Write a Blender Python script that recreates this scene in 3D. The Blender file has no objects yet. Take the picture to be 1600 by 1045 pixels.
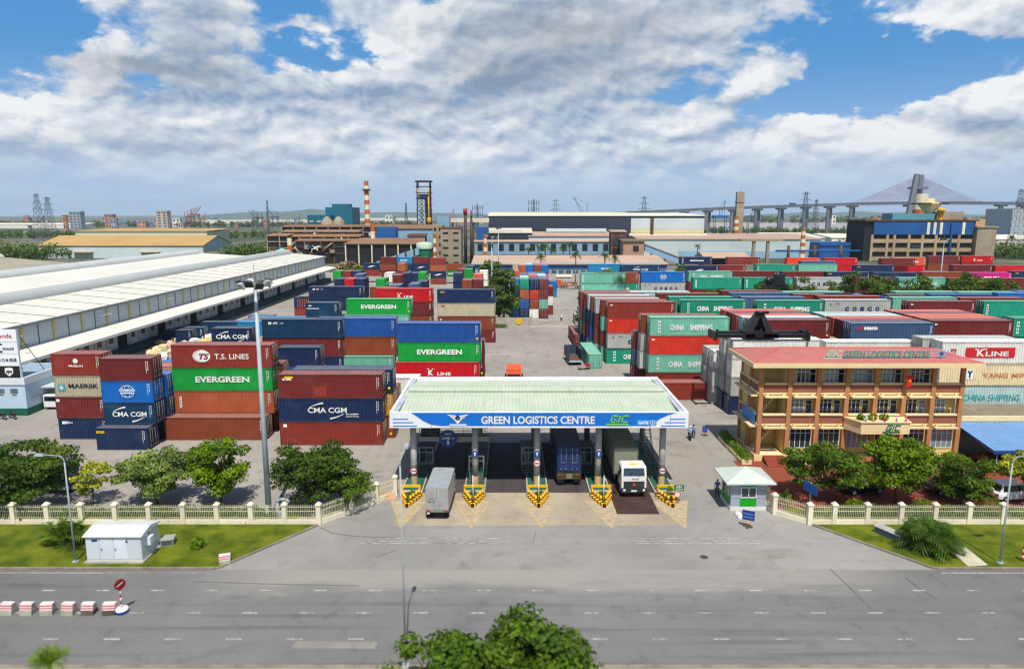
import bpy, bmesh, math, random
from mathutils import Vector, Matrix, Euler
R = math.radians
SC = bpy.context.scene
# ------------------------------------------------------------------ camera, sky, sun, exposure
FPX, CAMH, PITCH = 1090.0, 27.0, R(9.74)
CP, SP = math.cos(PITCH), math.sin(PITCH)
cd = bpy.data.cameras.new("Camera"); cam = bpy.data.objects.new("Camera", cd)
SC.collection.objects.link(cam)
cam.location = (0, 0, CAMH); cam.rotation_euler = (R(90) - PITCH, 0, 0)
cd.sensor_width = 36; cd.lens = FPX / 1600 * 36
cd.clip_start = 0.5; cd.clip_end = 40000
cd.dof.use_dof = True; cd.dof.focus_distance = 130; cd.dof.aperture_fstop = 0.0245 / 0.16
SC.camera = cam
SUN_EL, SUN_AZ = R(62), R(-7)            # sun stands behind the camera, a little to the right
sd = bpy.data.lights.new("Sun", 'SUN'); sun = bpy.data.objects.new("Sun", sd)
SC.collection.objects.link(sun)
to_sun = Vector((math.sin(-SUN_AZ) * math.cos(SUN_EL), -math.cos(SUN_AZ) * math.cos(SUN_EL), math.sin(SUN_EL)))
sun.rotation_euler = to_sun.to_track_quat('Z', 'Y').to_euler()
sd.energy = 4.8; sd.angle = R(0.53); sd.color = (1.0, 0.95, 0.86)
SC.view_settings.view_transform = 'Standard'; SC.view_settings.look = 'None'
EXPO = 0.12
SC.view_settings.exposure = EXPO; SC.view_settings.gamma = 1.0
SC.render.engine = 'CYCLES'
SC.cycles.use_denoising = True; SC.cycles.filter_width = 1.15; SC.cycles.max_bounces = 6; SC.cycles.volume_bounces = 0
SC.cycles.diffuse_bounces = 3; SC.cycles.glossy_bounces = 2; SC.cycles.transmission_bounces = 3
SC.cycles.caustics_reflective = False; SC.cycles.caustics_refractive = False

def ray(px, py):                          # direction through a photo pixel (1600 wide)
    u = (px - 800) / FPX; v = (py - 522.5) / FPX
    return Vector((u, CP - v * SP, -(SP + v * CP)))
def G(px, py, z=0.0):                     # where that direction meets the level z
    r = ray(px, py); t = (z - CAMH) / r.z
    return r.x * t, r.y * t
def PY(px, py, Y):                        # where it meets the upright plane at distance Y
    r = ray(px, py); t = Y / r.y
    return r.x * t, CAMH + r.z * t

def s2l(c):
    c = c / 255.0
    return c / 12.92 if c <= 0.04045 else ((c + 0.055) / 1.055) ** 2.4
def lin(rgb, k=1.0): return tuple(s2l(c) * k for c in rgb) + (1.0,)

class NT:                                 # small node-tree writer
    def __init__(s, nt): s.nt = nt; s.n = nt.nodes; s.l = nt.links
    def node(s, typ, **kw):
        n = s.n.new(typ)
        for k, v in kw.items(): setattr(n, k, v)
        return n
    def put(s, sock, v):
        if hasattr(v, 'is_linked') or isinstance(v, bpy.types.NodeSocket): s.l.new(v, sock)
        else: sock.default_value = v
    def math(s, op, a, b=0.0, c=None, clamp=False):
        n = s.node('ShaderNodeMath', operation=op, use_clamp=clamp)
        s.put(n.inputs[0], a); s.put(n.inputs[1], b)
        if c is not None: s.put(n.inputs[2], c)
        return n.outputs[0]
    def mix(s, f, a, b, blend='MIX'):
        n = s.node('ShaderNodeMix', data_type='RGBA', blend_type=blend)
        s.put(n.inputs[0], f); s.put(n.inputs[6], a); s.put(n.inputs[7], b)
        return n.outputs[2]
    def noise(s, vec, scale, detail=4, rough=0.5, dist=0.0):
        n = s.node('ShaderNodeTexNoise'); s.l.new(vec, n.inputs['Vector'])
        n.inputs['Scale'].default_value = scale; n.inputs['Detail'].default_value = detail
        n.inputs['Roughness'].default_value = rough; n.inputs['Distortion'].default_value = dist
        return n.outputs['Fac']
    def ramp(s, f, a, b, lo=0.0, hi=1.0):
        n = s.node('ShaderNodeMapRange', interpolation_type='SMOOTHSTEP')
        s.put(n.inputs[0], f)
        for i, v in ((1, a), (2, b), (3, lo), (4, hi)): n.inputs[i].default_value = v
        return n.outputs[0]
    def scaled(s, vec, sc, loc=(0, 0, 0)):
        n = s.node('ShaderNodeMapping'); s.l.new(vec, n.inputs[0])
        n.inputs['Scale'].default_value = sc; n.inputs['Location'].default_value = loc
        return n.outputs[0]
    def comb(s, x, y, z=0.0):
        n = s.node('ShaderNodeCombineXYZ')
        for i, v in enumerate((x, y, z)): s.put(n.inputs[i], v)
        return n.outputs[0]

# ---- world: Nishita sky with a layer of cumulus mixed in by direction
W = bpy.data.worlds.new("World"); SC.world = W; W.use_nodes = True
W.cycles.sampling_method = 'NONE'
t = NT(W.node_tree); t.n.clear()
SKYS = 0.1; AL0, AL1 = 0.80, 1.03
out = t.node('ShaderNodeOutputWorld'); bg = t.node('ShaderNodeBackground'); bg.inputs[1].default_value = SKYS
t.l.new(bg.outputs[0], out.inputs[0])
sky = t.node('ShaderNodeTexSky'); sky.sky_type = 'NISHITA'; sky.sun_disc = False
sky.sun_elevation = SUN_EL; sky.sun_rotation = math.atan2(to_sun.x, to_sun.y); sky.air_density = 1.0; sky.dust_density = 0.8; sky.ozone_density = 1.5
tc = t.node('ShaderNodeTexCoord'); sep = t.node('ShaderNodeSeparateXYZ'); t.l.new(tc.outputs['Generated'], sep.inputs[0])
X, Y, Z = sep.outputs
horiz = t.math('SQRT', t.math('ADD', t.math('MULTIPLY', X, X), t.math('MULTIPLY', Y, Y)))
az = t.math('ARCTAN2', X, Y); el = t.math('ARCTAN2', Z, t.math('MAXIMUM', horiz, 0.001))
def azel(px, py):
    r = ray(px, py); return math.atan2(r.x, r.y), math.atan2(r.z, math.hypot(r.x, r.y))
def skyvec(de, da=0.0):
    e = t.math('ADD', el, de)
    return t.comb(t.math('MULTIPLY', t.math('ADD', az, da), 5.0), t.math('MULTIPLY', t.math('POWER', t.math('MAXIMUM', e, 0.002), 0.85), 8.2), 2.3)
def warp(v, amt, sc):
    n = t.node('ShaderNodeTexNoise'); t.l.new(v, n.inputs['Vector']); n.inputs['Scale'].default_value = sc; n.inputs['Detail'].default_value = 3
    sb = t.node('ShaderNodeVectorMath', operation='SUBTRACT'); t.l.new(n.outputs['Color'], sb.inputs[0]); sb.inputs[1].default_value = (.5, .5, .5)
    m_ = t.node('ShaderNodeVectorMath', operation='MULTIPLY'); t.l.new(sb.outputs[0], m_.inputs[0]); m_.inputs[1].default_value = (amt, amt, amt)
    ad = t.node('ShaderNodeVectorMath', operation='ADD'); t.l.new(v, ad.inputs[0]); t.l.new(m_.outputs[0], ad.inputs[1]); return ad.outputs[0]
def puff(v, sc, det):
    vo = t.node('ShaderNodeTexVoronoi', feature='SMOOTH_F1', voronoi_dimensions='2D'); t.l.new(warp(v, .35, 2.2), vo.inputs['Vector'])
    vo.inputs['Scale'].default_value = sc; vo.inputs['Detail'].default_value = det; vo.inputs['Roughness'].default_value = 0.55; vo.inputs['Smoothness'].default_value = 0.5; vo.normalize = True
    return t.math('SUBTRACT', 1.0, vo.outputs['Distance'])
def low_noise(v): return t.noise(v, 1.0, 3, 0.5, 0.2)
wn = t.node('ShaderNodeTexNoise'); t.l.new(skyvec(0.0), wn.inputs['Vector']); wn.inputs['Scale'].default_value = 2.6; wn.inputs['Detail'].default_value = 6; wn.inputs['Roughness'].default_value = 0.6
ws_ = t.node('ShaderNodeSeparateColor'); t.l.new(wn.outputs['Color'], ws_.inputs[0])
azw = t.math('ADD', az, t.math('MULTIPLY', t.math('SUBTRACT', ws_.outputs[0], 0.5), 0.16)); elw = t.math('ADD', el, t.math('MULTIPLY', t.math('SUBTRACT', ws_.outputs[1], 0.5), 0.09))
def blobs(lst):
    acc = None
    for px, py, rx, ry, w in lst:
        a0, e0 = azel(px, py)
        dx = t.math('MULTIPLY', t.math('SUBTRACT', azw, a0), FPX / rx); dy = t.math('MULTIPLY', t.math('SUBTRACT', elw, e0), FPX / ry)
        d = t.math('ADD', t.math('MULTIPLY', dx, dx), t.math('MULTIPLY', dy, dy))
        g = t.math('MULTIPLY', t.math('EXPONENT', t.math('MULTIPLY', d, -1.0)), w)
        acc = g if acc is None else t.math('ADD', acc, g)
    return acc
cover = blobs([(50, 35, 160, 75, -.55), (60, 110, 90, 45, -.16), (475, 92, 110, 26, -.62), (565, 75, 34, 40, -.4), (440, 15, 60, 34, -.34), (675, 22, 26, 30, -.5), (250, 140, 60, 16, -.2), (720, 150, 40, 14, -.15),
               (1325, 70, 110, 70, -.44), (1490, 115, 150, 42, -.42), (1120, 150, 110, 38, -.26), (1020, 165, 110, 36, -.18), (1300, 160, 90, 40, -.22), (1420, 165, 50, 26, -.22), (1320, 225, 40, 20, -.15), (1130, 95, 60, 30, -.15),
               (240, 70, 110, 80, .30), (320, 210, 260, 70, .05), (880, 60, 250, 85, .34), (650, 110, 120, 65, .22), (500, 220, 130, 50, .12),
               (1520, 18, 150, 28, .36), (1215, 115, 62, 30, .30), (1165, 130, 40, 22, .2), (1100, 165, 45, 22, .22), (1260, 185, 60, 26, .30), (1580, 165, 50, 45, .40), (1370, 210, 40, 20, .3), (1480, 150, 50, 22, .26), (1440, 195, 40, 18, .2),
               (90, 200, 130, 55, .08), (760, 200, 300, 60, .04), (980, 190, 110, 30, .16), (1150, 265, 500, 30, .04), (400, 270, 700, 50, .06), (1000, 200, 160, 40, .16), (1450, 250, 220, 24, .04), (100, 150, 120, 60, .06)])
dark = blobs([(215, 112, 100, 24, .8), (320, 92, 110, 26, .4), (880, 55, 190, 45, .8), (760, 115, 100, 24, .4), (930, 125, 110, 22, .35), (310, 25, 60, 40, .35), (1585, 212, 50, 13, .6), (1000, 20, 140, 30, .15),
              (1200, 155, 70, 12, .35), (740, 165, 160, 16, .25), (220, 225, 150, 16, .3), (1270, 213, 60, 9, .3), (620, 150, 80, 14, .2)])
bright = blobs([(85, 150, 55, 40, .30), (30, 185, 45, 30, .26), (160, 60, 36, 55, .34), (120, 105, 60, 26, .24), (610, 75, 75, 45, .34), (520, 115, 60, 30, .24), (432, 190, 42, 24, .28), (505, 205, 45, 28, .36), (365, 178, 36, 20, .24), (400, 90, 40, 26, .2),
                (1205, 118, 60, 24, .34), (1150, 135, 30, 18, .2), (1262, 186, 60, 24, .38), (1580, 160, 42, 40, .36), (1372, 212, 40, 16, .34), (700, 35, 90, 40, .2), (1010, 55, 130, 28, .2), (1100, 165, 40, 18, .22), (960, 185, 70, 20, .16), (1440, 195, 36, 16, .24), (1520, 15, 120, 18, .2)])
v0 = skyvec(0.0); vu = skyvec(0.010, -0.007); vb = skyvec(0.035)
p0 = puff(v0, 2.5, 3); p1 = puff(vu, 2.5, 3); l0 = low_noise(v0); l1 = low_noise(vb)
front = t.ramp(t.math('ABSOLUTE', az), 0.95, 1.9, 0.0, -0.9)
hi_fade = t.math('ADD', t.ramp(el, 0.30, 0.60, 0.0, -0.9), front)
fn = t.noise(v0, 8.0, 7, 0.62, 0.3)
dens = t.math('ADD', t.math('ADD', t.math('ADD', t.math('MULTIPLY', l0, 0.62), t.math('MULTIPLY', p0, 0.80)), t.math('MULTIPLY', fn, 0.26)), t.math('ADD', cover, hi_fade))
dens = t.math('ADD', dens, t.math('MULTIPLY', bright, 0.7))
alpha = t.ramp(dens, AL0, AL1)
low = t.ramp(el, 0.01, 0.12, 1.0, 0.0)
core = t.math('MULTIPLY', t.math('MAXIMUM', t.math('SUBTRACT', dens, 1.0), 0.0), 0.25)
lit = t.math('ADD', t.math('MULTIPLY', t.math('SUBTRACT', p0, p1), 2.3), t.math('MULTIPLY', t.math('SUBTRACT', l0, l1), 2.2))
lit = t.math('ADD', lit, t.math('MULTIPLY', t.math('SUBTRACT', fn, 0.5), 0.34))
lit = t.math('SUBTRACT', t.math('ADD', lit, t.math('ADD', 0.46, t.math('MULTIPLY', bright, t.math('ADD', 0.5, t.math('MULTIPLY', p0, 1.3))))), core)
lit = t.math('SUBTRACT', lit, t.math('MULTIPLY', dark, 0.10), clamp=True)
lit = t.math('ADD', t.math('MULTIPLY', lit, t.ramp(low, 0.2, 1.0, 1.0, 0.5)), t.math('MULTIPLY', low, 0.34))
CW = 1.0 / (SKYS * 2 ** EXPO)                # cloud colours below are as they should show
def C3(*c): return tuple(CW * v for v in c) + (1,)
cl = t.mix(lit, C3(.27, .39, .57), C3(.92, .93, .94))
cl = t.mix(t.math('MULTIPLY', dark, t.math('ADD', 0.45, t.math('MULTIPLY', fn, 0.6)), clamp=True), cl, C3(.20, .25, .32))
view_blue = t.math('MULTIPLY', t.ramp(el, 0.35, 0.8, 0.75, 0.0), t.ramp(t.math('ABSOLUTE', az), 0.95, 1.9, 1.0, 0.0))
blue = t.mix(view_blue, sky.outputs[0], C3(.04, .29, .70))
blue = t.mix(t.math('MULTIPLY', t.ramp(el, 0.0, 0.21, 0.96, 0.0), t.ramp(t.math('ABSOLUTE', az), 0.95, 1.9, 1.0, 0.2)), blue, C3(.41, .59, .84))
alpha = t.math('MULTIPLY', alpha, t.ramp(el, -0.01, 0.075, 0.35, 1.0))
cl = t.mix(t.ramp(el, 0.0, 0.11, 0.85, 0.0), cl, C3(.46, .61, .82))
full = t.mix(alpha, blue, cl)
t.l.new(full, bg.inputs[0])
# ------------------------------------------------------------------ materials
MATS = {}
def base_mat(name):
    m = bpy.data.materials.new(name); m.use_nodes = True
    t = NT(m.node_tree); b = t.n['Principled BSDF']; return m, t, b
def M(name, rgb=None, rough=0.6, var=0.18, scale=1.2, metal=0.0, bump=0.0, dust=0.0, streak=0.0, rust=0.0, k=1.0, spec=0.4, world=False, fine=0.0):
    if name in MATS: return MATS[name]
    m, t, b = base_mat(name)
    tc = t.node('ShaderNodeTexCoord'); oi = t.node('ShaderNodeObjectInfo')
    vec = tc.outputs['Object']
    if world:
        g = t.node('ShaderNodeNewGeometry'); vec = g.outputs['Position']
    else:
        add = t.node('ShaderNodeVectorMath', operation='ADD'); t.l.new(vec, add.inputs[0])
        off = t.math('MULTIPLY', oi.outputs['Random'], 37.0); t.l.new(t.comb(off, off, off), add.inputs[1]); vec = add.outputs[0]
    c0 = lin(rgb, k)
    n = t.noise(vec, scale, 6, 0.6)
    col = t.mix(t.ramp(n, 0.25, 0.75), tuple(v * (1 - var) for v in c0[:3]) + (1,), tuple(min(1, v * (1 + var)) for v in c0[:3]) + (1,))
    if not world:
        hv = t.math('MULTIPLY_ADD', oi.outputs['Random'], 0.22, 0.89)
        col = t.mix(1.0, col, t.comb(hv, hv, hv), 'MULTIPLY')
    if fine:
        nf = t.noise(vec, scale * 22, 3, 0.7)
        col = t.mix(t.math('MULTIPLY', t.ramp(nf, 0.35, 0.7), fine), col, tuple(v * 0.45 for v in c0[:3]) + (1,))
    if streak and rust:
        nw = t.noise(t.scaled(vec, (.5, .5, .9)), 0.55, 4, 0.6)
        col = t.mix(t.math('MULTIPLY', t.ramp(nw, 0.5, 0.72), 0.13), col, tuple(min(1, v * .7 + .16) for v in c0[:3]) + (1,))
    if streak:
        v2 = t.scaled(vec, (3.0, 3.0, 0.35)); ns = t.noise(v2, 1.3, 5, 0.65)
        col = t.mix(t.math('MULTIPLY', t.ramp(ns, 0.52, 0.78), streak), col, tuple(v * 0.35 + 0.015 for v in c0[:3]) + (1,))
    if rust:
        nr = t.noise(vec, 2.1, 8, 0.7); v3 = t.scaled(vec, (5, 5, 0.6)); nr2 = t.noise(v3, 0.9, 4, 0.6)
        f = t.math('MULTIPLY', t.ramp(t.math('ADD', nr, t.math('MULTIPLY', nr2, .5)), 0.86, 1.0), rust)
        col = t.mix(f, col, (0.13, 0.045, 0.018, 1))
    if dust:
        g2 = t.node('ShaderNodeNewGeometry'); sp = t.node('ShaderNodeSeparateXYZ'); t.l.new(g2.outputs['Normal'], sp.inputs[0])
        nd = t.noise(vec, 0.8, 5, 0.6)
        f = t.math('MULTIPLY', t.ramp(sp.outputs[2], 0.6, 0.95), t.math('MULTIPLY', t.ramp(nd, 0.2, 0.8, 0.6, 1.0), dust))
        col = t.mix(f, col, (0.52, 0.50, 0.47, 1))
    t.l.new(col, b.inputs['Base Color'])
    b.inputs['Roughness'].default_value = rough; b.inputs['Metallic'].default_value = metal
    b.inputs['Specular IOR Level'].default_value = spec
    if bump:
        bp = t.node('ShaderNodeBump'); bp.inputs['Strength'].default_value = bump; bp.inputs['Distance'].default_value = 0.05
        t.l.new(t.noise(vec, scale * 8, 4, 0.6), bp.inputs['Height']); t.l.new(bp.outputs[0], b.inputs['Normal'])
    MATS[name] = m; return m
def paved(name, rgb, stain=0.4, tracks=0.3, big=0.05, dark=(40, 40, 42), crack=0.0, k=0.8, dusty=None):
    m, t, b = base_mat(name)
    g = t.node('ShaderNodeNewGeometry'); vec = g.outputs['Position']
    c = lin(rgb, k)
    n1 = t.noise(vec, big, 7, 0.62); n2 = t.noise(vec, 0.6, 6, 0.65); n3 = t.noise(vec, 9.0, 3, 0.7)
    col = t.mix(t.ramp(n1, 0.3, 0.7), tuple(v * 0.80 for v in c[:3]) + (1,), tuple(v * 1.15 for v in c[:3]) + (1,))
    col = t.mix(t.math('MULTIPLY', t.ramp(n2, 0.52, 0.80), stain), col, lin(dark))
    n4 = t.noise(vec, 0.16, 8, 0.72, 0.6)
    col = t.mix(t.math('MULTIPLY', t.ramp(n4, 0.54, 0.70), stain * 1.1), col, tuple(v * 0.4 for v in c[:3]) + (1,))
    tr = t.noise(t.scaled(vec, (0.035, 1.1, 1) if tracks > 0 else (1.1, 0.035, 1)), 1.0, 6, 0.6, 0.15)
    col = t.mix(t.math('MULTIPLY', t.ramp(tr, 0.50, 0.74), abs(tracks)), col, tuple(v * 0.42 for v in c[:3]) + (1,))
    nl = t.noise(vec, 0.13, 5, 0.6, 0.8)
    col = t.mix(t.math('MULTIPLY', t.ramp(nl, 0.56, 0.75), 0.35), col, tuple(min(1, v * 1.45) for v in c[:3]) + (1,))
    col = t.mix(t.math('MULTIPLY', t.ramp(n3, 0.3, 0.75), 0.30), col, tuple(v * 0.5 for v in c[:3]) + (1,))
    if crack:
        vo = t.node('ShaderNodeTexVoronoi', feature='DISTANCE_TO_EDGE'); vo.inputs['Scale'].default_value = 0.09
        ad = t.node('ShaderNodeVectorMath', operation='ADD'); t.l.new(vec, ad.inputs[0])
        w = t.math('MULTIPLY', n2, 3.0); t.l.new(t.comb(w, w, w), ad.inputs[1]); t.l.new(ad.outputs[0], vo.inputs['Vector'])
        f = t.math('MULTIPLY', t.ramp(vo.outputs['Distance'], 0.0, 0.008, 1, 0), t.math('MULTIPLY', t.ramp(n1, 0.45, 0.6), crack))
        col = t.mix(f, col, (0.03, 0.03, 0.032, 1))
    if dusty:
        sp = t.node('ShaderNodeSeparateXYZ'); t.l.new(vec, sp.inputs[0]); ax = t.math('ABSOLUTE', t.math('SUBTRACT', sp.outputs[0], dusty[0]))
        f = t.math('ADD', t.ramp(sp.outputs[1], dusty[2], dusty[3]), t.math('MULTIPLY', t.math('SUBTRACT', t.noise(t.scaled(vec, (.25, 1, 1)), 0.5, 6, 0.65), 0.5), 1.6))
        f = t.math('MULTIPLY', t.ramp(f, 0.2, 1.0), t.ramp(ax, dusty[1] * .6, dusty[1], 1.0, 0.0))
        col = t.mix(t.math('MULTIPLY', f, 0.85), col, lin((164, 160, 152), .8))
    t.l.new(col, b.inputs['Base Color']); b.inputs['Roughness'].default_value = 0.88; b.inputs['Specular IOR Level'].default_value = 0.25
    bp = t.node('ShaderNodeBump'); bp.inputs['Strength'].default_value = 0.25; bp.inputs['Distance'].default_value = 0.02
    t.l.new(n3, bp.inputs['Height']); t.l.new(bp.outputs[0], b.inputs['Normal'])
    MATS[name] = m; return m
def leafmat(name, a, bcol, dry=0.0):
    m, t, b = base_mat(name)
    g = t.node('ShaderNodeNewGeometry'); oi = t.node('ShaderNodeObjectInfo')
    rnd = t.node('ShaderNodeAttribute'); rnd.attribute_name = 'leafvar'
    n = t.noise(g.outputs['Position'], 0.9, 3, 0.6)
    f = t.math('ADD', t.math('MULTIPLY', rnd.outputs['Fac'], 0.6), t.math('MULTIPLY', n, 0.5), clamp=True)
    col = t.mix(f, lin(a), lin(bcol))
    if dry: col = t.mix(t.math('MULTIPLY', t.ramp(rnd.outputs['Fac'], 0.93, 0.97), dry), col, lin((150, 120, 60)))
    t.l.new(col, b.inputs['Base Color']); b.inputs['Roughness'].default_value = 0.6; b.inputs['Specular IOR Level'].default_value = 0.2
    tr = t.node('ShaderNodeBsdfTranslucent'); t.l.new(t.mix(0.6, col, (0.25, 0.42, 0.03, 1)), tr.inputs[0])
    ms = t.node('ShaderNodeMixShader'); ms.inputs[0].default_value = 0.16
    o = t.n['Material Output']; t.l.new(b.outputs[0], ms.inputs[1]); t.l.new(tr.outputs[0], ms.inputs[2]); t.l.new(ms.outputs[0], o.inputs[0])
    MATS[name] = m; return m
def glass(name, rgb, rough=0.08):
    m, t, b = base_mat(name)
    tc = t.node('ShaderNodeTexCoord'); n = t.noise(tc.outputs['Object'], 0.9, 3)
    t.l.new(t.mix(n, lin(rgb, 0.6), lin(rgb, 1.4)), b.inputs['Base Color']); b.inputs['Roughness'].default_value = rough; b.inputs['Specular IOR Level'].default_value = 0.8
    MATS[name] = m; return m

# ------------------------------------------------------------------ mesh helpers
COL = SC.collection
class MB:
    def __init__(s): s.v = []; s.f = []; s.m = []; s.sm = []
    def poly(s, pts, m=0, sm=False):
        i = len(s.v); s.v += [tuple(p) for p in pts]; s.f.append(tuple(range(i, i + len(pts)))); s.m.append(m); s.sm.append(sm)
    def quadsheet(s, x0, x1, y0, y1, z, m=0): s.poly([(x0, y0, z), (x1, y0, z), (x1, y1, z), (x0, y1, z)], m)
    def hexa(s, p, m=0):                 # 8 corners: bottom ring ccw then top ring
        i = len(s.v); s.v += [tuple(q) for q in p]
        for f in ((3, 2, 1, 0), (4, 5, 6, 7), (0, 1, 5, 4), (1, 2, 6, 5), (2, 3, 7, 6), (3, 0, 4, 7)):
            s.f.append(tuple(i + k for k in f)); s.m.append(m); s.sm.append(False)
    def box(s, x0, x1, y0, y1, z0, z1, m=0):
        if x1 < x0: x0, x1 = x1, x0
        if y1 < y0: y0, y1 = y1, y0
        if z1 < z0: z0, z1 = z1, z0
        s.hexa([(x0, y0, z0), (x1, y0, z0), (x1, y1, z0), (x0, y1, z0), (x0, y0, z1), (x1, y0, z1), (x1, y1, z1), (x0, y1, z1)], m)
    def prism(s, pts, d, m=0, axis='z', a=0.0):   # extrude a ccw outline from a to d along an axis
        n = len(pts)
        def P(p, h):
            if axis == 'z': return (p[0], p[1], h)
            if axis == 'y': return (p[0], h, p[1])
            return (h, p[0], p[1])
        i = len(s.v); s.v += [P(p, a) for p in pts] + [P(p, d) for p in pts]
        s.f.append(tuple(i + n - 1 - k for k in range(n))); s.f.append(tuple(i + n + k for k in range(n))); s.m += [m, m]; s.sm += [False, False]
        for k in range(n):
            j = (k + 1) % n; s.f.append((i + k, i + j, i + n + j, i + n + k)); s.m.append(m); s.sm.append(False)
    def tube(s, a, b, r0, r1=None, n=8, m=0, cap=True):
        r1 = r0 if r1 is None else r1
        a = Vector(a); b = Vector(b); d = (b - a)
        if d.length < 1e-6: return
        q = d.to_track_quat('Z', 'Y'); i = len(s.v)
        for p, r in ((a, r0), (b, r1)):
            for k in range(n):
                an = 2 * math.pi * k / n + math.pi / n
                s.v.append(tuple(p + q @ Vector((r * math.cos(an), r * math.sin(an), 0))))
        for k in range(n):
            j = (k + 1) % n; s.f.append((i + k, i + j, i + n + j, i + n + k)); s.m.append(m); s.sm.append(n > 5)
        if cap:
            s.f.append(tuple(i + n - 1 - k for k in range(n))); s.f.append(tuple(i + n + k for k in range(n))); s.m += [m, m]; s.sm += [False, False]
    def path(s, pts, r, n=6, m=0):
        rr = r if isinstance(r, (list, tuple)) else [r] * len(pts)
        for k in range(len(pts) - 1): s.tube(pts[k], pts[k + 1], rr[k], rr[k + 1], n, m)
    def lathe(s, prof, c=(0, 0, 0), n=16, m=0, axis='z', sm=True):
        i = len(s.v); c = Vector(c)
        for r, h in prof:
            for k in range(n):
                an = 2 * math.pi * k / n; x, y = r * math.cos(an), r * math.sin(an)
                s.v.append(tuple(c + (Vector((x, y, h)) if axis == 'z' else Vector((x, h, y)) if axis == 'y' else Vector((h, x, y)))))
        for q in range(len(prof) - 1):
            for k in range(n):
                j = (k + 1) % n; a = i + q * n
                f = (a + k, a + j, a + n + j, a + n + k)
                s.f.append(f if axis != 'y' else f[::-1]); s.m.append(m); s.sm.append(sm)
    def wheel(s, c, r, w, m=0, axis='x', n=18):
        s.lathe([(0.001, -w / 2), (r * .93, -w / 2), (r, -w / 3), (r, w / 3), (r * .93, w / 2), (0.001, w / 2)], c, n, m, axis, False)
    def mesh(s, name, mats):
        me = bpy.data.meshes.new(name); me.from_pydata(s.v, [], s.f)
        for x in mats: me.materials.append(x)
        if len(mats) > 1: me.polygons.foreach_set('material_index', s.m)
        me.polygons.foreach_set('use_smooth', s.sm); me.update(); return me
    def build(s, name, mats, parent=None, loc=None, rot=None):
        if not isinstance(mats, (list, tuple)): mats = [mats]
        return ob(name, s.mesh(name, mats), parent, loc, rot)
def ob(name, data, parent=None, loc=None, rot=None):
    o = bpy.data.objects.new(name, data); COL.objects.link(o)
    if parent: o.parent = parent
    if loc: o.location = loc
    if rot: o.rotation_euler = rot
    return o
def tag(o, label, cat, group=None):
    o['label'] = label; o['category'] = cat
    if group: o['group'] = group
    return o
def thing(name, label, cat, loc=(0, 0, 0), rz=0.0, group=None):
    o = bpy.data.objects.new(name, None); COL.objects.link(o); o.location = loc; o.rotation_euler = (0, 0, rz)
    o.empty_display_size = 0.2
    return tag(o, label, cat, group)
def structure(o, kind='structure'): o['kind'] = kind; return o
KIDS = {}
def copy_thing(src, loc, rz=None, label=None, group=None, scale=None):
    c = src.copy(); COL.objects.link(c); c.location = loc
    if rz is not None: c.rotation_euler = (c.rotation_euler[0], c.rotation_euler[1], rz)
    if scale: c.scale = scale if isinstance(scale, tuple) else (scale,) * 3
    if label: c['label'] = label
    if group: c['group'] = group
    for ch in src.children:
        d = ch.copy(); COL.objects.link(d); d.parent = c
        for g in ch.children:
            e = g.copy(); COL.objects.link(e); e.parent = d
    return c
TXT = {}
def text_mesh(s, bold=0.02, shear=0.0):
    key = (s, bold, shear)
    if key in TXT: return TXT[key]
    c = bpy.data.curves.new('lettering', 'FONT'); c.body = s; c.size = 1.0; c.offset = bold; c.shear = shear
    c.resolution_u = 3; c.align_x = 'LEFT'
    o = bpy.data.objects.new('tmp', c); COL.objects.link(o)
    bpy.context.view_layer.update()
    me = bpy.data.meshes.new_from_object(o.evaluated_get(bpy.context.evaluated_depsgraph_get()))
    bpy.data.objects.remove(o); bpy.data.curves.remove(c)
    xs = [v.co.x for v in me.vertices] or [0, 1]; ys = [v.co.y for v in me.vertices] or [0, 1]
    x0, x1, y0, y1 = min(xs), max(xs), min(ys), max(ys)
    for v in me.vertices: v.co = (v.co.x - (x0 + x1) / 2, v.co.y - (y0 + y1) / 2, 0)
    me.materials.append(None); TXT[key] = (me, x1 - x0, y1 - y0); return TXT[key]
def text(s, mat, parent, loc, h, w=None, rot=(R(90), 0, 0), bold=0.02, shear=0.0, name='lettering'):
    me, W0, H0 = text_mesh(s, bold, shear)
    o = ob(name, me, parent, loc, rot)
    o.material_slots[0].link = 'OBJECT'; o.material_slots[0].material = mat
    sy = h / H0; sx = (w / W0) if w else sy; o.scale = (sx, sy, 1); return o
def ring(mb, cx, cz, r0, r1, y, n=24, sx=1.0, a0=0, a1=360, m=0):
    for k in range(n):
        a = R(a0 + (a1 - a0) * k / n); b = R(a0 + (a1 - a0) * (k + 1) / n)
        mb.poly([(cx + sx * r0 * math.cos(a), y, cz + r0 * math.sin(a)), (cx + sx * r1 * math.cos(a), y, cz + r1 * math.sin(a)),
                 (cx + sx * r1 * math.cos(b), y, cz + r1 * math.sin(b)), (cx + sx * r0 * math.cos(b), y, cz + r0 * math.sin(b))], m)
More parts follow.
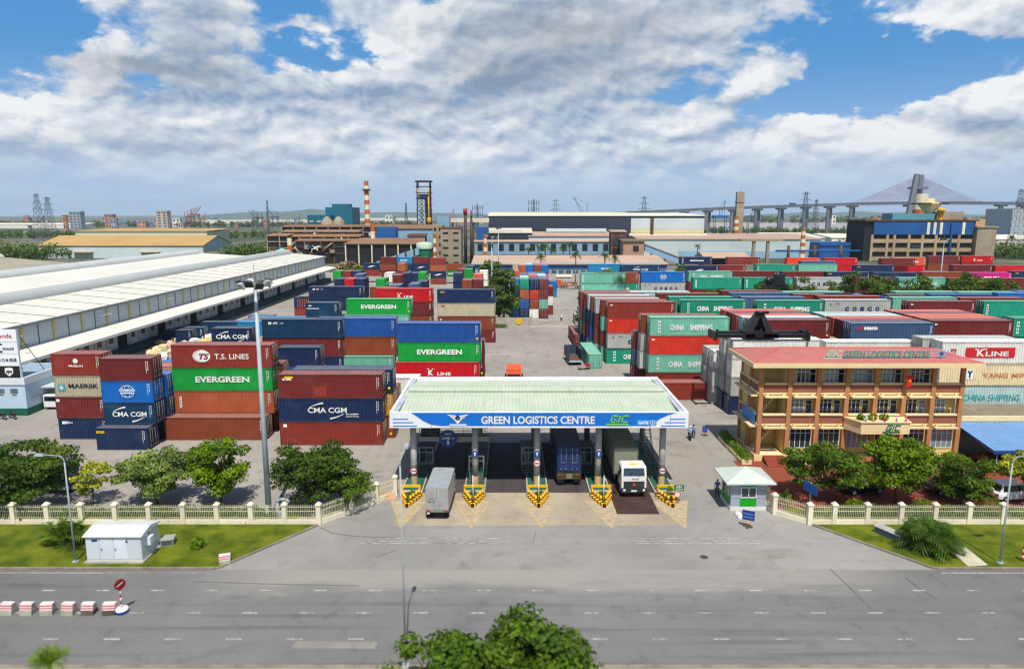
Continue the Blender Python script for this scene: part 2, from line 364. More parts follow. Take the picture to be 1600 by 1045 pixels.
# common materials
white = M('white_paint', (225, 225, 222), 0.5, 0.06); ltgrey = M('light_grey_steel', (175, 182, 186), 0.45, 0.08, metal=0.2)
galv = M('galvanised_steel', (164, 178, 184), 0.5, 0.1); black = M('black_paint', (22, 22, 24), 0.5, 0.2)
darkgrey = M('dark_grey_paint', (58, 62, 70), 0.6, 0.15); tyre = M('tyre_rubber', (24, 24, 25), 0.9, 0.2)
yellow = M('traffic_yellow', (236, 176, 18), 0.55, 0.12, rust=0.1); redp = M('signal_red', (176, 22, 24), 0.5, 0.1)
navyp = M('sign_blue', (20, 62, 140), 0.45, 0.1); winglass = glass('window_glass', (42, 58, 70)); darkglass = glass('dark_glass', (14, 20, 28), 0.05)
concrete = M('raw_concrete', (168, 160, 146), 0.9, 0.2, 0.6, bump=0.2, streak=0.35, world=True)
# ------------------------------------------------------------------ ground, river, roads, markings
def flat(name, pts, z, m):
    mb = MB(); mb.poly([(x, y, z) for x, y in pts]); return structure(mb.build(name, m))
m, t, b = base_mat('open_land'); g = t.node('ShaderNodeNewGeometry')
n1 = t.noise(t.scaled(g.outputs['Position'], (1, .45, 1)), 0.006, 7, 0.65); n2 = t.noise(g.outputs['Position'], 0.05, 4, 0.6)
col = t.mix(t.ramp(n1, 0.42, 0.58), lin((74, 88, 52), .65), lin((140, 134, 118), .65))
col = t.mix(t.math('MULTIPLY', t.ramp(n2, 0.5, 0.7), .5), col, lin((60, 70, 48)))
t.l.new(col, b.inputs['Base Color']); b.inputs['Roughness'].default_value = 1.0; MATS['open_land'] = m
mb = MB(); mb.quadsheet(-9000, 9000, -300, 22000, -0.03); structure(mb.build('ground', m))
m, t, b = base_mat('river_water'); g = t.node('ShaderNodeNewGeometry')
n1 = t.noise(t.scaled(g.outputs['Position'], (.3, 1, 1)), 0.02, 4)
t.l.new(t.mix(n1, lin((150, 140, 122)), lin((172, 162, 146))), b.inputs['Base Color']); b.inputs['Roughness'].default_value = 0.35
bp = t.node('ShaderNodeBump'); bp.inputs['Strength'].default_value = .15; t.l.new(t.noise(g.outputs['Position'], 0.4, 3), bp.inputs['Height']); t.l.new(bp.outputs[0], b.inputs['Normal'])
structure(flat('river', [(330, 1250), (2600, 1150), (4000, 2300), (700, 2500)], 0.02, m)); 
yard_m = paved('yard_concrete', (170, 164, 155), 0.6, -0.25, 0.035, crack=0.22)
road_m = paved('road_asphalt', (132, 131, 129), 0.42, 0.55, 0.03, crack=0.15, dusty=(3.0, 30.0, 43.5, 50.0))
drive_m = paved('driveway_asphalt', (160, 157, 152), 0.32, 0.2, 0.06, crack=0.2)
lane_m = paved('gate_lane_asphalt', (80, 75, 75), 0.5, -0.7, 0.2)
apron_m = paved('apron_concrete', (180, 168, 146), 0.45, -0.12, 0.12, dark=(110, 92, 70))
pave_m = paved('sidewalk_paving', (170, 162, 140), 0.3, 0.0001, 0.2)
RY = 50.0                                   # far edge of the street
flat('yard', [(-170, 56), (190, 56), (190, 345), (-170, 345)], 0.0, yard_m)
flat('road', [(-420, 38.3), (420, 38.3), (420, RY), (-420, RY)], 0.004, road_m)
flat('pavement', [(-420, 22), (420, 22), (420, 38.1), (-420, 38.1)], 0.12, pave_m)
kl = (G(338, 887)[0], RY); kr = (G(1460, 887)[0], RY); fl = G(497, 820); fr = G(1266, 820)
flat('driveway', [(kl[0], RY - .0), (kr[0], RY - .0), (fr[0] + .3, fr[1]), (fr[0], 66), (fl[0] - 2, 66), (fl[0], fl[1])], 0.006, drive_m)
ax0, ax1 = G(612, 822)[0], G(1076, 822)[0]
flat('apron', [(ax0, 57.75), (ax1, 57.75), (ax1 - 1.0, 65.15), (ax0 + .9, 65.15)], 0.012, apron_m)
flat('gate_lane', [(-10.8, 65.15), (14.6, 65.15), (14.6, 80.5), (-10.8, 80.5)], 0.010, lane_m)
# grass verges with their kerbs
gm, t, b = base_mat('mown_grass'); g = t.node('ShaderNodeNewGeometry'); P_ = g.outputs['Position']
n1 = t.noise(P_, 0.45, 6, 0.6); n2 = t.noise(P_, 14, 4, 0.7); n3 = t.noise(P_, 1.7, 5, .65)
col = t.mix(t.ramp(n1, 0.3, 0.7), lin((66, 86, 10), .95), lin((120, 128, 30), .95))
col = t.mix(t.math('MULTIPLY', t.ramp(n3, 0.56, 0.75), 0.6), col, lin((146, 136, 66), .6))
col = t.mix(t.math('MULTIPLY', t.ramp(n2, 0.4, 0.75), 0.55), col, lin((34, 52, 8), .6))
t.l.new(col, b.inputs['Base Color']); b.inputs['Roughness'].default_value = 0.9; b.inputs['Specular IOR Level'].default_value = 0.15
bp = t.node('ShaderNodeBump'); bp.inputs['Strength'].default_value = 0.8; bp.inputs['Distance'].default_value = 0.08; t.l.new(n2, bp.inputs['Height']); t.l.new(bp.outputs[0], b.inputs['Normal'])
MATS['mown_grass'] = gm
kerb_m = M('kerb_stone', (166, 156, 138), 0.9, 0.3, 0.7, world=True, fine=.3, k=.62)
def verge(outline, kerbline, nm):
    mb = MB(); mb.prism(outline, 0.13, 0, 'z', -0.02); o = structure(mb.build('lawn', gm))
    mb = MB()
    for (a, c) in zip(kerbline[:-1], kerbline[1:]):
        a = Vector((*a, 0)); c = Vector((*c, 0)); d = (c - a).normalized(); n = Vector((d.y, -d.x, 0)); L = (c - a).length
        k = 0.0
        while k < L - 0.05:
            e = min(k + 1.0, L); p = a + d * k; q = a + d * (e - 0.015)
            w = .2
            mb.hexa([p, q, q - n * w, p - n * w] and [(*(p + n * .0).xy, 0), (*(q).xy, 0), (*(q - n * w).xy, 0), (*(p - n * w).xy, 0),
                    (*(p).xy, .15), (*(q).xy, .15), (*(q - n * w).xy, .15), (*(p - n * w).xy, .15)])
            k = e
    structure(mb.build('kerb', kerb_m))
gy = 57.75
verge([(-95, RY + .15), (kl[0], RY + .15), (fl[0], fl[1] - .1), (-95, gy)], [(-95, RY), kl, (kl[0] + .3, RY + .15), (fl[0] + .1, fl[1] - .2)], 'l')
verge([(kr[0], RY + .15), (110, RY + .15), (110, gy), (fr[0] + .25, gy)], [(fr[0] + .1, gy), (kr[0] - .3, RY + .15), (kr[0], RY), (110, RY)], 'r')
# grass strip behind the left fence
mb = MB(); mb.prism([(-95, 58.3), (-20.5, 58.3), (-17.8, 60.9), (-95, 60.9)], 0.08, 0, 'z', -.02); structure(mb.build('lawn', gm))
kb = MB(); kb.box(-420, 420, 38.05, 38.3, 0, .15); structure(kb.build('kerb', kerb_m))
red_m, t, b = base_mat('red_paving'); g = t.node('ShaderNodeNewGeometry')
br = t.node('ShaderNodeTexBrick'); t.l.new(g.outputs['Position'], br.inputs['Vector']); br.inputs['Scale'].default_value = 2.2
br.inputs['Color1'].default_value = lin((186, 86, 58), .62); br.inputs['Color2'].default_value = lin((168, 76, 52), .62); br.inputs['Mortar'].default_value = lin((120, 72, 56), .62); br.inputs['Mortar Size'].default_value = .03
n = t.noise(g.outputs['Position'], .3, 5); t.l.new(t.mix(t.math('MULTIPLY', t.ramp(n, .45, .75), .4), br.outputs[0], lin((120, 78, 64), .62)), b.inputs['Base Color']); b.inputs['Roughness'].default_value = .85
flat('forecourt', [(24.6, 61.2), (72, 61.2), (72, 76), (24.6, 74.2)], 0.016, red_m)
mb = MB(); mb.prism([(26.5, 58.1), (110, 58.1), (110, 61.2), (25.2, 61.2)], 0.1, 0, 'z', -.02); structure(mb.build('lawn', gm))
# painted markings (worn)
mk, t, b = base_mat('road_marking_paint'); g = t.node('ShaderNodeNewGeometry')
n = t.noise(g.outputs['Position'], 2.2, 6, 0.7); n2 = t.noise(g.outputs['Position'], 0.25, 2)
t.l.new(t.mix(t.ramp(t.math('ADD', n, t.math('MULTIPLY', n2, .5)), .62, .92), lin((214, 212, 204), .66), lin((140, 140, 138), .62)), b.inputs['Base Color']); b.inputs['Roughness'].default_value = .8
mb = MB()
for py, starts, w in ((922, 85.0, 20), (957, 88.8, 23), (998, 95.3, 25)):
    x = {922: 66, 957: 24, 998: 67}[py]
    k = -12
    while k < 32:
        px = x + k * starts
        if abs(px - 800) < 1600:
            a, Y = G(px, py); c, _ = G(px + w, py)
            mb.quadsheet(a, c, Y - .07, Y + .07, 0.010)
        k += 1
structure(mb.build('lane_dashes', mk))
mb = MB()
for py, a, c in ((841, 567, 790), (841, 990, 1178), (845, 565, 795), (845, 980, 1188), (848.5, 562, 775), (848.5, 990, 1192)):
    x0, Y = G(a, py); x1, _ = G(c, py); mb.quadsheet(x0, x1, Y - .055, Y + .055, 0.018)
mb.quadsheet(G(1462, 889)[0], 110, RY - .55, RY - .43, 0.010); mb.quadsheet(-95, G(335, 889)[0], RY - .5, RY - .42, .010)
structure(mb.build('stop_lines', mk))
chev = M('worn_yellow_marking', (214, 192, 144), .85, .25, 2.0, world=True, fine=.5, k=.7)
pale = M('worn_pale_marking', (206, 188, 156), .9, .2, 2.0, world=True, fine=.25, k=.66)
mb = MB(); mp = MB()
ISL = [-9.85, -3.7, 2.5, 8.65, 15.05]        # island centre lines
def strip(a, c, w, z):
    a = Vector((*a, 0)); c = Vector((*c, 0)); d = (c - a).normalized(); n = Vector((-d.y, d.x, 0)) * w / 2
    mb.poly([(*(a + n).xy, z), (*(a - n).xy, z), (*(c - n).xy, z), (*(c + n).xy, z)])
for i, x in enumerate(ISL):
    tip = (x + .1, 57.3); L = (x - 1.7, 63.2); Rr = (x + 1.7, 63.2); ft = (x, 61.9)
    strip(L, tip, .16, .020); strip(Rr, tip, .16, .0203); strip((x - 1.1, 60.9), (x, 59.6), .12, .0206); strip((x + 1.1, 60.9), (x, 59.6), .12, .0209)
    strip((x - 1.45, 62.2), (x - .1, 60.7), .10, .0212); strip((x + 1.45, 62.2), (x + .1, 60.7), .10, .0215)
    mp.poly([(L[0], L[1], .016), (tip[0], tip[1], .016), (Rr[0], Rr[1], .016)])
structure(mb.build('yellow_chevrons', chev)); structure(mp.build('pale_chevrons', pale))

pm1 = paved('repair_asphalt', (112, 111, 110), 0.3, 0.1, 0.2); pm2 = paved('old_patch', (158, 154, 146), 0.4, 0.1, 0.2); rnd = random.Random(12)
def patch(nm, pts, z, m): flat(nm, [G(a, c) for a, c in pts], z, m)
patch('asphalt_patch', [(455, 1012), (585, 1013), (590, 1002), (462, 1001)], .0075, pm2); patch('asphalt_patch', [(1130, 874), (1262, 872), (1240, 856), (1150, 858)], .0095, pm2)
def streak(pts, w, m=black, z=.0085):
    mb = MB(); P = [Vector((*G(a, c), 0)) for a, c in pts]
    for a, c in zip(P[:-1], P[1:]): d = (c - a).normalized(); n_ = Vector((-d.y, d.x, 0)) * w / 2; mb.poly([(*(a - n_).xy, z), (*(c - n_).xy, z), (*(c + n_).xy, z), (*(a + n_).xy, z)])
    structure(mb.build('tar_seam', m))
tar = M('tar_seam', (92, 90, 88), .85, .35, 2.0, world=True)
streak([(1296, 888), (1322, 912), (1340, 930), (1362, 952)], .10, tar); streak([(1415, 902), (1440, 922), (1462, 934)], .16, tar); streak([(1450, 895), (1484, 920)], .08, tar); streak([(838, 828), (832, 850)], .05, tar, .02); streak([(620, 858), (600, 866), (590, 870)], .09, tar, .0095)
streak([(500, 824), (520, 833), (560, 838), (620, 840)], .12, tar, .0105); streak([(300, 908), (420, 912), (560, 915)], .10, tar)
mh = M('manhole_iron', (70, 66, 62), .7, .2, world=True)
for a, c in ((1100, 870), (421, 831)):
    mb = MB(); x, y = G(a, c); mb.poly([(x + .34 * math.cos(k * .524), y + .34 * math.sin(k * .524), .0125) for k in range(12)]); structure(mb.build('manhole_cover', mh))
# ------------------------------------------------------------------ shipping containers
CC = {'mar': ((116, 38, 36), 'maroon'), 'rbr': ((140, 50, 38), 'brick red'), 'brn': ((140, 66, 36), 'rust brown'), 'org': ((178, 92, 58), 'faded orange'),
      'red': ((204, 52, 34), 'bright red'), 'crim': ((200, 12, 24), 'crimson'), 'nav': ((18, 42, 82), 'navy blue'), 'blu': ((26, 84, 160), 'mid blue'),
      'azu': ((4, 106, 190), 'azure blue'), 'dpb': ((10, 58, 92), 'petrol blue'), 'sky': ((24, 128, 178), 'sky blue'), 'grn': ((10, 158, 60), 'bright green'), 'mnt': ((112, 182, 158), 'pale mint'),
      'tea': ((24, 152, 122), 'teal green'), 'gry': ((176, 178, 174), 'pale grey'), 'cre': ((222, 206, 168), 'cream'), 'wht': ((232, 230, 222), 'off white'), 'mag': ((204, 10, 128), 'magenta'),
      'tan': ((186, 176, 150), 'beige'), 'ora': ((232, 66, 24), 'vivid orange'), 'sal': ((214, 90, 62), 'salmon orange'), 'slt': ((70, 96, 134), 'slate blue'), 'ice': ((186, 212, 208), 'ice blue'), 'cob': ((16, 48, 104), 'cobalt blue'), 'oli': ((132, 136, 116), 'grey olive'), 'yel': ((200, 140, 50), 'ochre')}
CMF = {k: M('container_rail_' + v[1].replace(' ', '_'), v[0], 0.7, 0.25, 1.2, dust=0.2, streak=0.5, rust=0.8, k=0.62) for k, v in CC.items()}  # rails in darkened colour: shade of gaps painted as outlines, plus rust
CM = {k: M('container_' + v[1].replace(' ', '_'), v[0], 0.55, 0.10, 0.7, dust=0.22, streak=0.42, rust=0.55, k=0.92, bump=0.2) for k, v in CC.items()}
for k in ('wht', 'cre', 'tan', 'gry', 'ice', 'mnt', 'oli'):
    CM[k] = M('rusty_container_' + CC[k][1].replace(' ', '_'), CC[k][0], 0.6, 0.10, 0.7, dust=0.08, streak=0.22, rust=0.7, k=1.0)
letw = M('white_lettering', (228, 228, 224), .6, .08, 3.0); letn = M('navy_lettering', (30, 48, 100), .6, .1); letk = M('black_lettering', (38, 40, 52), .6, .1)
letg = M('green_lettering', (40, 150, 70), .6, .1); leto = M('orange_lettering', (214, 140, 90), .6, .1); letr = M('red_lettering', (190, 30, 40), .6, .1)
lett = M('teal_lettering', (60, 160, 170), .6, .1); lety = M('yellow_lettering', (240, 190, 30), .55, .1); rod_m = M('lock_rod_steel', (150, 146, 138), .5, .2, metal=.3)
CWID = 2.44
BODY = {}
def body_mesh(L, H, lod):
    key = (L, H, lod)
    if key in BODY: return BODY[key]
    mb = MB(); hx = L / 2; hy = CWID / 2; p = .11 if lod == 0 else .12
    # posts, rails
    for sx in (-1, 1):
        for sy in (-1, 1):
            mb.box(sx * hx, sx * (hx - p), sy * hy, sy * (hy - p), .004, H - .004)
            if lod == 0:
                for z in (0.0, H - .13): mb.box(sx * (hx + .006), sx * (hx - .19), sy * (hy + .006), sy * (hy - .17), z, z + .13)
    for sy in (-1, 1):
        mb.box(-hx + p, hx - p, sy * hy, sy * (hy - .06), .006, .17); mb.box(-hx + p, hx - p, sy * hy, sy * (hy - .06), H - .13, H - .012)
    for sx in (-1, 1):
        mb.box(sx * hx, sx * (hx - .08), -hy + p, hy - p, .006, .17); mb.box(sx * hx, sx * (hx - .08), -hy + p, hy - p, H - .14, H - .012)
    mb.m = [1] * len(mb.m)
    n = int(round((L - .24) / (.33 if lod == 0 else .56))); w = (L - .24) / n
    z0, z1 = .15, H - .12
    for sy in (-1, 1):
        yo, yi = sy * (hy - .010), sy * (hy - .085)
        for k in range(n):
            x = -hx + .12 + k * w
            q = [(x, yo), (x + w * .30, yo), (x + w * .5, yi), (x + w * .8, yi), (x + w, yo)]
            for (xa, ya), (xb, yb) in zip(q[:-1], q[1:]):
                f = [(xa, ya, z0), (xb, yb, z0), (xb, yb, z1), (xa, ya, z1)]
                mb.poly(f if sy < 0 else f[::-1])
    ny = 8; wy = (CWID - .24) / ny
    for sx in (-1, 1):
        xo, xi = sx * (hx - .012), sx * (hx - .05)
        for k in range(ny):
            y = -hy + .12 + k * wy; q = [(xo, y), (xo, y + wy * .3), (xi, y + wy * .5), (xi, y + wy * .8), (xo, y + wy)]
            for (xa, ya), (xb, yb) in zip(q[:-1], q[1:]):
                f = [(xa, ya, z0), (xb, yb, z0), (xb, yb, z1), (xa, ya, z1)]
                mb.poly(f if sx > 0 else f[::-1])
    if lod == 0:
        n2 = int(n / 2); w2 = (L - .2) / n2
        for k in range(n2):
            x = -hx + .1 + k * w2
            q = [(x, H - .02), (x + w2 * .35, H - .02), (x + w2 * .5, H - .045), (x + w2 * .85, H - .045), (x + w2, H - .02)]
            for (xa, za), (xb, zb) in zip(q[:-1], q[1:]):
                mb.poly([(xa, -hy + .06, za), (xb, -hy + .06, zb), (xb, hy - .06, zb), (xa, hy - .06, za)])
    else: mb.quadsheet(-hx + .06, hx - .06, -hy + .06, hy - .06, H - .02)
    mb.quadsheet(-hx + .1, hx - .1, -hy + .1, hy - .1, .1)
    me = mb.mesh('container_body', [None, None]); BODY[key] = me; return me
DOORM = {}
def door_mesh(H, sy):
    if (H, sy) in DOORM: return DOORM[(H, sy)]
    mb = MB(); y0, y1 = (.01, CWID / 2 - .12) if sy > 0 else (-CWID / 2 + .12, -.01)
    mb.box(-.03, .03, y0, y1, .2, H - .16)
    for k in range(5):
        z = .34 + k * (H - .6) / 5; mb.box(.03, .05, y0 + .08, y1 - .08, z, z + (H - .6) / 5 - .12)
    for z in (.5, 1.2, H - .5):
        yy = y1 if sy > 0 else y0; mb.box(.03, .065, yy - .07, yy + .07, z, z + .1)
    a = mb.mesh('container_door', [None])
    rods = []
    for f in (.28, .72):
        r = MB(); y = y0 + (y1 - y0) * f; r.tube((.09, y, .16), (.09, y, H - .12), .022, n=6)
        for z in (.3, H - .4): r.box(.05, .11, y - .06, y + .06, z, z + .1)
        r.tube((.1, y, 1.05), (.1, y + .32 * (1 if f < .5 else -1), 1.0), .018, n=5)
        rods.append(r.mesh('lock_rod', [rod_m]))
    DOORM[(H, sy)] = (a, rods); return DOORM[(H, sy)]
_cm = MB()
random.seed(5)
for k in range(9):
    h = random.choice((.05, .08, .1)); _cm.poly([(-.04, 0, -k * .17), (.04, 0, -k * .17), (.04, 0, -k * .17 + h), (-.04, 0, -k * .17 + h)])
for k in range(4): _cm.poly([(.14, 0, -.1 - k * .28), (.24, 0, -.1 - k * .28), (.24, 0, .05 - k * .28), (.14, 0, .05 - k * .28)])
CODE = _cm.mesh('code_marking', [letw])
_cm = MB(); _cm.poly([(-.15, 0, -.15), (.15, 0, -.15), (.15, 0, .15), (-.15, 0, .15)]); YSQ = _cm.mesh('warning_sticker', [lety])
def swoosh(r, L, H, p, mat, cx, big):
    mb = MB(); y = -CWID / 2 - .016
    for k in range(14):
        a, b = k / 14, (k + 1) / 14
        def pt(u, o): return (cx - big * .46 + big * .36 * u, y, H * .80 - .55 * (1 - u) ** 1.6 + o)
        def pt2(u, o): return (cx + big * .06 + big * .36 * u, y, H * .15 + .55 * u ** 1.6 - o)
        w0, w1 = .03 + .07 * a, .03 + .07 * b
        mb.poly([pt(a, -w0), pt(b, -w1), pt(b, w1), pt(a, w0)]); w0, w1 = .10 - .07 * a, .10 - .07 * b
        mb.poly([pt2(a, w0), pt2(b, w1), pt2(b, -w1), pt2(a, -w0)])
    mb.build('swoosh', mat, r)
def disc(mb, cx, cz, rx, rz, y, n=24): mb.poly([(cx + rx * math.cos(2 * math.pi * k / n), y, cz + rz * math.sin(2 * math.pi * k / n)) for k in range(n)])
def mark(r, key, L, H):
    hy = -CWID / 2 - .014
    def T(s, fx, fz, h, w=None, m=letw, bold=.03, shear=0, dy=0, rot=None): return text(s, m, r, (-L / 2 + fx * L, hy - dy, fz * H), h, w, rot or (R(90), 0, 0), bold, shear)
    if key == 'ev': T('EVERGREEN', .5, .50, .76, 6.6, bold=.035)
    elif key == 'evs': T('EVERGREEN', .5, .50, .62, 5.0, bold=.05)
    elif key == 'ts':
        mb = MB(); disc(mb, -L / 2 + .30 * L, .52 * H, 1.08, .78, hy); mb.build('emblem', letw, r)
        mb = MB(); ring(mb, -L / 2 + .30 * L, .52 * H, .68, .72, hy - .01, 24, 1.3, 100, 290); mb.build('emblem_ring', CM['rbr'], r)
        T('TS', .325, .50, .75, 1.25, CM['rbr'], .04, .3, .02); T('T.S. LINES', .60, .5, .66, 4.2, bold=.015)
    elif key == 'cma': T('CMA CGM', .5, .5, .66, 4.7, bold=.022); swoosh(r, L, H, 0, letw, 0, 4.6)
    elif key == 'cmae':
        T('CMA CGM', .47, .5, .66, 4.6, bold=.022); swoosh(r, L, H, 0, letw, -.03 * L, 4.6); T('eco container', .71, .34, .2, 1.5); T('bamboo flooring', .71, .23, .2, 1.5)
    elif key == 'cmas': T('CMA CGM', .5, .48, .60, 4.0, bold=.022); swoosh(r, L, H, 0, letw, 0, 4.2)
    elif key == 'msk':
        T('MAERSK', .58, .52, .52, 3.6, letk, .03)
        mb = MB(); c = -L / 2 + .14 * L; mb.poly([(c - .42, hy, .28 * H), (c + .42, hy, .28 * H), (c + .42, hy, .28 * H + .84), (c - .42, hy, .28 * H + .84)]); mb.build('emblem', lett, r)
        mb = MB(); zc = .28 * H + .42
        for k in range(7):
            a = 2 * math.pi * k / 7; mb.poly([(c + .36 * math.cos(a), hy - .01, zc + .36 * math.sin(a)), (c + .12 * math.cos(a + .45), hy - .01, zc + .12 * math.sin(a + .45)), (c, hy - .01, zc), (c + .12 * math.cos(a - .45), hy - .01, zc + .12 * math.sin(a - .45))][::-1])
        mb.build('emblem_star', letw, r)
    elif key in ('csg', 'csgs'):
        sc = 1.0 if key == 'csg' else .85
        mb = MB(); c = 0; zc = .52 * H
        ring(mb, c, zc, .80 * sc, .88 * sc, hy, 28, 1.15); ring(mb, c, zc, .80 * sc, .88 * sc, hy - .002, 28, .5); ring(mb, c, zc + .5 * sc, .42 * sc, .49 * sc, hy - .004, 20, 1.4, 190, 350); ring(mb, c, zc - .5 * sc, .42 * sc, .49 * sc, hy - .006, 20, 1.4, 10, 170)
        mb.build('emblem', letw, r)
        mb = MB(); mb.poly([(-1.2 * sc, hy - .012, zc - .36 * sc), (1.2 * sc, hy - .012, zc - .36 * sc), (1.2 * sc, hy - .012, zc + .34 * sc), (-1.2 * sc, hy - .012, zc + .34 * sc)]); mb.build('emblem_band', CM['azu'], r)
        T('COSCO', .5, .58, .32 * sc, 2.2 * sc, bold=.06, dy=.02); T('SHIPPING', .5, .45, .24 * sc, 1.9 * sc, bold=.05, dy=.02)
    elif key == 'mag':
        T('MAGELLAN', .48, .45, .26, 1.7); mb = MB(); disc(mb, -.02 * L, .68 * H, .3, .3, hy); mb.build('emblem', letw, r)
    elif key == 'nyk':
        T('NYK', .17, .80, .30, .75, bold=.06, shear=.2); T('LINE', .25, .79, .16, .5)
        mb = MB(); c = -L / 2 + .08 * L; mb.poly([(c, hy, .73 * H), (c + .5, hy, .73 * H), (c + .5, hy, .86 * H), (c, hy, .86 * H)]); mb.build('emblem', letw, r)
    elif key == 'kl': T('K', .42, .46, .78, .75, bold=.06); T('LINE', .58, .40, .50, 2.0, bold=.03); T('" "', .42, .66, .12, 1.1)
    elif key == 'klw':
        mb = MB(); c = .25; c = 0.0; mb.poly([(c - 3.1, hy, .28 * H), (c + 3.1, hy, .28 * H), (c + 3.1, hy, .74 * H), (c - 3.1, hy, .74 * H)]); mb.build('name_panel', letr, r)
        T('K', .40, .51, .92, .95, dy=.012, bold=.04); T('LINE', .57, .46, .62, 2.9, dy=.012, bold=.03); T('" "', .40, .66, .14, 1.5, dy=.012)
        mb = MB(); c = -L / 2 + .12 * L
        for a, b_, e, f in ((-.35, .35, .62, .68), (-.35, .35, .44, .50), (-.35, -.25, .5, .62), (.25, .35, .5, .62), (-.1, .1, .54, .58)): mb.poly([(c + a, hy, e * H), (c + b_, hy, e * H), (c + b_, hy, f * H), (c + a, hy, f * H)])
        mb.build('emblem', letr, r)
    elif key == 'chs': T('CHINA', .345, .46, .90, 2.2, bold=.045); T('SHIPPING', .645, .46, .90, 3.5, bold=.045); vtext(r, L, H, .12, hy)
    elif key == 'chst': T('CHINA SHIPPING', .57, .45, .84, 7.2, lett, bold=.01)
    elif key == 'cos':
        for k, ch in enumerate('COSCO'): T(ch, .34 + .115 * k, .44, .78, .78, letn, .06)
        T('COSCO', .20, .78, .2, .8, letn); T('A', .09, .74, .4, .5, letn, 0)
    elif key == 'sea': T('seaco', .24, .74, .48, 2.0, bold=.05); mb = MB(); c = -L / 2 + .06 * L; mb.poly([(c, hy, .62 * H), (c + .95, hy, .66 * H), (c + .95, hy, .86 * H)]); mb.build('emblem', letr, r)
    elif key == 'hyu': T('HYUNDAI', .57, .48, .62, 5.0, bold=.05, shear=.2); mb = MB(); c = -.30 * L + .8; mb.poly([(c, hy, .3 * H), (c + .5, hy, .3 * H), (c + 1.2, hy, .68 * H)]); mb.build('emblem', letg, r)
    elif key == 'one': T('ONE', .54, .46, .95, 4.4, bold=.09)
    elif key == 'yml':
        T('YANG MING', .72, .48, .62, 6.6, leto, .02); mb = MB(); c = -.18 * L; mb.poly([(c - .45, hy, .3 * H), (c + .45, hy, .3 * H), (c + .45, hy, .75 * H), (c - .45, hy, .75 * H)]); mb.build('emblem', letw, r); T('Y', .32, .53, .95, .75, letn, .07, dy=.01)
    elif key == 'sino': T('SINOTRANS', .52, .5, .5, 5.2, bold=.07); vtext(r, L, H, .08, hy)
    elif key == 'han': T('HANJIN', .62, .52, .6, 3.4, bold=.06); mb = MB(); ring(mb, -.12 * L, .52 * H, .2, .34, hy); mb.build('emblem', letw, r)
    elif key == 'cro': T('CRONOS', .22, .60, .30, 2.3, bold=.03); mb = MB(); disc(mb, -.36 * L, .80 * H, .3, .12, hy); mb.build('emblem', letw, r)
    elif key == 'tri': T('TRITON', .06, .5, .36, 1.5, bold=.05, rot=(R(90), R(90), 0))
    elif key == 'bar': vtext(r, L, H, .06, hy)
    elif key == 'lbl': T('GOLD', .09, .82, .3, .95, lety, .05); 
    elif key == 'emb': mb = MB(); c = -L / 2 + .055 * L; mb.poly([(c - .2, hy, .78 * H), (c + .2, hy, .78 * H), (c + .2, hy, .91 * H), (c - .2, hy, .91 * H)]); mb.build('emblem', letw, r)
    elif key == 'tex': T('tex', .05, .82, .36, .5, bold=.04)
    elif key == 'isu':
        mb = MB(); c = -L / 2 + .04 * L; mb.poly([(c + .3, hy, .78 * H), (c + 1.3, hy, .86 * H), (c + 1.3, hy, .92 * H), (c + .3, hy, .92 * H)]); mb.build('emblem', lety, r); T('tsm', .085, .80, .3, 1.1, bold=.06)
        mb = MB(); c = -.10 * L; mb.poly([(c - .75, hy, .08 * H), (c + .75, hy, .08 * H), (c + .75, hy, .52 * H), (c - .75, hy, .52 * H)]); mb.build('repair_patch', CM['rbr'], r)
    elif key == 'rec': T('tdi', .09, .78, .3, .9, letr, .05)
    elif key == 'hl':
        mb = MB(); c = 0.0; mb.poly([(c - 1.6, hy, .42 * H), (c - .2, hy, .36 * H), (c + 1.6, hy, .60 * H), (c + .3, hy, .62 * H)]); mb.build('emblem', letw, r)
    elif key == 'blu': T('BLUE', .45, .52, .5, 2.6, bold=.05)
def vtext(r, L, H, fx, hy):
    mb = MB(); c = -L / 2 + fx * L
    for k in range(4):
        z = H * .16 + k * H * .18
        mb.poly([(c - .2, hy, z), (c - .08, hy, z), (c - .08, hy, z + .36), (c - .2, hy, z + .36)]); mb.poly([(c + .06, hy, z), (c + .2, hy, z), (c + .2, hy, z + .36), (c + .06, hy, z + .36)])
        mb.poly([(c - .08, hy, z + .14), (c + .06, hy, z + .14), (c + .06, hy, z + .24), (c - .08, hy, z + .24)])
    mb.build('code_lettering', letw, r)
MWORD = {'ev': 'bold white name', 'evs': 'bold white name', 'ts': 'white oval emblem', 'cma': 'white swoosh lettering', 'cmae': 'white swoosh lettering', 'cmas': 'white swoosh lettering', 'msk': 'black name and star square', 'csg': 'white globe emblem', 'csgs': 'white globe emblem',
         'mag': 'small white globe', 'nyk': 'small white corner logo', 'kl': 'white serif name', 'klw': 'red name panel', 'chs': 'white two-word name', 'chst': 'teal two-word name', 'cos': 'spaced navy letters', 'sea': 'small red arrow logo',
         'hyu': 'slanted white name', 'one': 'big white three-letter name', 'yml': 'pale orange name', 'sino': 'white lettering', 'han': 'white ring logo', 'cro': 'small white logo', 'tri': 'upright white lettering', 'bar': 'upright white code', 'lbl': 'small yellow label',
         'emb': 'small white square', 'tex': 'small white corner letters', 'isu': 'yellow corner label', 'rec': 'small red label', 'hl': 'white wave emblem', 'blu': 'white lettering'}
LV = {1: ['only one'], 2: ['lower', 'upper'], 3: ['bottom', 'middle', 'top'], 4: ['bottom', 'second', 'third', 'top'], 5: ['bottom', 'second', 'third', 'fourth', 'top']}
NCON = [0]
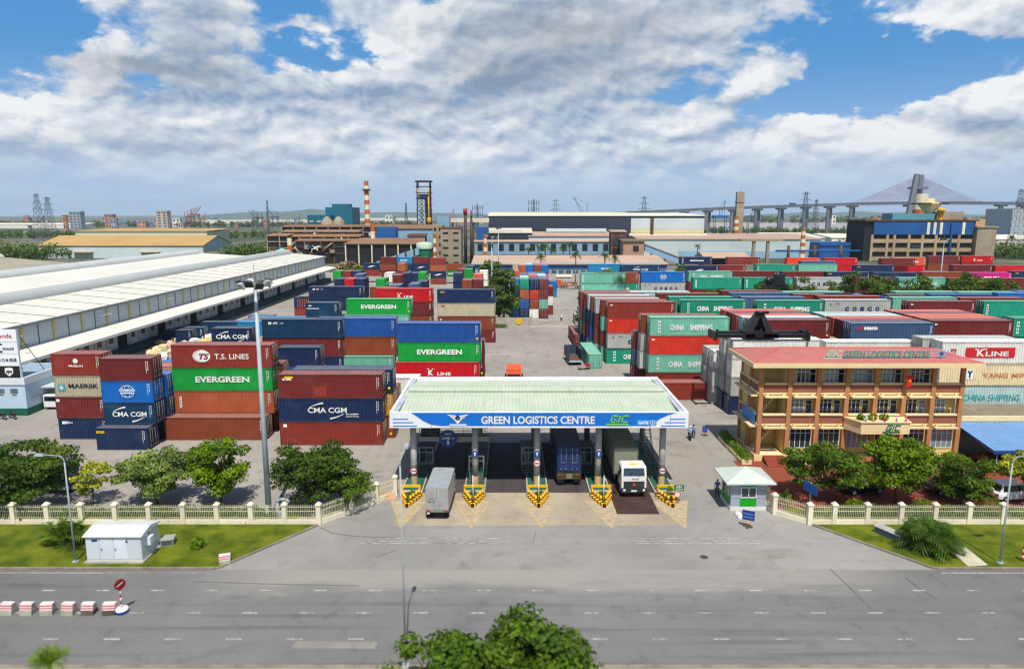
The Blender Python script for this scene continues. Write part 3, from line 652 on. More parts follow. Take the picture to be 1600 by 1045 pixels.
HIDDEN = {11, 12, 16, 22, 30, 32, 36, 40, 43, 44, 51, 60, 63, 69, 70, 76, 82, 84, 94, 105, 108, 109, 111, 119, 164, 167, 170, 178, 222, 227, 229, 231, 240, 254, 256, 258, 262, 263, 265, 266, 268, 269, 271, 272, 274, 275, 277, 278, 280, 282, 284, 286, 288, 290, 303, 306, 308, 312, 313, 325, 327}      # boxes deep inside the stacks that nothing shows of are not built
def container(x, y, z, L, H, spec, label, doors=1, lod=0, rz=0.0, code=True, group='shipping containers'):
    if NCON[0] in HIDDEN: NCON[0] += 1; return None
    ck, _, mkk = spec.partition(':')
    random.seed(NCON[0] * 7 + 3); NCON[0] += 1
    o = thing('shipping_container', label, 'shipping container', (x, y, z), rz + random.uniform(-.003, .003), group)
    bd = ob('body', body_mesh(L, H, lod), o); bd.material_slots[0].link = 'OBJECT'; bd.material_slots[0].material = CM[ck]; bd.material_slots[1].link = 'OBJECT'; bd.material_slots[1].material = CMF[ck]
    if doors and lod < 2:
        for sy in (-1, 1):
            dm, rods = door_mesh(H, sy)
            d = ob('door', dm, o, (doors * (L / 2 - .035), 0, 0), (0, 0, 0 if doors > 0 else math.pi)); d.material_slots[0].link = 'OBJECT'; d.material_slots[0].material = CM[ck]
            if lod == 0:
                for rm in rods: ob('lock_rod', rm, d)
    if mkk: mark(o, mkk, L, H)
    if code and lod < 2 and ck not in ('wht', 'cre'):
        ob('code_marking', CODE, o, (L / 2 - .62, -CWID / 2 - .014, H * .84))
        if random.random() < .45 and L > 7: ob('warning_sticker', YSQ, o, (L / 2 - .45, -CWID / 2 - .013, H * .2))
    return o
def lab(spec, L, lev, n, where, solo=False):
    ck, _, mkk = spec.partition(':'); s = CC[ck][1] + (' short' if L < 8 else '') + ' container'
    if mkk: s += ' with ' + MWORD[mkk]
    where = where.replace(' stack from the lane', ' from the lane')
    r = s + (', ' + lev + ' of ' if n > 1 and not solo else ', ' if n > 1 else ' ') + where
    for a, b in ((' of the ', ' of '), ('lettering', 'letters'), ('small ', ''), (' behind the hedge', ''), (' office containers', ' office ones'), (' short', ''), ('one row behind the', 'row behind'), ('two-word ', ''), (' the ', ' '), (' the ', ' ')):
        if len(r.split()) > (14 if L < 7 else 16): r = r.replace(a, b, 1)
    return r
def stack(pxL, pyT, ztop, L, where, levels, doors=1, lod=0, dy=None, y=None, x=None, code=True):
    """levels bottom to top; None leaves out a level that nothing shows of"""
    if x is None: x, y = G(pxL, pyT, ztop)
    n = len(levels); h = ztop / n
    for k, sp in enumerate(levels):
        if sp is None: continue
        random.seed(int(x * 13 + y * 7 + k)); jx = random.uniform(-.07, .07); jy = random.uniform(-.05, .05)
        if dy and k in dy: jx += dy[k][0]; jy += dy[k][1]
        container(x + L / 2 + jx, y + CWID / 2 + jy, k * h + .002 * k, L, h - .006, sp, lab(sp, L, LV[n][k], n, where, sum(q is not None for q in levels) == 1), doors, lod, code=code)
    return x, y
F40, F20 = 12.19, 6.06
# --- front left group
s1 = stack(78, 553, 10.6, F20, 'the four-high stack nearest the office hut', ['nav:nyk', 'mar:emb', 'tan:msk', 'rbr:mag'])
s2 = stack(153.8, 560, 10.6, F20, 'the front stack with protruding base', ['nav:lbl', 'dpb:cmas', 'azu:csgs', 'mar'], dy={0: (-.45, -1.35)})
stack(0, 0, 10.6, F20, 'the short stack behind the globe container', ['nav', 'dpb', 'azu', None], x=s2[0] + .15, y=s2[1] + 2.75)
stack(0, 0, 7.9, F20, 'the dark short stack three rows back at left', ['nav', 'mar', 'mar'], x=s2[0] + 1.25, y=s2[1] + 5.3)
stack(0, 0, 7.9, F20, 'the roof row behind the front short stack', [None, None, 'org'], x=s2[0] + 1.5, y=s2[1] + 7.9)
stack(0, 0, 7.9, F20, 'the blue roof row behind the front short stack', [None, None, 'blu'], x=s2[0] + 1.5, y=s2[1] + 10.45)
stack(0, 0, 7.9, F20, 'the farther roof row behind the front short stack', [None, None, 'sal'], x=s2[0] + 1.5, y=s2[1] + 13.0)
s3 = stack(265.7, 539, 11.4, F40, 'the stack behind the tall light mast', ['brn', 'org:tri', 'grn:ev', 'rbr:ts'], dy={0: (-.45, -1.9)})
stack(0, 0, 11.4, F40, 'the second row behind the light mast', ['brn', 'yel', 'mar', None], x=s3[0] + .4, y=s3[1] + 2.7)
s4 = stack(433, 585, 8.6, F40, 'the three-high stack beside the canopy', ['rbr:emb', 'nav:cmae', 'mar:isu'])
stack(0, 0, 8.6, F40, 'the row behind the three-high canopy stack', ['brn', 'yel', 'nav'], x=s4[0] + .85, y=s4[1] + 2.7)
stack(0, 0, 8.6, F40, 'the third row behind the three-high canopy stack', ['mar', 'brn', None], x=s4[0] + .95, y=s4[1] + 5.3)
# --- second row, behind the front group
b1 = stack(493, 497.5, 11.4, F40, 'the stack with the mid blue roof line', ['brn', 'mnt:bar', 'brn:tri', 'blu'], dy={1: (-.35, -1.0)})
b2 = stack(620, 505, 11.4, F40, 'the stack behind the canopy roof corner', ['rbr', 'crim:kl', 'grn:ev', 'blu'], dy={1: (-.2, -.6)})
stack(0, 0, 8.4, F40, 'the row behind the green and red stack', ['rbr', 'mar', 'mar'], x=b2[0] + .5, y=b2[1] + 2.7)
stack(586, 597, 2.7, F20, 'on the ground behind the canopy corner', ['rbr'])
stack(583, 590, 5.4, F20, 'the pale pair at the canopy corner', ['org', 'wht'], y=None)
b0 = stack(408, 499, 11.4, F40, 'the stack left of the mid blue one', [None, 'nav', 'mar:tri', 'dpb:nyk'])
stack(433, 543, 8.4, F20, 'the stack showing between mast and maroon container', [None, 'azu', 'nav'])
stack(330, 513, 10.2, F20, 'the stack by the cargo bales', [None, None, 'nav', 'nav:cma'])
for k, (c, nm) in enumerate((('sky', 'near'), ('mar', 'middle'), ('sky', 'far'))):
    xx, yy = G(331, 511, 7.8); stack(0, 0, 7.8, F40, 'the %s roof of the row behind the cargo bales' % nm, [None, None, c], x=xx + 2, y=yy + 6 + 2.6 * k)
stack(313, 503, 2.7, F40, 'parked by the warehouse dock', ['dpb:han'])
stack(274, 512, 2.7, F20, 'on the ground by the cargo bales and dock', ['dpb'])
stack(255, 516, 2.7, F20, 'in the shade by the warehouse dock', ['nav'])
stack(388, 493, 2.7, F20, 'by the dock doors behind the light mast head', ['slt'])
# --- third row
eg = stack(540, 467.5, 11.4, F40, 'the tall green and mint stack', [None, 'mnt', 'mnt', 'grn:ev'], dy={2: (-.25, -.6)})
kl3 = stack(586, 451, 11.4, F40, 'the red and brown stack farther back', ['brn', 'brn', 'mar', 'crim:kl'])
stack(482, 448, 11.0, F40, 'the rear navy stack', [None, None, 'nav', 'nav:nyk'])
stack(477, 473, 11.0, F20, 'the short stack left of the green one', [None, 'red', 'red', 'dpb:cro'])
rk = stack(683, 452.5, 11.4, F40, 'the stack beside the dark trees', ['mar:bar', 'brn:bar', 'tan:rec', 'nav:lbl'])
stack(577, 449, 10.6, F20, 'the gap between navy and red stacks', [None, None, 'yel', 'brn'], code=False)
for k, (px, c) in enumerate(((463, 'org'), (459, 'nav'))): stack(px, 465, 5.4, 2.6 + 3.4, 'the pair beside the dock, ' + ('front' if k == 0 else 'rear'), ['rbr', c], y=None, lod=1)
# ---- containers standing end-on to the street
def estack(pxL, pyT, ztop, where, levels, L=F20, lod=1, x=None, y=None, dx=0, dz=0):
    if x is None: x, y = G(pxL, pyT, ztop)
    n = len(levels); h = ztop / n
    for k, sp in enumerate(levels):
        if sp is None: continue
        random.seed(int(x * 17 + y * 5 + k))
        container(x + CWID / 2 + random.uniform(-.05, .05), y + L / 2 + random.uniform(-.06, .06), k * h, L, h - .006, sp, 'end-on ' + lab(sp, L, LV[n][k], n, where, sum(q is not None for q in levels) == 1), -1, lod, R(90), code=False)
    return x, y
N_ = None
far_left = 'the far left block'
for px, py, lv, nm in ((522, 436, [N_, N_, 'nav', 'nav'], 'leftmost front stack by the loading dock'), (538, 436, [N_, N_, 'crim', 'crim'], 'crimson front stack by the loading dock'), (554, 436, [N_, N_, 'nav', 'nav'], 'front stack right of the crimson one'),
    (520, 424, [N_, N_, N_, 'grn:evs'], 'rear stack against the dock'), (535, 424, [N_, N_, N_, 'rbr'], 'rear stack beside the green one'), (549, 424, [N_, N_, N_, 'nav'], 'rear navy stack in the dock block'), (553, 429, [N_, N_, N_, 'slt'], 'slate roof stack in the dock block'),
    (587, 436, [N_, N_, N_, 'grn:evs'], 'green stack behind the red serif one'), (600, 427, [N_, N_, N_, 'wht'], 'white stack beside the green one'), (613, 430, [N_, N_, 'mar', 'mar'], 'maroon stack behind the red serif one'), (628, 427, [N_, N_, 'nav', 'nav'], 'navy stack beside the maroon one'),
    (638, 427, [N_, N_, N_, 'nav'], 'navy stack left of the second green one'), (652, 426, [N_, N_, N_, 'grn:evs'], 'second green stack right of navy'), (621, 412, [N_, N_, 'rbr', 'org'], 'orange stack before the far row'),
    (609, 446, [N_, N_, N_, 'slt'], 'slate roof low behind the red container'), (638, 444, [N_, N_, N_, 'slt'], 'slate roof behind the corner gap'), (651, 440, [N_, N_, N_, 'nav'], 'low navy stack by the gap'),
    (708, 427, [N_, 'nav', 'nav', 'nav'], 'tall navy stack in the tree block'), (696, 440, [N_, N_, 'mar', N_], 'low maroon stack in the tree block'), (722, 438, [N_, N_, 'rbr', 'brn'], 'brown stack in the tree block'), (739, 437, [N_, N_, 'mar', 'mar'], 'maroon stack touching the trees'),
    (725, 421, [N_, N_, N_, 'grn:evs'], 'green stack in the tree block'), (729, 416, [N_, N_, N_, 'nav'], 'rear navy stack in the tree block'), (749, 424, [N_, N_, 'wht', 'wht'], 'white stack touching the trees'), (740, 429, [N_, N_, N_, 'sal'], 'pink roof stack by the trees'), (714, 421, [N_, N_, N_, 'mar'], 'maroon roof stack in the tree block')):
    estack(px, py, 10.6, nm, lv)
for px, py, lv, nm in ((594, 402, ['mar', 'mar', 'brn', 'mar'], 'far row, leftmost tall stack'), (620, 402, [N_, N_, 'nav', 'sky:blu'], 'far row, second tall stack'), (645, 402, [N_, 'nav', 'nav:hl', 'mar'], 'far row, third tall stack'),
    (672, 403, ['brn', 'nav:hl', 'org', 'rbr'], 'far row, four-high stack by the gap'), (698, 412, [N_, 'grn:evs', 'brn'], 'far row, stack right of the gap'), (568, 411, [N_, 'rbr', 'nav:hl'], 'far row, low left stack')):
    stack(px, py, 10.4 if len(lv) == 4 else 7.9, F20, nm, lv, 1, 1, code=False)
# ---- the block beside the inner gate
for i, lv in enumerate((['dpb', 'tea', 'dpb', 'sky'], ['nav', 'blu', 'org', 'tea'], ['wht', 'brn', 'red', 'nav'], ['mar', 'mnt', 'mar', 'mar'])):
    x0, y0 = G(812.2, 436.8, 10.3); estack(0, 0, 10.3, ('column behind the blue tent roof', 'column right of the tent', 'column with the red door', 'outer column by the inner lane')[i] + ' in the gate block', lv, x=x0 + 2.52 * (i - 1), y=y0 + (0 if i else 1.5), lod=0 if i else 1)
    if i:
        for j, c in enumerate(('sal', 'slt', 'ice')): estack(0, 0, 10.3, ('first', 'second', 'third')[j] + ' roof behind the ' + ('teal', 'navy', 'maroon')[i - 1] + ' door, gate block', [N_, N_, N_, ('sal', 'sky', 'ice', 'slt', 'mar')[(i * 2 + j) % 5]], x=x0 + 2.52 * (i - 1), y=y0 + 6.2 * (j + 1))
estack(0, 0, 7.7, 'set-back column beside the inner lane', ['rbr', 'wht', 'mar'], x=x0 + 2.52 * 3 - .9 + .1, y=y0 + 7)
for i, c in enumerate(('org', 'azu', 'brn', 'azu')):
    x1, y1 = G(810, 415, 10.4); estack(0, 0, 10.4, ('leftmost', 'second', 'third', 'rightmost')[i] + ' column of the rear gate block', [N_, N_, ('tan', 'rbr', 'sal', 'sal')[i], c], x=x1 + 2.5 * i, y=y1)
    estack(0, 0, 10.4, ('leftmost', 'second', 'third', 'rightmost')[i] + ' roof of the rear gate block', [N_, N_, N_, ('tan', 'ice', 'sal', 'sal')[i]], x=x1 + 2.5 * i, y=y1 + 6.2)
estack(0, 0, 5.2, 'azure pair behind the gate block', ['sky', 'azu'], x=x1 + 10.3, y=y1 - 1)
estack(799, 424, 9.0, 'salmon column left of the rear gate block', [N_, 'mar', 'sal']); estack(801, 412, 9.5, 'pale column left of the rear gate block', [N_, N_, 'tan'])
# ---- two boxes set down in the lane
xa, ya = G(896, 542); container(xa + 1.22, ya + F40 / 2, 0, F40, 2.6, 'mar', 'maroon container set down alone beside the lane, behind the mint one', -1, 0, R(91), code=False)
xa, ya = G(919, 575.5); container(xa + 1.0, ya + F40 / 2 - .4, 0, F40, 2.6, 'mnt', 'pale mint container set down alone beside the open trailer', -1, 0, R(92), code=False)
# ---- right yard
def row(where, ztop, items, lod=1, doors=-1):
    for i, (px, py, lv) in enumerate(items):
        stack(px, py, ztop, F40, '%s stack from the lane, %s' % (('first', 'second', 'third', 'fourth', 'fifth', 'sixth', 'seventh', 'eighth', 'ninth', 'tenth')[i], where), [N_] * (4 - len(lv)) + lv, doors, lod)
cs = stack(1016, 496, 11.5, F40, 'the front stack left of the white office containers', ['rbr', 'mnt:chs', 'red:tex', 'mnt:chs'], -1)
stack(0, 0, 11.5, F40, 'the row behind the front mint stack', [N_, 'gry', 'gry', 'brn'], -1, x=cs[0] - .9, y=cs[1] + 2.7)
stack(0, 0, 8.4, F40, 'the low row behind the front mint stack', ['mar', 'slt', 'mar'], -1, x=cs[0] - 1.5, y=cs[1] + 5.4)
xa, ya = G(1050, 625); container(xa + 3.0, ya + 1.3, 0, F40, 2.6, 'rbr', 'brick red container on the ground behind the canopy corner, below the mint stack', -1, 0)
r2 = stack(950, 472, 11.4, F40, 'the stack at the lane corner', ['tea:chs', 'gry:cos', 'red:tex', 'rbr:tex'], -1)
pal = ['mar', 'blu', 'tea', 'rbr', 'nav', 'gry', 'brn', 'mnt', 'mar', 'dpb']
random.seed(11)
for i, (dx, dz) in enumerate(((-.75, 0), (-1.6, 0), (-2.1, .1), (-2.4, 0), (-2.9, .1), (-3.3, 0), (-3.4, 0))):
    lv = [random.choice(pal) for _ in range(4)]; lv[3] = ('rbr', 'gry', 'brn', 'ice', 'mar', 'brn', 'rbr')[i]
    stack(0, 0, 11.4, F40, 'the %s row behind the lane corner stack' % ('first', 'second', 'third', 'fourth', 'fifth', 'sixth', 'seventh')[i], lv, -1, 1, x=r2[0] + dx, y=r2[1] + 2.62 * (i + 1), code=False)
row('second yard row', 11.5, [(1063, 469, ['tea:chs']), (1183, 470, ['mar', 'tea:chs']), (1289, 469, ['gry', 'gry:cos']), (1421, 471, ['mar', 'mar:tex']), (1538, 471, ['tea', 'tea:bar'])], 0)
row('one row behind the teal name', 11.5, [(1046, 464, ['tea']), (1160, 464.5, ['slt']), (1279, 463, ['rbr']), (1396, 465, ['mnt']), (1502, 465.5, ['rbr']), (1612, 465, ['blu'])], 1)
row('two rows behind the teal name', 11.5, [(1028, 459, ['mar']), (1142, 458, ['slt']), (1240, 460, ['rbr']), (1292, 460.5, ['azu:csgs']), (1350, 460.5, ['mar']), (1455, 460, ['blu']), (1560, 458, ['azu'])], 1)
row('three rows behind the teal name', 11.5, [(985, 456, ['ice']), (1128, 454.5, ['mar']), (1226, 456, ['mnt']), (1400, 456, ['mnt']), (1498, 456.5, ['mnt']), (1590, 455, ['blu'])], 1)
row('first yard row', 11.5, [(1171, 500, ['mar', 'mar']), (1330, 505, ['slt', 'slt:sea']), (1457, 501, ['mar', 'mar:tex']), (1585, 497, ['tea', 'tea:bar'])], 0)
m1 = G(1171, 500, 11.5); m2 = G(1330, 505, 11.5); m3 = G(1457, 501, 11.5)
for k, (c1, c2, c3) in enumerate((('ice', 'mar', 'sal'), ('sal', 'sal', 'sal'), ('mar', 'ice', 'mar'), ('sal', 'gry', 'sal'))):
    nm = ('first', 'second', 'third', 'fourth')[k]
    for q, (mm, c) in enumerate(((m1, c1), (m2, c2), (m3, c3))):
        stack(0, 0, 11.5, F40, '%s roof behind the %s' % (nm, ('crane boom stack', 'slate arrow-logo stack', 'big maroon front stack')[q]), [N_, ('slt', 'mar', 'nav')[q], pal[(k * 3 + q) % 10], c] if k < 2 else [N_, N_, pal[(k * 5 + q) % 10], c], -1, 1, x=mm[0] - .15 * (k + 1), y=mm[1] + 2.55 * (k + 1), code=False)
w1 = stack(1145, 531, 10.4, F40, 'the white stack behind the office roof', ['nav', 'gry', 'wht', 'wht'], -1)
stack(0, 0, 10.4, F40, 'the row behind the white office stack', ['dpb', 'gry', 'gry', 'wht'], -1, x=w1[0] - .2, y=w1[1] + 2.65)
stack(0, 0, 7.8, F40, 'the lower row behind the white office stack', ['gry', 'gry', 'wht'], -1, x=w1[0] - .9, y=w1[1] + 5.3)
stack(0, 0, 7.8, F40, 'the rearmost low row behind the office', ['wht', 'gry', 'gry'], -1, x=w1[0] - 1.2, y=w1[1] + 7.95)
stack(1290, 534, 10.4, F40, 'the middle white stack behind the office ridge', [N_, N_, 'wht', 'wht'], -1)
kw = stack(1473, 534, 11.3, F40, 'the white stack right of the office', ['wht', 'ice:chst', 'cre:yml', 'wht:klw'], -1)
stack(0, 0, 11.3, F40, 'the row behind the red name panel', [N_, 'rbr', 'gry', 'gry'], -1, x=kw[0] - 1.0, y=kw[1] + 2.65)
row('third yard row behind the hedge', 11.5, [(1084, 434, ['rbr', 'tea:bar']), (1163, 434, ['rbr', 'tea:bar']), (1245, 434, ['tan', 'gry:cos']), (1320, 434, ['mar', 'mar']), (1405, 434, ['mnt', 'mnt:chs']), (1485, 435, ['mar', 'mar:bar']), (1562, 435, ['mar', 'mar:bar'])], 1)
row('fourth yard row', 11.5, [(928, 426, ['tea:chs', 'brn:bar']), (1002, 425, ['gry:cos', 'azu:csgs']), (1076, 424, ['mar', 'mnt:chs']), (1146, 424, ['mar']), (1223, 424.5, ['mar']), (1291, 425, ['nav:lbl']), (1365, 426, ['nav']), (1442, 425.5, ['brn']), (1511, 426, ['mag:one'])], 1)
row('fifth yard row', 11.5, [(919, 413, ['sky:blu']), (971, 414, ['dpb:cma']), (1062, 415, ['nav:hl']), (1104, 414.5, ['rbr']), (1182, 413.5, ['tea:bar']), (1248, 413.5, ['mnt']), (1337, 414.5, ['nav:lbl']), (1490, 414.5, ['mar']), (1556, 415, ['crim']), (1584, 424, ['nav:lbl'])], 1)
row('rearmost yard row', 11.2, [(1063, 401.5, ['nav:sino']), (1137, 402, ['rbr']), (1230, 403, ['ora:hl']), (1252, 408, ['slt:hl']), (1289, 403, ['crim', 'crim']), (1378, 404, ['mar']), (1396, 403, ['crim', 'sal:hyu']), (1452, 400, ['brn', 'mar']), (1503, 400, ['brn', 'crim:kl'])], 1)

xa, ya = G(907, 428, 11.5); stack(0, 0, 11.5, F40, 'the stack behind the rust brown one', [N_, N_, 'mnt:bar', 'mnt:bar'], -1, 1, x=xa + .3, y=ya + 3.2)
# ------------------------------------------------------------------ gate canopy, islands, booths
CX0, CX1, CY0, CY1 = -11.85, 17.1, 65.2, 79.8
roof_m, t, b = base_mat('pale_green_roof_sheet'); tc = t.node('ShaderNodeTexCoord'); sp = t.node('ShaderNodeSeparateXYZ'); t.l.new(tc.outputs['Object'], sp.inputs[0])
w = t.math('FRACT', t.math('MULTIPLY', sp.outputs[0], 2.6)); rib = t.ramp(w, 0.0, 0.22, 1.0, 0.0)
n = t.noise(tc.outputs['Object'], .35, 6, .65); n2 = t.noise(t.scaled(tc.outputs['Object'], (2.2, .25, 1)), 1.0, 5)
c = t.mix(t.ramp(n, .35, .7), lin((192, 208, 180), .82), lin((208, 214, 194), .82)); c = t.mix(t.math('MULTIPLY', t.ramp(n2, .52, .75), .4), c, lin((166, 168, 140), .8))
c = t.mix(t.math('MULTIPLY', rib, .35), c, lin((150, 172, 146), .7)); t.l.new(c, b.inputs['Base Color']); b.inputs['Roughness'].default_value = .55
bp = t.node('ShaderNodeBump'); bp.inputs['Strength'].default_value = .6; bp.inputs['Distance'].default_value = .04; t.l.new(rib, bp.inputs['Height']); t.l.new(bp.outputs[0], b.inputs['Normal'])
can = thing('gate_canopy', 'wide pale green roofed gate canopy with a long blue sign over the truck lanes', 'gate canopy', (0, 0, 0))
YR = 74.2
mb = MB()
mb.hexa([(CX0 + .3, CY0 + .3, 7.55), (CX1 - .3, CY0 + .3, 7.55), (CX1 - .3, YR - .9, 8.05), (CX0 + .3, YR - .9, 8.05), (CX0 + .3, CY0 + .3, 7.62), (CX1 - .3, CY0 + .3, 7.62), (CX1 - .3, YR - .9, 8.15), (CX0 + .3, YR - .9, 8.15)])
mb.hexa([(CX0 + .3, YR + .9, 8.05), (CX1 - .3, YR + .9, 8.05), (CX1 - .3, CY1 - .1, 7.75), (CX0 + .3, CY1 - .1, 7.75), (CX0 + .3, YR + .9, 8.15), (CX1 - .3, YR + .9, 8.15), (CX1 - .3, CY1 - .1, 7.85), (CX0 + .3, CY1 - .1, 7.85)])
mb.build('roof', roof_m, can)
mb = MB(); mb.prism([(YR - 1.0, 8.12), (YR + 1.0, 8.12), (YR + 1.0, 8.3), (YR, 8.42), (YR - 1.0, 8.3)], CX1 - .7, 0, 'x', CX0 + .7); mb.build('ridge_vent', roof_m, can)
mb = MB(); mb.box(CX0 + .6, CX1 - .6, CY0 + .75, CY0 + .95, 7.665, 7.70); mb.box(CX0 + .7, CX1 - .7, YR + .98, YR + 1.1, 8.1, 8.2); mb.box(CX0 + .7, CX1 - .7, YR - 1.1, YR - .98, 8.1, 8.16); mb.build('gutter', M('gutter_dark', (86, 92, 84), .8, .3), can)
fas_w = M('fascia_white', (226, 230, 234), .4, .04, .5, streak=.12); fas_b = M('fascia_blue', (6, 112, 208), .4, .05, .5, streak=.10)
mb = MB(); mb.box(CX0, CX1, CY0, CY0 + .3, 6.62, 8.18); mb.box(CX0, CX1, CY1, CY1 + .25, 6.9, 8.22)
mb.box(CX0, CX0 + .28, CY0 + .3, CY1, 6.8, 8.19); mb.box(CX1 - .28, CX1, CY0 + .3, CY1, 6.8, 8.19)
fas = mb.build('fascia', fas_w, can)
for xf in (CX0 + .281, CX1 - .7): mb = MB(); mb.box(xf, xf + .419, CY0 + .301, CY1 - .001, 7.95, 8.05); mb.build('side_flashing', M('flashing_grey', (170, 176, 190), .5, .2, .8, streak=.3), can)
mb = MB(); yb = CY0 - .02
bl = [(-9.7 + 0, 8.14), (-8.9, 7.62), (-8.2, 7.15), (-7.4, 6.90), (-6.6, 6.84)]
L = [(CX0 + 2.1, 8.14), (CX0 + 2.7, 7.75), (CX0 + 3.3, 7.3), (CX0 + 4.0, 6.97), (CX0 + 4.9, 6.84)]
Rr = [(CX1 - 3.7, 6.84), (CX1 - 3.3, 7.15), (CX1 - 2.7, 7.6), (CX1 - 1.9, 7.95), (CX1 - 1.2, 8.14)]
mb.prism(L + Rr, CY0 - .001, 0, 'y', CY0 - .03); mb.build('blue_panel', fas_b, fas)
mb = MB()
for k in range(1, 15):
    x = CX0 + 2.1 + k * 1.93
    if x < CX1 - 1: mb.box(x - .008, x + .008, CY0 - .037, CY0 - .031, 6.64, 8.12)
mb.build('panel_joint', M('joint_dark', (8, 64, 130), .7, .1), fas)
mb = MB()
for k, (a, e) in enumerate(((1.5, .3), (2.0, .3), (2.35, .3))):
    z = 7.5 - k * .34; mb.box(CX0 + e, CX0 + a + e - .0, CY0 - .02, CY0 - .004, z - .045, z + .045); mb.box(CX1 - a - e, CX1 - e, CY0 - .02, CY0 - .004, z - .045, z + .045)
mb.build('blue_stripe', fas_b, fas)
yt = CY0 - .06
text('GREEN LOGISTICS CENTRE', letw, fas, (2.52, yt, 7.42), .80, 11.0, bold=.03)
glcg = M('logo_green', (110, 190, 70), .5, .05)
def glc(parent, cx, cz, y, s, m, m2=None, nm='logo'):
    mb = MB()
    def bar(pts, w=.062): 
        for a, c in zip(pts[:-1], pts[1:]):
            a = Vector(a); c = Vector(c); d = (c - a).normalized(); n_ = Vector((-d.y, d.x)) * w; a2 = a - d * w * .6; c2 = c + d * w * .6
            mb.prism([(cx + s * p.x, cz + s * p.y) for p in (a2 - n_, c2 - n_, c2 + n_, a2 + n_)], y + .02, 0, 'y', y - .03)
    bar([(-1.2, -.44), (.95, -.44)]); bar([(-.02, .42), (-.58, .42), (-.80, -.2), (-.26, -.2), (-.18, .06), (-.42, .06)]); bar([(-.02, -.2), (.20, .42)])
    bar([(1.0, .42), (.45, .42), (.3, -.2), (.85, -.2)])
    return mb.build(nm, m, parent)
glc(fas, 10.3, 7.42, yt, .98, glcg)
def winged(parent, cx, cz, y, s, mw, mr, nm='winged_emblem', tilt=None):
    mb = MB()
    for sg in (-1, 1):
        for k in range(3):
            p = [(sg * .12, .28 - .2 * k), (sg * (1.0 - .25 * k), .42 - .22 * k), (sg * (.86 - .25 * k), .3 - .22 * k), (sg * .14, .14 - .2 * k)]
            p = [(cx + s * a, cz + s * c) for a, c in p]
            if sg > 0: p = p[::-1]
            mb.prism(p, y + .02, 0, 'y', y - .03)
    mb.prism([(cx - .28 * s, cz - .2 * s), (cx, cz - .55 * s), (cx + .28 * s, cz - .2 * s), (cx, cz + .1 * s)], y + .015, 0, 'y', y - .02)
    e = mb.build(nm, mw, parent)
    mb = MB(); ring(mb, cx, cz + .08 * s, .10 * s, .24 * s, y - .04, 18); ring(mb, cx, cz + .08 * s, .0, .06 * s, y - .041, 12); mb.build('emblem_ring', mr, e); return e
em = winged(fas, -5.25, 7.56, yt, 1.0, letw, letn)
mb = MB(); mb.box(-6.05, -4.4, yt, CY0 - .031, 6.82, 7.02); mb.build('emblem_plate', M('emblem_plate_grey', (190, 205, 225), .5, .1), fas)
mb = MB(); mb.box(13.05 - .95, 13.05 + .95, CY0 - .05, CY0 - .031, 6.92, 7.42); mb.build('gate_number_panel', M('panel_sky', (50, 140, 214), .5, .05), fas)
text('GATE', letw, fas, (12.72, yt - .01, 7.15), .30, .95, bold=.05)
mb = MB(); ring(mb, 13.62, 7.16, .20, .245, yt - .01, 20); mb.build('number_ring', letw, fas); text('1', letw, fas, (13.62, yt - .01, 7.16), .26, bold=.04)
mb = MB()
for k in range(5):
    y = 66.4 + k * 3.1; mb.box(CX0 + .35, CX1 - .35, y - .12, y + .12, 6.95, 7.45)
for x in ISL: mb.box(x - .1, x + .1, CY0 + .35, CY1 - .1, 6.7, 6.94)
mb.build('roof_beam', M('beam_grey', (120, 124, 128), .6, .1), can)
colm = M('column_concrete', (172, 170, 164), .7, .12, .8, streak=.15)
for x in ISL:
    for y in (66.9, 77.4):
        mb = MB(); mb.tube((x, y, .2), (x, y, 6.7), .32, n=18)
        for z in (2.4, 4.6): mb.lathe([(.325, z), (.335, z + .02), (.335, z + .06), (.325, z + .08)], (x, y, 0), 18)
        c_ = mb.build('column', colm, can)
        if y < 70:
            mb = MB(); mb.tube((x, y, .2), (x, y, 1.15), .335, n=18, cap=False); mb.build('column_foot', M('column_foot_tan', (196, 170, 120), .7, .2), c_)
# walkway between the first two columns
wk = M('walkway_steel', (118, 122, 124), .5, .15, metal=.2)
mb = MB(); mb.box(ISL[0] + .2, ISL[1] + 1.3, 69.2, 70.6, 4.15, 4.25); mb.box(ISL[0] + .2, ISL[1] + 1.3, 69.1, 69.2, 3.95, 4.45); wo = mb.build('walkway', M('walkway_edge', (150, 154, 156), .5, .1), can)
mb = MB()
for z in (4.75, 5.05, 5.35): mb.tube((ISL[0] + .3, 69.15, z), (ISL[1] + 1.2, 69.15, z), .03, n=6)
for k in range(7): x = ISL[0] + .3 + k * 1.13; mb.tube((x, 69.15, 4.4), (x, 69.15, 5.36), .03, n=6)
mb.build('handrail', wk, wo)
mb = MB()
for k in range(4): mb.box(ISL[0] + .4 + k * .5, ISL[0] + .85 + k * .5, 69.6, 70.3, 4.26, 5.0 + .15 * (k % 2))
mb.build('equipment_crate', M('crate_dark', (70, 70, 66), .7, .2), wo)
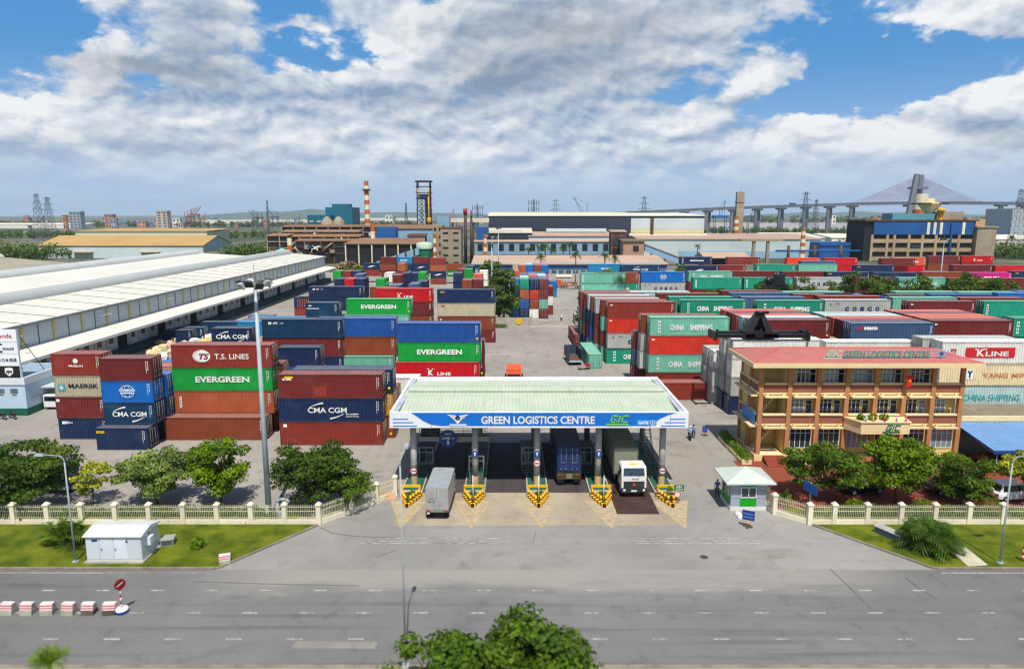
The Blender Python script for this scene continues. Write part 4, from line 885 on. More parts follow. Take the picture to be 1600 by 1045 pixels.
# caged ladder behind the last column
mb = MB(); lx = ISL[4] - 1.0
for s_ in (-.42, .42): mb.tube((lx + s_ + .25, 68.4, .2), (lx + s_ - .35, 70.2, 6.9), .05, n=6)
for k in range(20): f = k / 19; z = .4 + 6.2 * f; y = 68.4 + 1.8 * f; x = lx + .25 - .6 * f; mb.tube((x - .42, y, z), (x + .42, y, z), .035, n=5)
for s_ in (-.42, .42): mb.tube((lx + s_ + .25, 68.2, 1.1), (lx + s_ - .35, 70.0, 7.4), .03, n=5)
mb.build('ladder', M('ladder_steel', (80, 86, 90), .5, .15, metal=.2), can)
def rsign(parent, x, y, z, r, mface, mrim, nm='round_sign'):
    mb = MB(); mb.lathe([(.001, -.02), (r, -.02), (r, .02), (.001, .02)], (x, y, z), 22, 0, 'y', False); s_ = mb.build(nm, mrim, parent)
    mb = MB(); mb.lathe([(.001, -.006), (r * .8, -.006), (r * .8, .006), (.001, .006)], (x, y - .022, z), 22, 0, 'y', False); mb.build('sign_face', mface, s_); return s_
ln = rsign(can, -6.55, 68.6, 4.45, .92, M('lane_sign_blue', (20, 66, 128), .5, .08), M('lane_sign_rim', (24, 74, 140), .5, .05), 'lane_sign')
text('GATE', letw, ln, (-6.55, 68.565, 4.92), .16, .6); text('LANE - 4', letw, ln, (-6.55, 68.565, 4.48), .22, 1.2, bold=.05)
mb = MB(); mb.poly([(-6.62, 68.57, 4.3), (-6.62, 68.57, 4.0), (-6.75, 68.57, 4.0), (-6.55, 68.57, 3.75), (-6.35, 68.57, 4.0), (-6.48, 68.57, 4.0), (-6.48, 68.57, 4.3)]); mb.build('arrow', letw, ln)
mb = MB(); mb.tube((-6.55, 68.65, 4.45), (-6.55, 69.15, 4.45), .05); mb.build('bracket', wk, ln)
smallred = {0: 1.75, 2: 2.55, 4: 1.75}
for i, z in smallred.items():
    s_ = rsign(can, ISL[i] + (.0), 66.5, z, .36, white, redp, 'speed_sign'); text('5KM', letk, s_, (ISL[i], 66.46, z), .2, .5, bold=.04)
for i in (1, 2, 3):
    s_ = rsign(can, ISL[i], 66.5, 3.5, .36, navyp, navyp, 'direction_sign')
    mb = MB(); mb.poly([(ISL[i] - .05, 66.465, 3.30), (ISL[i] + .05, 66.465, 3.30), (ISL[i] + .05, 66.465, 3.55), (ISL[i] + .16, 66.465, 3.55), (ISL[i], 66.465, 3.75), (ISL[i] - .16, 66.465, 3.55), (ISL[i] - .05, 66.465, 3.55)]); mb.build('arrow', letw, s_)
ORD = ['leftmost', 'second from left', 'middle', 'second from right', 'rightmost']
# islands
isl_m = M('green_island_paint', (44, 92, 76), .7, .2, .8, fine=.2); isl_k = M('island_kerb', (176, 168, 150), .85, .2)
for i, x in enumerate(ISL):
    mb = MB(); mb.box(x - 1.05, x + 1.05, 64.9, 81, -.02, .22, 1); mb.quadsheet(x - .93, x + .93, 65.3, 80.8, .224, 0); structure(mb.build('traffic_island', [isl_m, isl_k]))
booth_w = M('booth_panel', (150, 162, 166), .5, .06, streak=.1); booth_g = M('booth_green_base', (20, 92, 70), .6, .1)
for i, x in enumerate(ISL[:4]):
    YB = 69.0 if i == 1 else 71.6
    bt = thing('toll_booth', ['grey toll booth under the walkway beside the box truck', 'white framed toll booth with large panes behind the second column', 'narrow grey toll booth left of the blue container truck', 'grey toll booth between the two container trucks'][i], 'toll booth', (x + (.75, .05, -.75, -.95)[i], YB, .23), group='toll booths')
    mb = MB(); mb.box(-.78, .78, -.9, .9, .0, .95); mb.build('base', booth_g if i == 1 else M('booth_base_grey', (116, 128, 132), .6, .1), bt)
    mb = MB()
    for sx in (-1, 1):
        for sy in (-1, 1): mb.box(sx * .78, sx * .68, sy * .9, sy * .8, .95, 2.45)
    mb.box(-.78, .78, -.9, .9, 2.45, 2.6); mb.box(-.02, .02, -.9, -.84, .95, 2.45); mb.box(-.68, .68, -.9, -.84, 1.95, 2.03); mb.build('frame', white if i == 1 else booth_w, bt)
    mb = MB(); mb.box(-.69, -.02, -.87, -.85, .95, 2.45); mb.box(.02, .69, -.87, -.85, .95, 2.45); mb.box(-.75, -.73, -.8, .8, .95, 2.45); mb.box(.73, .75, -.8, .8, .95, 2.45); mb.box(-.68, .68, .84, .86, .95, 2.45); mb.build('window', winglass, bt)
    mb = MB(); mb.box(-.9, .9, -1.0, 1.0, 2.6, 2.72); mb.build('roof', darkgrey, bt)
    mb = MB()
    for k in range(3): mb.box(-.7, .7, -1.2 - k * .3, -.91 - k * .3 + .0, 0, .6 - k * .2)
    mb.build('step', M('step_grey', (84, 86, 84), .8, .15), bt)
# striped island-end barriers with planters
black_y = M('stripe_black', (24, 22, 18), .6, .2)
leaf_b = leafmat('shrub_leaves', (34, 66, 10), (110, 140, 24))
def leaves(mb, c, rx, rz, n, s, seed, attr, bias=None):
    rnd = random.Random(seed)
    for _ in range(n):
        while True:
            p = Vector((rnd.uniform(-1, 1), rnd.uniform(-1, 1), rnd.uniform(-1, 1)))
            if .25 < p.length < 1: break
        q = Vector((c[0] + p.x * rx, c[1] + p.y * rx, c[2] + p.z * rz))
        d = Vector((p.x + rnd.uniform(-.8, .8), p.y + rnd.uniform(-.8, .8), p.z * .6 + rnd.uniform(-.2, 1.0))).normalized()
        u = d.orthogonal().normalized(); u = Matrix.Rotation(rnd.uniform(0, 6.28), 3, d) @ u; w_ = d.cross(u); k = s * rnd.uniform(.5, 1.45)
        mb.poly([q - u * k, q + w_ * k * .55, q + u * k, q - w_ * k * .55]); attr.append(rnd.random() if bias is None else min(1, max(0, bias + rnd.uniform(-.28, .28))))
def leafbuild(mb, name, mat, attr, parent=None, loc=None):
    me = mb.mesh(name, [mat]); a = me.attributes.new('leafvar', 'FLOAT', 'FACE')
    a.data.foreach_set('value', (attr + [0.5] * len(me.polygons))[:len(me.polygons)])
    return ob(name, me, parent, loc)
for i, x in enumerate(ISL):
    br_ = thing('striped_barrier', ['black and yellow barrier planter at the island end, beside the box truck', 'black and yellow barrier planter in front of the white framed booth', 'black and yellow barrier planter left of the blue container truck', 'black and yellow barrier planter left of the white truck cab', 'black and yellow barrier planter with a green notice board'][i], 'barrier', (x, 63.6, 0), group='striped barriers at the island ends'); br_.scale = (1, 1, .86)
    mb = MB()
    for sg in (-1, 1):
        for k in range(15):
            f0, f1 = k / 15, (k + 1) / 15
            def P(f, o): return Vector((sg * (.12 + (1.12 - .12) * f ** .85), -2.0 + 2.6 * f, 0)) + Vector((sg * -o * .8, o * .5, 0))
            a, c, d, e = P(f0, 0), P(f1, 0), P(f1, .26), P(f0, .26)
            if sg < 0: a, c, d, e = c, a, e, d
            mb.hexa([a, c, d, e] + [v + Vector((0, 0, .36)) for v in (a, c, d, e)], (0, 0, 1)[k % 3])
    mb.box(-.14, .14, -2.05, -1.8, 0, .38, 1); mb.build('kerb_wall', [yellow, black_y], br_)
    mb = MB(); mb.poly([(-.9, .5, .18), (0, -1.75, .18), (.9, .5, .18)]); mb.build('soil', M('soil_dark', (60, 48, 34), .95, .3), br_)
    for sg in (-1, 1):
        for k in range(4):
            mb = MB(); f = k / 3; px_, py_ = sg * (.25 + .6 * f), -1.15 + 1.45 * f
            for q, (za, zb_) in enumerate(((.15, .45), (.45, .60), (.60, .88))): mb.tube((px_, py_, za), (px_, py_, zb_), .12, n=10, m=q % 2)
            mb.lathe([(.12, 0), (.12, .06), (.07, .11), (.001, .13)], (px_, py_, .88), 10, 0)
            mb.build('bollard', [yellow, black_y], br_)
    mb = MB(); mb.box(-.98, .98, .55, .73, 1.12, 1.36, 0)
    for sg in (-1, 1):
        for k in range(4): mb.box(sg * .98, sg * .80, .56, .72, .15 + k * .2425, .15 + (k + 1) * .2425, (k + 1) % 2)
    mb.build('guard_rail', [yellow, black_y], br_)
    if i in (1, 2, 3): mb = MB(); mb.tube((.02, -1.25, .1), (.02, -1.15, 3.3), .035, n=7); mb.build('white_pole', white, br_)
    mb = MB(); at = []
    for k in range(4): leaves(mb, (random.uniform(-.35, .35), -.1 - .35 * k + .3, .62 - .08 * k + (.5 if i == 4 and k == 0 else 0)), .38 - .04 * k, .36, 130, .10, i * 9 + k, at)
    leafbuild(mb, 'shrub', leaf_b, at, br_)
nb = thing('notice_board', 'small green and white notice board on a post in the rightmost barrier', 'sign', (ISL[4] + .75, 62.6, 0))
mb = MB(); mb.tube((0, 0, 0), (0, 0, 1.9), .035); mb.build('post', galv, nb)
mb = MB(); mb.box(-.48, .48, -.03, .01, 1.25, 1.85); pb = mb.build('panel', M('notice_green', (20, 110, 70), .5, .08), nb); text('SLOW', letw, pb, (0, -.035, 1.68), .16, .6); text('VIETNAM', letw, pb, (0, -.035, 1.42), .14, .7)
rs = rsign(nb, -.15, -.08, .92, .30, white, redp, 'round_sign')
# steel weighbridge plate under the white truck
wm = M('weighbridge_plate', (74, 52, 48), .6, .3, .8, metal=.2, fine=.4); mb = MB()
mb.box(9.75, 13.35, 60.3, 79, -.02, .035); mb.box(9.6, 9.75, 60.15, 79, -.02, .05); mb.box(13.35, 13.5, 60.15, 79, -.02, .05); mb.box(9.75, 13.35, 60.15, 60.3, -.02, .05)
tag(mb.build('weighbridge', wm), 'rusty brown steel weighbridge plate under the white truck', 'weighbridge')
# ------------------------------------------------------------------ office building
OX0, OX1, OY0, OY1 = 27.0, 49.6, 74.2, 80.6
FLR = [0.75, 4.25, 7.75]; EAVE = 11.0
wall_y = M('office_wall_yellow', (222, 196, 122), .85, .08, .5, streak=.25); col_o = M('office_column_tan', (190, 134, 86), .8, .12, .6, streak=.28); trim_c = M('office_cream_trim', (224, 200, 152), .8, .07, .6, streak=.2)
brick, t, b = base_mat('office_brick'); tc = t.node('ShaderNodeTexCoord'); br = t.node('ShaderNodeTexBrick'); mp_ = t.node('ShaderNodeMapping'); mp_.inputs['Rotation'].default_value = (R(90), 0, 0)
t.l.new(tc.outputs['Object'], mp_.inputs[0]); t.l.new(mp_.outputs[0], br.inputs[0]); br.inputs['Scale'].default_value = 3.2
br.inputs['Color1'].default_value = lin((150, 84, 64)); br.inputs['Color2'].default_value = lin((128, 68, 52)); br.inputs['Mortar'].default_value = lin((168, 120, 98)); br.inputs['Mortar Size'].default_value = .02
t.l.new(br.outputs[0], b.inputs['Base Color']); b.inputs['Roughness'].default_value = .9
rr_m = M('office_roof_red', (182, 82, 74), .85, .16, .5, dust=.18, streak=.3, k=.8)
off = thing('office_building', 'three-storey yellow office with red hipped roof, brick balconies and roof lettering', 'building', (0, 0, 0))
mb = MB(); mb.box(OX0 - .1, OX1 + .1, OY0 - .1, OY1 + .2, 0, FLR[0]); mb.build('plinth', trim_c, off)
bays = [OX0 + .3 + k * (OX1 - OX0 - .6) / 7 for k in range(8)]
mb = MB()
yw = OY0 + 1.0
xr = [(OX0 + 3.2, OX1 - .3), (OX0 + 3.2, OX1 - .3), (OX0 + 3.2, OX1 - 3.0)]
for f, z in enumerate(FLR):
    mb.box(xr[f][0], xr[f][1], yw if f else OY0 + .35, OY1, z + .12, z + 3.25)
mb.box(OX0 + .2, OX0 + 3.2, OY0 + 3.2, OY1, FLR[0] + .1, 10.9)
mb.build('wall', wall_y, off)
mb = MB()
for z in FLR[1:] + [11.0 - .02]: mb.box(OX0, OX1, OY0 + .1, OY1 + .1, z - .2, z + .1)
mb.build('floor_slab', trim_c, off)
mb = MB()
for k, x in enumerate(bays):
    mb.box(x - .24, x + .24, OY0 - .02, OY0 + .5, 0.02, FLR[2] + 1.05); mb.box(x - .2, x + .2, OY0 + .04, OY0 + .42, FLR[2] + 1.05, EAVE - .1)
for y in (OY0 + 3.2, OY1 - .3):
    mb.box(OX0 - .02, OX0 + .5, y - .25, y + .25, 0.02, FLR[2] + 1.05); mb.box(OX0 + .05, OX0 + .42, y - .18, y + .18, FLR[2] + 1.05, EAVE - .1)
mb.build('column', col_o, off)
for f in (1, 2):
    z = FLR[f]; mb = MB()
    for k in range(7): mb.box(bays[k] + .301, bays[k + 1] - .301, OY0 + .08, OY0 + .26, z + .05, z + .95)
    mb.box(OX0 + .1, OX0 + .28, OY0 + .501, OY1 - .3, z + .05, z + .95)
    mb.build('balcony_parapet', brick, off)
    mb = MB()
    for k in range(7): mb.box(bays[k] + .302, bays[k + 1] - .302, OY0 - .06, OY0 + .36, z + .95, z + 1.12)
    mb.box(OX0 - .04, OX0 + .36, OY0 + .502, OY1 - .3, z + .95, z + 1.12); mb.build('balcony_coping', trim_c, off)
    mb = MB()
    for k in range(7):
        mb.box(bays[k] + .32, bays[k + 1] - .32, OY0 - .55, OY0 + .06, z - .42, z - .28)
        for q in (.22, .78): xx = bays[k] + (bays[k + 1] - bays[k]) * q; mb.box(xx - .12, xx + .12, OY0 - .1, OY0 + .07, z - .279, z - .02)
    mb.box(OX0 - .7, OX0 - .02, OY0 + .2, OY1, z - .42, z - .28); mb.build('sun_ledge', trim_c, off)
curtain = glass('curtained_glass', (128, 142, 152), .15)
def win(x, z, w, h, y, panes=3, nm='window', side=False):
    mb = MB(); f = MB(); tr = .3 * h
    mb.box(x, x + w, y - .03, y + .05, z, z + h); o_ = mb.build(nm, random.choice((winglass, winglass, darkglass, curtain)), off)
    f.box(x, x + w, y - .07, y - .031, z, z + .07); f.box(x, x + w, y - .07, y - .031, z + h - .07, z + h); f.box(x, x + w, y - .068, y - .031, z + h - tr * .8 - .03, z + h - tr * .8 + .03)
    for k in range(panes + 1): xx = x + .035 + (w - .07) * k / panes; f.box(xx - .035, xx + .035, y - .066, y - .031, z + .07, z + h - .07)
    f.build('frame', white, o_)
random.seed(3)
for k in range(7):
    xa, xb = bays[k] + .35, bays[k + 1] - .35; wd = xb - xa
    if k > 0:
        win(xa + .05, FLR[0] + .65, wd - .1, 2.3, OY0 + .34, 4)
        if k < 6: win(xa + .62, FLR[2] + .95, 1.5, 1.65, yw - .01, 3); win(xb - .52 + .1, FLR[2] + .14, .75, 2.4, yw - .01, 1, 'door')
        win(xa + .15, FLR[1] + .95, 1.5, 1.65, yw - .01, 3)
        if k < 6: win(xb - .62, FLR[1] + .14, .75, 2.4, yw - .01, 1, 'door')
mb = MB()      # entrance stair inside the first bay, and stairs outside
for k in range(5): mb.box(OX0 + .8, OX0 + 3.1, OY0 - .3 - .32 * (k + 1), OY0 - .1 - .32 * k - .1, 0, .72 - .14 * k)
mb.build('front_steps', M('step_tile_red', (150, 70, 52), .7, .12), off)
mb = MB()
for f in (0, 1):
    for k in range(9): mb.box(OX0 + .5 + .27 * k, OX0 + .5 + .27 * (k + 1), OY0 + 1.9, OY0 + 3.18, FLR[f] + .35 * k, FLR[f] + .35 * (k + 1))
mb.build('stair', trim_c, off)
mb = MB(); e = .95; zt = 12.25; EX0, EX1, EY0, EY1 = OX0 - 1.1, OX1 + .9, OY0 - 1.2, OY1 + 1.0; ry = (EY0 + EY1) / 2; rl, rr_ = EX0 + 4.3, EX1 - 4.3
zb = EAVE + .35
mb.poly([(EX0, EY0, zb), (EX1, EY0, zb), (rr_, ry, zt), (rl, ry, zt)]); mb.poly([(EX1, EY1, zb), (EX0, EY1, zb), (rl, ry, zt), (rr_, ry, zt)]); mb.poly([(EX0, EY1, zb), (EX0, EY0, zb), (rl, ry, zt)]); mb.poly([(EX1, EY0, zb), (EX1, EY1, zb), (rr_, ry, zt)])
rf = mb.build('roof', rr_m, off)
mb = MB()
for a, c in (((EX0, EY0, zb), (rl, ry, zt)), ((EX1, EY0, zb), (rr_, ry, zt)), ((rl, ry, zt), (rr_, ry, zt)), ((EX0, EY1, zb), (rl, ry, zt))): mb.tube(a, c, .07, n=6)
mb.build('ridge_cap', M('ridge_cap_red', (190, 76, 70), .7, .1), rf)
mb = MB(); mb.box(EX0 - .1, EX1 + .1, EY0 - .12, EY1 + .1, EAVE - .15, EAVE + .34); mb.build('eaves', trim_c, off)
tealp = M('roof_letter_teal', (70, 150, 136), .5, .08); frm = M('letter_frame', (170, 190, 196), .5, .1, metal=.2)
yl = EY0 + 1.25; zl = 12.05
mb = MB()
for k in range(4): mb.tube((34.2, yl + .06, zl - .5 + k * .32), (47.1, yl + .06, zl - .5 + k * .32), .02, n=4)
for k in range(14): mb.tube((34.4 + k * .96, yl + .08, zl - .55), (34.4 + k * .96, yl + .08, zl + .52), .02, n=4); 
lf = mb.build('letter_frame', frm, off)
def solid_text(s, m, parent, loc, h, w, depth):
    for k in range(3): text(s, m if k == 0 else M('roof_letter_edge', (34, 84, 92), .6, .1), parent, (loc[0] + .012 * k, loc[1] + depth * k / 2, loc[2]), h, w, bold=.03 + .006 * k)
solid_text('GREEN LOGISTICS CENTRE', tealp, lf, (40.7, yl, zl), .78, 9.4, .08)
glc(lf, 34.9, zl + .02, yl, .92, M('roof_logo_mint', (150, 214, 186), .5, .05))
winged(lf, 46.6, zl + .05, yl, .85, M('emblem_sky', (110, 160, 206), .5, .06), letn)
mb = MB(); bx0, bx1 = bays[3] - .15, bays[5] - .3; mb.prism([(bx0, OY0 - .1), (bx0 + .9, OY0 - 2.1), (bx1 - .0, OY0 - 2.1), (bx1 + .3, OY0 - .1)], 5.0, 0, 'z', 3.75); bl_ = mb.build('entrance_balcony', trim_c, off)
mb = MB(); mb.prism([(bx0 - .1, OY0 - .1), (bx0 + .82, OY0 - 2.2), (bx1 + .08, OY0 - 2.2), (bx1 + .4, OY0 - .1)], 5.12, 0, 'z', 5.0); mb.build('balcony_rim', trim_c, bl_)
glc(bl_, (bx0 + bx1) / 2 + 1.2, 4.4, OY0 - 2.15, .85, M('balcony_logo_green', (30, 130, 96), .5, .08))
mb = MB(); mb.box(bx0 + .4, bx1 - .1, OY0 - 1.9, OY0 + .34, 0, .7); mb.build('porch', M('porch_tile', (168, 96, 72), .8, .15), off)
for k, (cx_, cc) in enumerate(((.25, (220, 190, 40)), (.5, (200, 60, 60)), (.75, (190, 150, 210)), (.1, (150, 190, 210)), (.95, (220, 120, 150)))):
    x = bx0 + .9 + (bx1 - bx0 - 1.1) * cx_; mb = MB(); mb.tube((x, OY0 - 2.0, 5.12), (x, OY0 - 2.0, 5.8), .10, .03, 8)
    tag(mb.build('parasol', M('parasol_%d' % k, cc, .7, .05)), '%s folded parasol on the office entrance balcony' % ('yellow', 'red', 'lilac', 'pale blue', 'pink')[k], 'parasol', 'folded parasols on the balcony')
for k in range(3):
    mb = MB(); at = []; leaves(mb, (0, 0, .35), .5, .38, 160, .12, 60 + k, at); o_ = leafbuild(mb, 'potted_shrub', leaf_b, at, None, (bx0 + 1.2 + k * 1.25, OY0 - 1.3, 5.12)); tag(o_, ('leafy green shrub on the balcony, nearest the yellow parasol', 'leafy green shrub at the middle of the entrance balcony', 'leafy green shrub on the balcony beside the pink parasol')[k], 'shrub', 'shrubs on the entrance balcony')
ad = thing('wall_poster', 'blue advertising poster hung on the side balcony of the office', 'poster', (0, 0, 0))
mb = MB(); mb.box(OX0 - .13, OX0 - .05, OY0 + .6, OY0 + 4.6, 3.5, 5.3); mb.build('panel', M('poster_blue', (40, 130, 200), .5, .2, .8), ad)
mb = MB(); mb.prism([(OY0 + 1.0, 3.6), (OY0 + 4.2, 3.6), (OY0 + 3.4, 4.2), (OY0 + 2.7, 3.9), (OY0 + 1.9, 4.4)], OX0 - .131, 0, 'x', OX0 - .15); mb.build('picture', M('poster_picture', (120, 110, 120), .6, .4, 3.0), ad)
fl = thing('flag', 'red flag with a yellow star hanging from the top balcony', 'flag', (43.05, OY0 - .25, FLR[2] + 1.1)); fl.scale = (.8, .8, .85)
mb = MB(); mb.tube((0, .1, -.4), (0, -.5, 1.5), .025); mb.build('pole', galv, fl)
mb = MB()
for k in range(8):
    f0, f1 = k / 8, (k + 1) / 8
    def W_(f, z): return (-.35 + .75 * f - .2 * f * (1 - z), -.45 + .07 * math.sin(9 * f), 1.35 * z - .25 * f - .2 * (1 - z))
    mb.poly([W_(f0, 0), W_(f1, 0), W_(f1, 1), W_(f0, 1)], 0, True)
mb.build('cloth', M('flag_red', (214, 30, 24), .7, .05), fl)
mb = MB(); mb.poly([(.0 + (.2 if k % 2 == 0 else .08) * math.sin(k * math.pi / 5), -.54, .5 + (.2 if k % 2 == 0 else .08) * math.cos(k * math.pi / 5)) for k in range(10)][::-1]); mb.build('star', lety, fl)
# hedge and wall along the office side
for (x0, x1, y0, y1, lbl) in ((25.2, 26.3, 73.0, 82.0, 'clipped hedge in a cream planter along the office side wall'), (30.4, 38.6, 72.5, 73.4, 'clipped hedge under the ground floor office windows'), (43.2, 49.4, 72.5, 73.4, 'clipped hedge below the office windows beside the carport')):
    hd = thing('hedge', lbl, 'hedge', (0, 0, 0)); mb = MB(); mb.box(x0, x1, y0, y1, 0, .4); mb.build('planter_wall', trim_c, hd); mb = MB(); at = []
    nx = max(1, int((x1 - x0) / .8)); ny = max(1, int((y1 - y0) / .8))
    for a in range(nx):
        for c in range(ny): leaves(mb, (x0 + (a + .5) * (x1 - x0) / nx, y0 + (c + .5) * (y1 - y0) / ny, .8), .68, .50, 240, .10, a * 31 + c, at)
    leafbuild(mb, 'foliage', leaf_b, at, hd)
# carport with blue roof, low flat-roofed store behind it
cp = thing('carport', 'open carport with blue sloping sheet roof right of the office', 'carport', (0, 0, 0))
bm_ = M('carport_blue_sheet', (110, 160, 212), .5, .1, .5, dust=.1, k=.86); mb = MB()
mb.hexa([(50.0, 69.3, 2.75), (75, 69.3, 2.75), (75, 76.5, 3.75), (50.0, 76.5, 3.75), (50.0, 69.3, 2.83), (75, 69.3, 2.83), (75, 76.5, 3.83), (50.0, 76.5, 3.83)])
for k in range(50): x = 50.1 + k * .5; mb.hexa([(x, 69.3, 2.832), (x + .05, 69.3, 2.832), (x + .05, 76.5, 3.832), (x, 76.5, 3.832), (x, 69.3, 2.865), (x + .05, 69.3, 2.865), (x + .05, 76.5, 3.865), (x, 76.5, 3.865)])
mb.build('roof', bm_, cp); mb = MB(); mb.box(49.95, 75, 69.2, 69.298, 2.55, 2.9); mb.hexa([(49.9, 69.2, 2.6), (49.99, 69.2, 2.6), (49.99, 76.5, 3.6), (49.9, 76.5, 3.6), (49.9, 69.2, 2.9), (49.99, 69.2, 2.9), (49.99, 76.5, 3.9), (49.9, 76.5, 3.9)]); mb.build('edge_trim', M('carport_edge_blue', (24, 74, 134), .5, .1), cp)
for x in (50.6, 57.0, 63.5, 70): mb = MB(); mb.tube((x, 69.6, 0), (x, 69.6, 2.7), .06); mb.build('post', galv, cp)
st = thing('store_building', 'low store with grey flat roof behind the blue carport', 'building', (0, 0, 0)); mb = MB(); mb.box(50, 75, 76.6, 82.3, 0, 4.1); mb.build('wall', M('store_wall', (150, 146, 130), .85, .12), st)
mb = MB(); mb.box(49.8, 75, 76.5, 82.5, 4.1, 4.25, 0); mb.box(49.8, 75, 76.4, 76.6, 3.9, 4.5, 1); mb.box(63.5, 75, 77.5, 82.4, 4.26, 4.4, 2); mb.build('roof', [M('store_flat_roof', (150, 142, 120), .9, .2, k=.6), trim_c, rr_m], st)
# ------------------------------------------------------------------ guard hut
gx, gy0 = G(1141, 797); hut = thing('guard_hut', 'small grey and green guard hut with a pale pyramid roof at the gate', 'hut', (gx, gy0, 0))
HW, HD = 3.25, 2.9; gpan = M('hut_panel_grey', (158, 164, 178), .45, .05, .6); ggrn = M('hut_panel_green', (16, 158, 34), .45, .06)
mb = MB(); mb.box(-.06, HW + .06, -.06, HD + .06, 0, .35); mb.build('plinth', white, hut)
mb = MB(); mb.box(0, HW, 0, HD, .35, 2.75); wl = mb.build('wall', gpan, hut)
mb = MB()
for k in (1.15, 1.95): mb.box(-.004, HW + .004, -.008, -.001, k, k + .02)
mb.build('panel_joint', darkgrey, wl)
mb = MB(); mb.box(.85, 2.35, -.03, -.002, .40, 1.22); mb.box(.85, 2.35, -.03, -.002, 2.3, 2.75); mb.box(-.03, -.002, .3, HD - .3, .4, 1.2); mb.build('green_panel', ggrn, hut)
mb = MB(); mb.box(.88, 2.32, -.035, -.004, 1.24, 2.28); wn = mb.build('window', winglass, hut); mb = MB()
for x in (.88, 1.57, 2.26): mb.box(x, x + .07, -.07, -.036, 1.24, 2.28)
mb.box(.95, 2.26, -.07, -.036, 1.24, 1.31); mb.box(.95, 2.26, -.07, -.036, 2.21, 2.28); mb.build('frame', white, wn)
mb = MB(); mb.box(-.035, -.004, .5, HD - .5, 1.24, 2.28); wn = mb.build('window', darkglass, hut); mb = MB()
for y in (.5, 1.4, HD - .57): mb.box(-.07, -.036, y, y + .07, 1.24, 2.28)
mb.build('frame', white, wn)
mb = MB(); o_ = .65; P4 = [(-o_, -o_, 2.72), (HW + o_, -o_, 2.72), (HW + o_, HD + o_, 2.72), (-o_, HD + o_, 2.72)]; ap = (HW / 2, HD / 2, 3.75)
mb.poly(P4[::-1]); 
for k in range(4): a, c = P4[k], P4[(k + 1) % 4]; a2 = (a[0], a[1], 2.84); c2 = (c[0], c[1], 2.84); mb.poly([a, c, c2, a2]); mb.poly([a2, c2, ap])
mb.build('roof', M('hut_roof_sheet', (206, 216, 206), .5, .05, .6, streak=.1, k=.85), hut)
# ------------------------------------------------------------------ fences
cream = M('fence_cream', (226, 218, 192), .8, .08, .9, streak=.3); picket = M('fence_picket', (206, 202, 170), .6, .12)
def fence(label, pts):
    root = thing('fence', label, 'fence', (0, 0, 0))
    for (ax, ay), (bx, by) in zip(pts[:-1], pts[1:]):
        L_ = math.hypot(bx - ax, by - ay); an = math.atan2(by - ay, bx - ax)
        mb = MB(); mb.box(.2, L_ - .2, -.11, .11, -.02, .48); mb.build('base_wall', cream, root, (ax, ay, 0), (0, 0, an))
        mb = MB(); n = max(3, int((L_ - .4) / .155))
        for z in (.62, 1.22, 1.62): mb.box(.2, L_ - .2, -.02, .02, z, z + .045)
        for k in range(n): x = .2 + (L_ - .4) * (k + .5) / n; mb.box(x - .016, x + .016, -.045, -.021, .5, 1.86); 
        mb.build('railing', picket, root, (ax, ay, 0), (0, 0, an))
    for (ax, ay) in pts:
        mb = MB(); mb.box(-.2, .2, -.2, .2, -.02, 1.82); mb.box(-.26, .26, -.26, .26, 1.82, 1.92); mb.hexa([(-.24, -.24, 1.92), (.24, -.24, 1.92), (.24, .24, 1.92), (-.24, .24, 1.92), (-.08, -.08, 2.1), (.08, -.08, 2.1), (.08, .08, 2.1), (-.08, .08, 2.1)])
        mb.build('post', cream, root, (ax, ay, 0))
fy = G(499, 819)[1]
lp = [(-53.5 - 3.0 * 4 + k * 3.0, fy) for k in range(0)] + [(G(x, 819)[0], fy) for x in (-190, -137, -84, -30, 23, 76, 129, 182, 234.5, 288, 340.5, 393.5, 446, 499)] + [G(550, 801), G(589, 785), G(618, 773)]
fence('long cream fence with white pickets behind the lawn of the white transformer cabinet', lp)
rp = [G(1196, 793), G(1209.5, 803), G(1264, 819)] + [(G(x, 819)[0], G(1264, 819)[1]) for x in (1302, 1353.5, 1406, 1459, 1512, 1564.5, 1617, 1670, 1723)]
fence('cream fence with white pickets around the red forecourt, starting at the guard hut', rp)
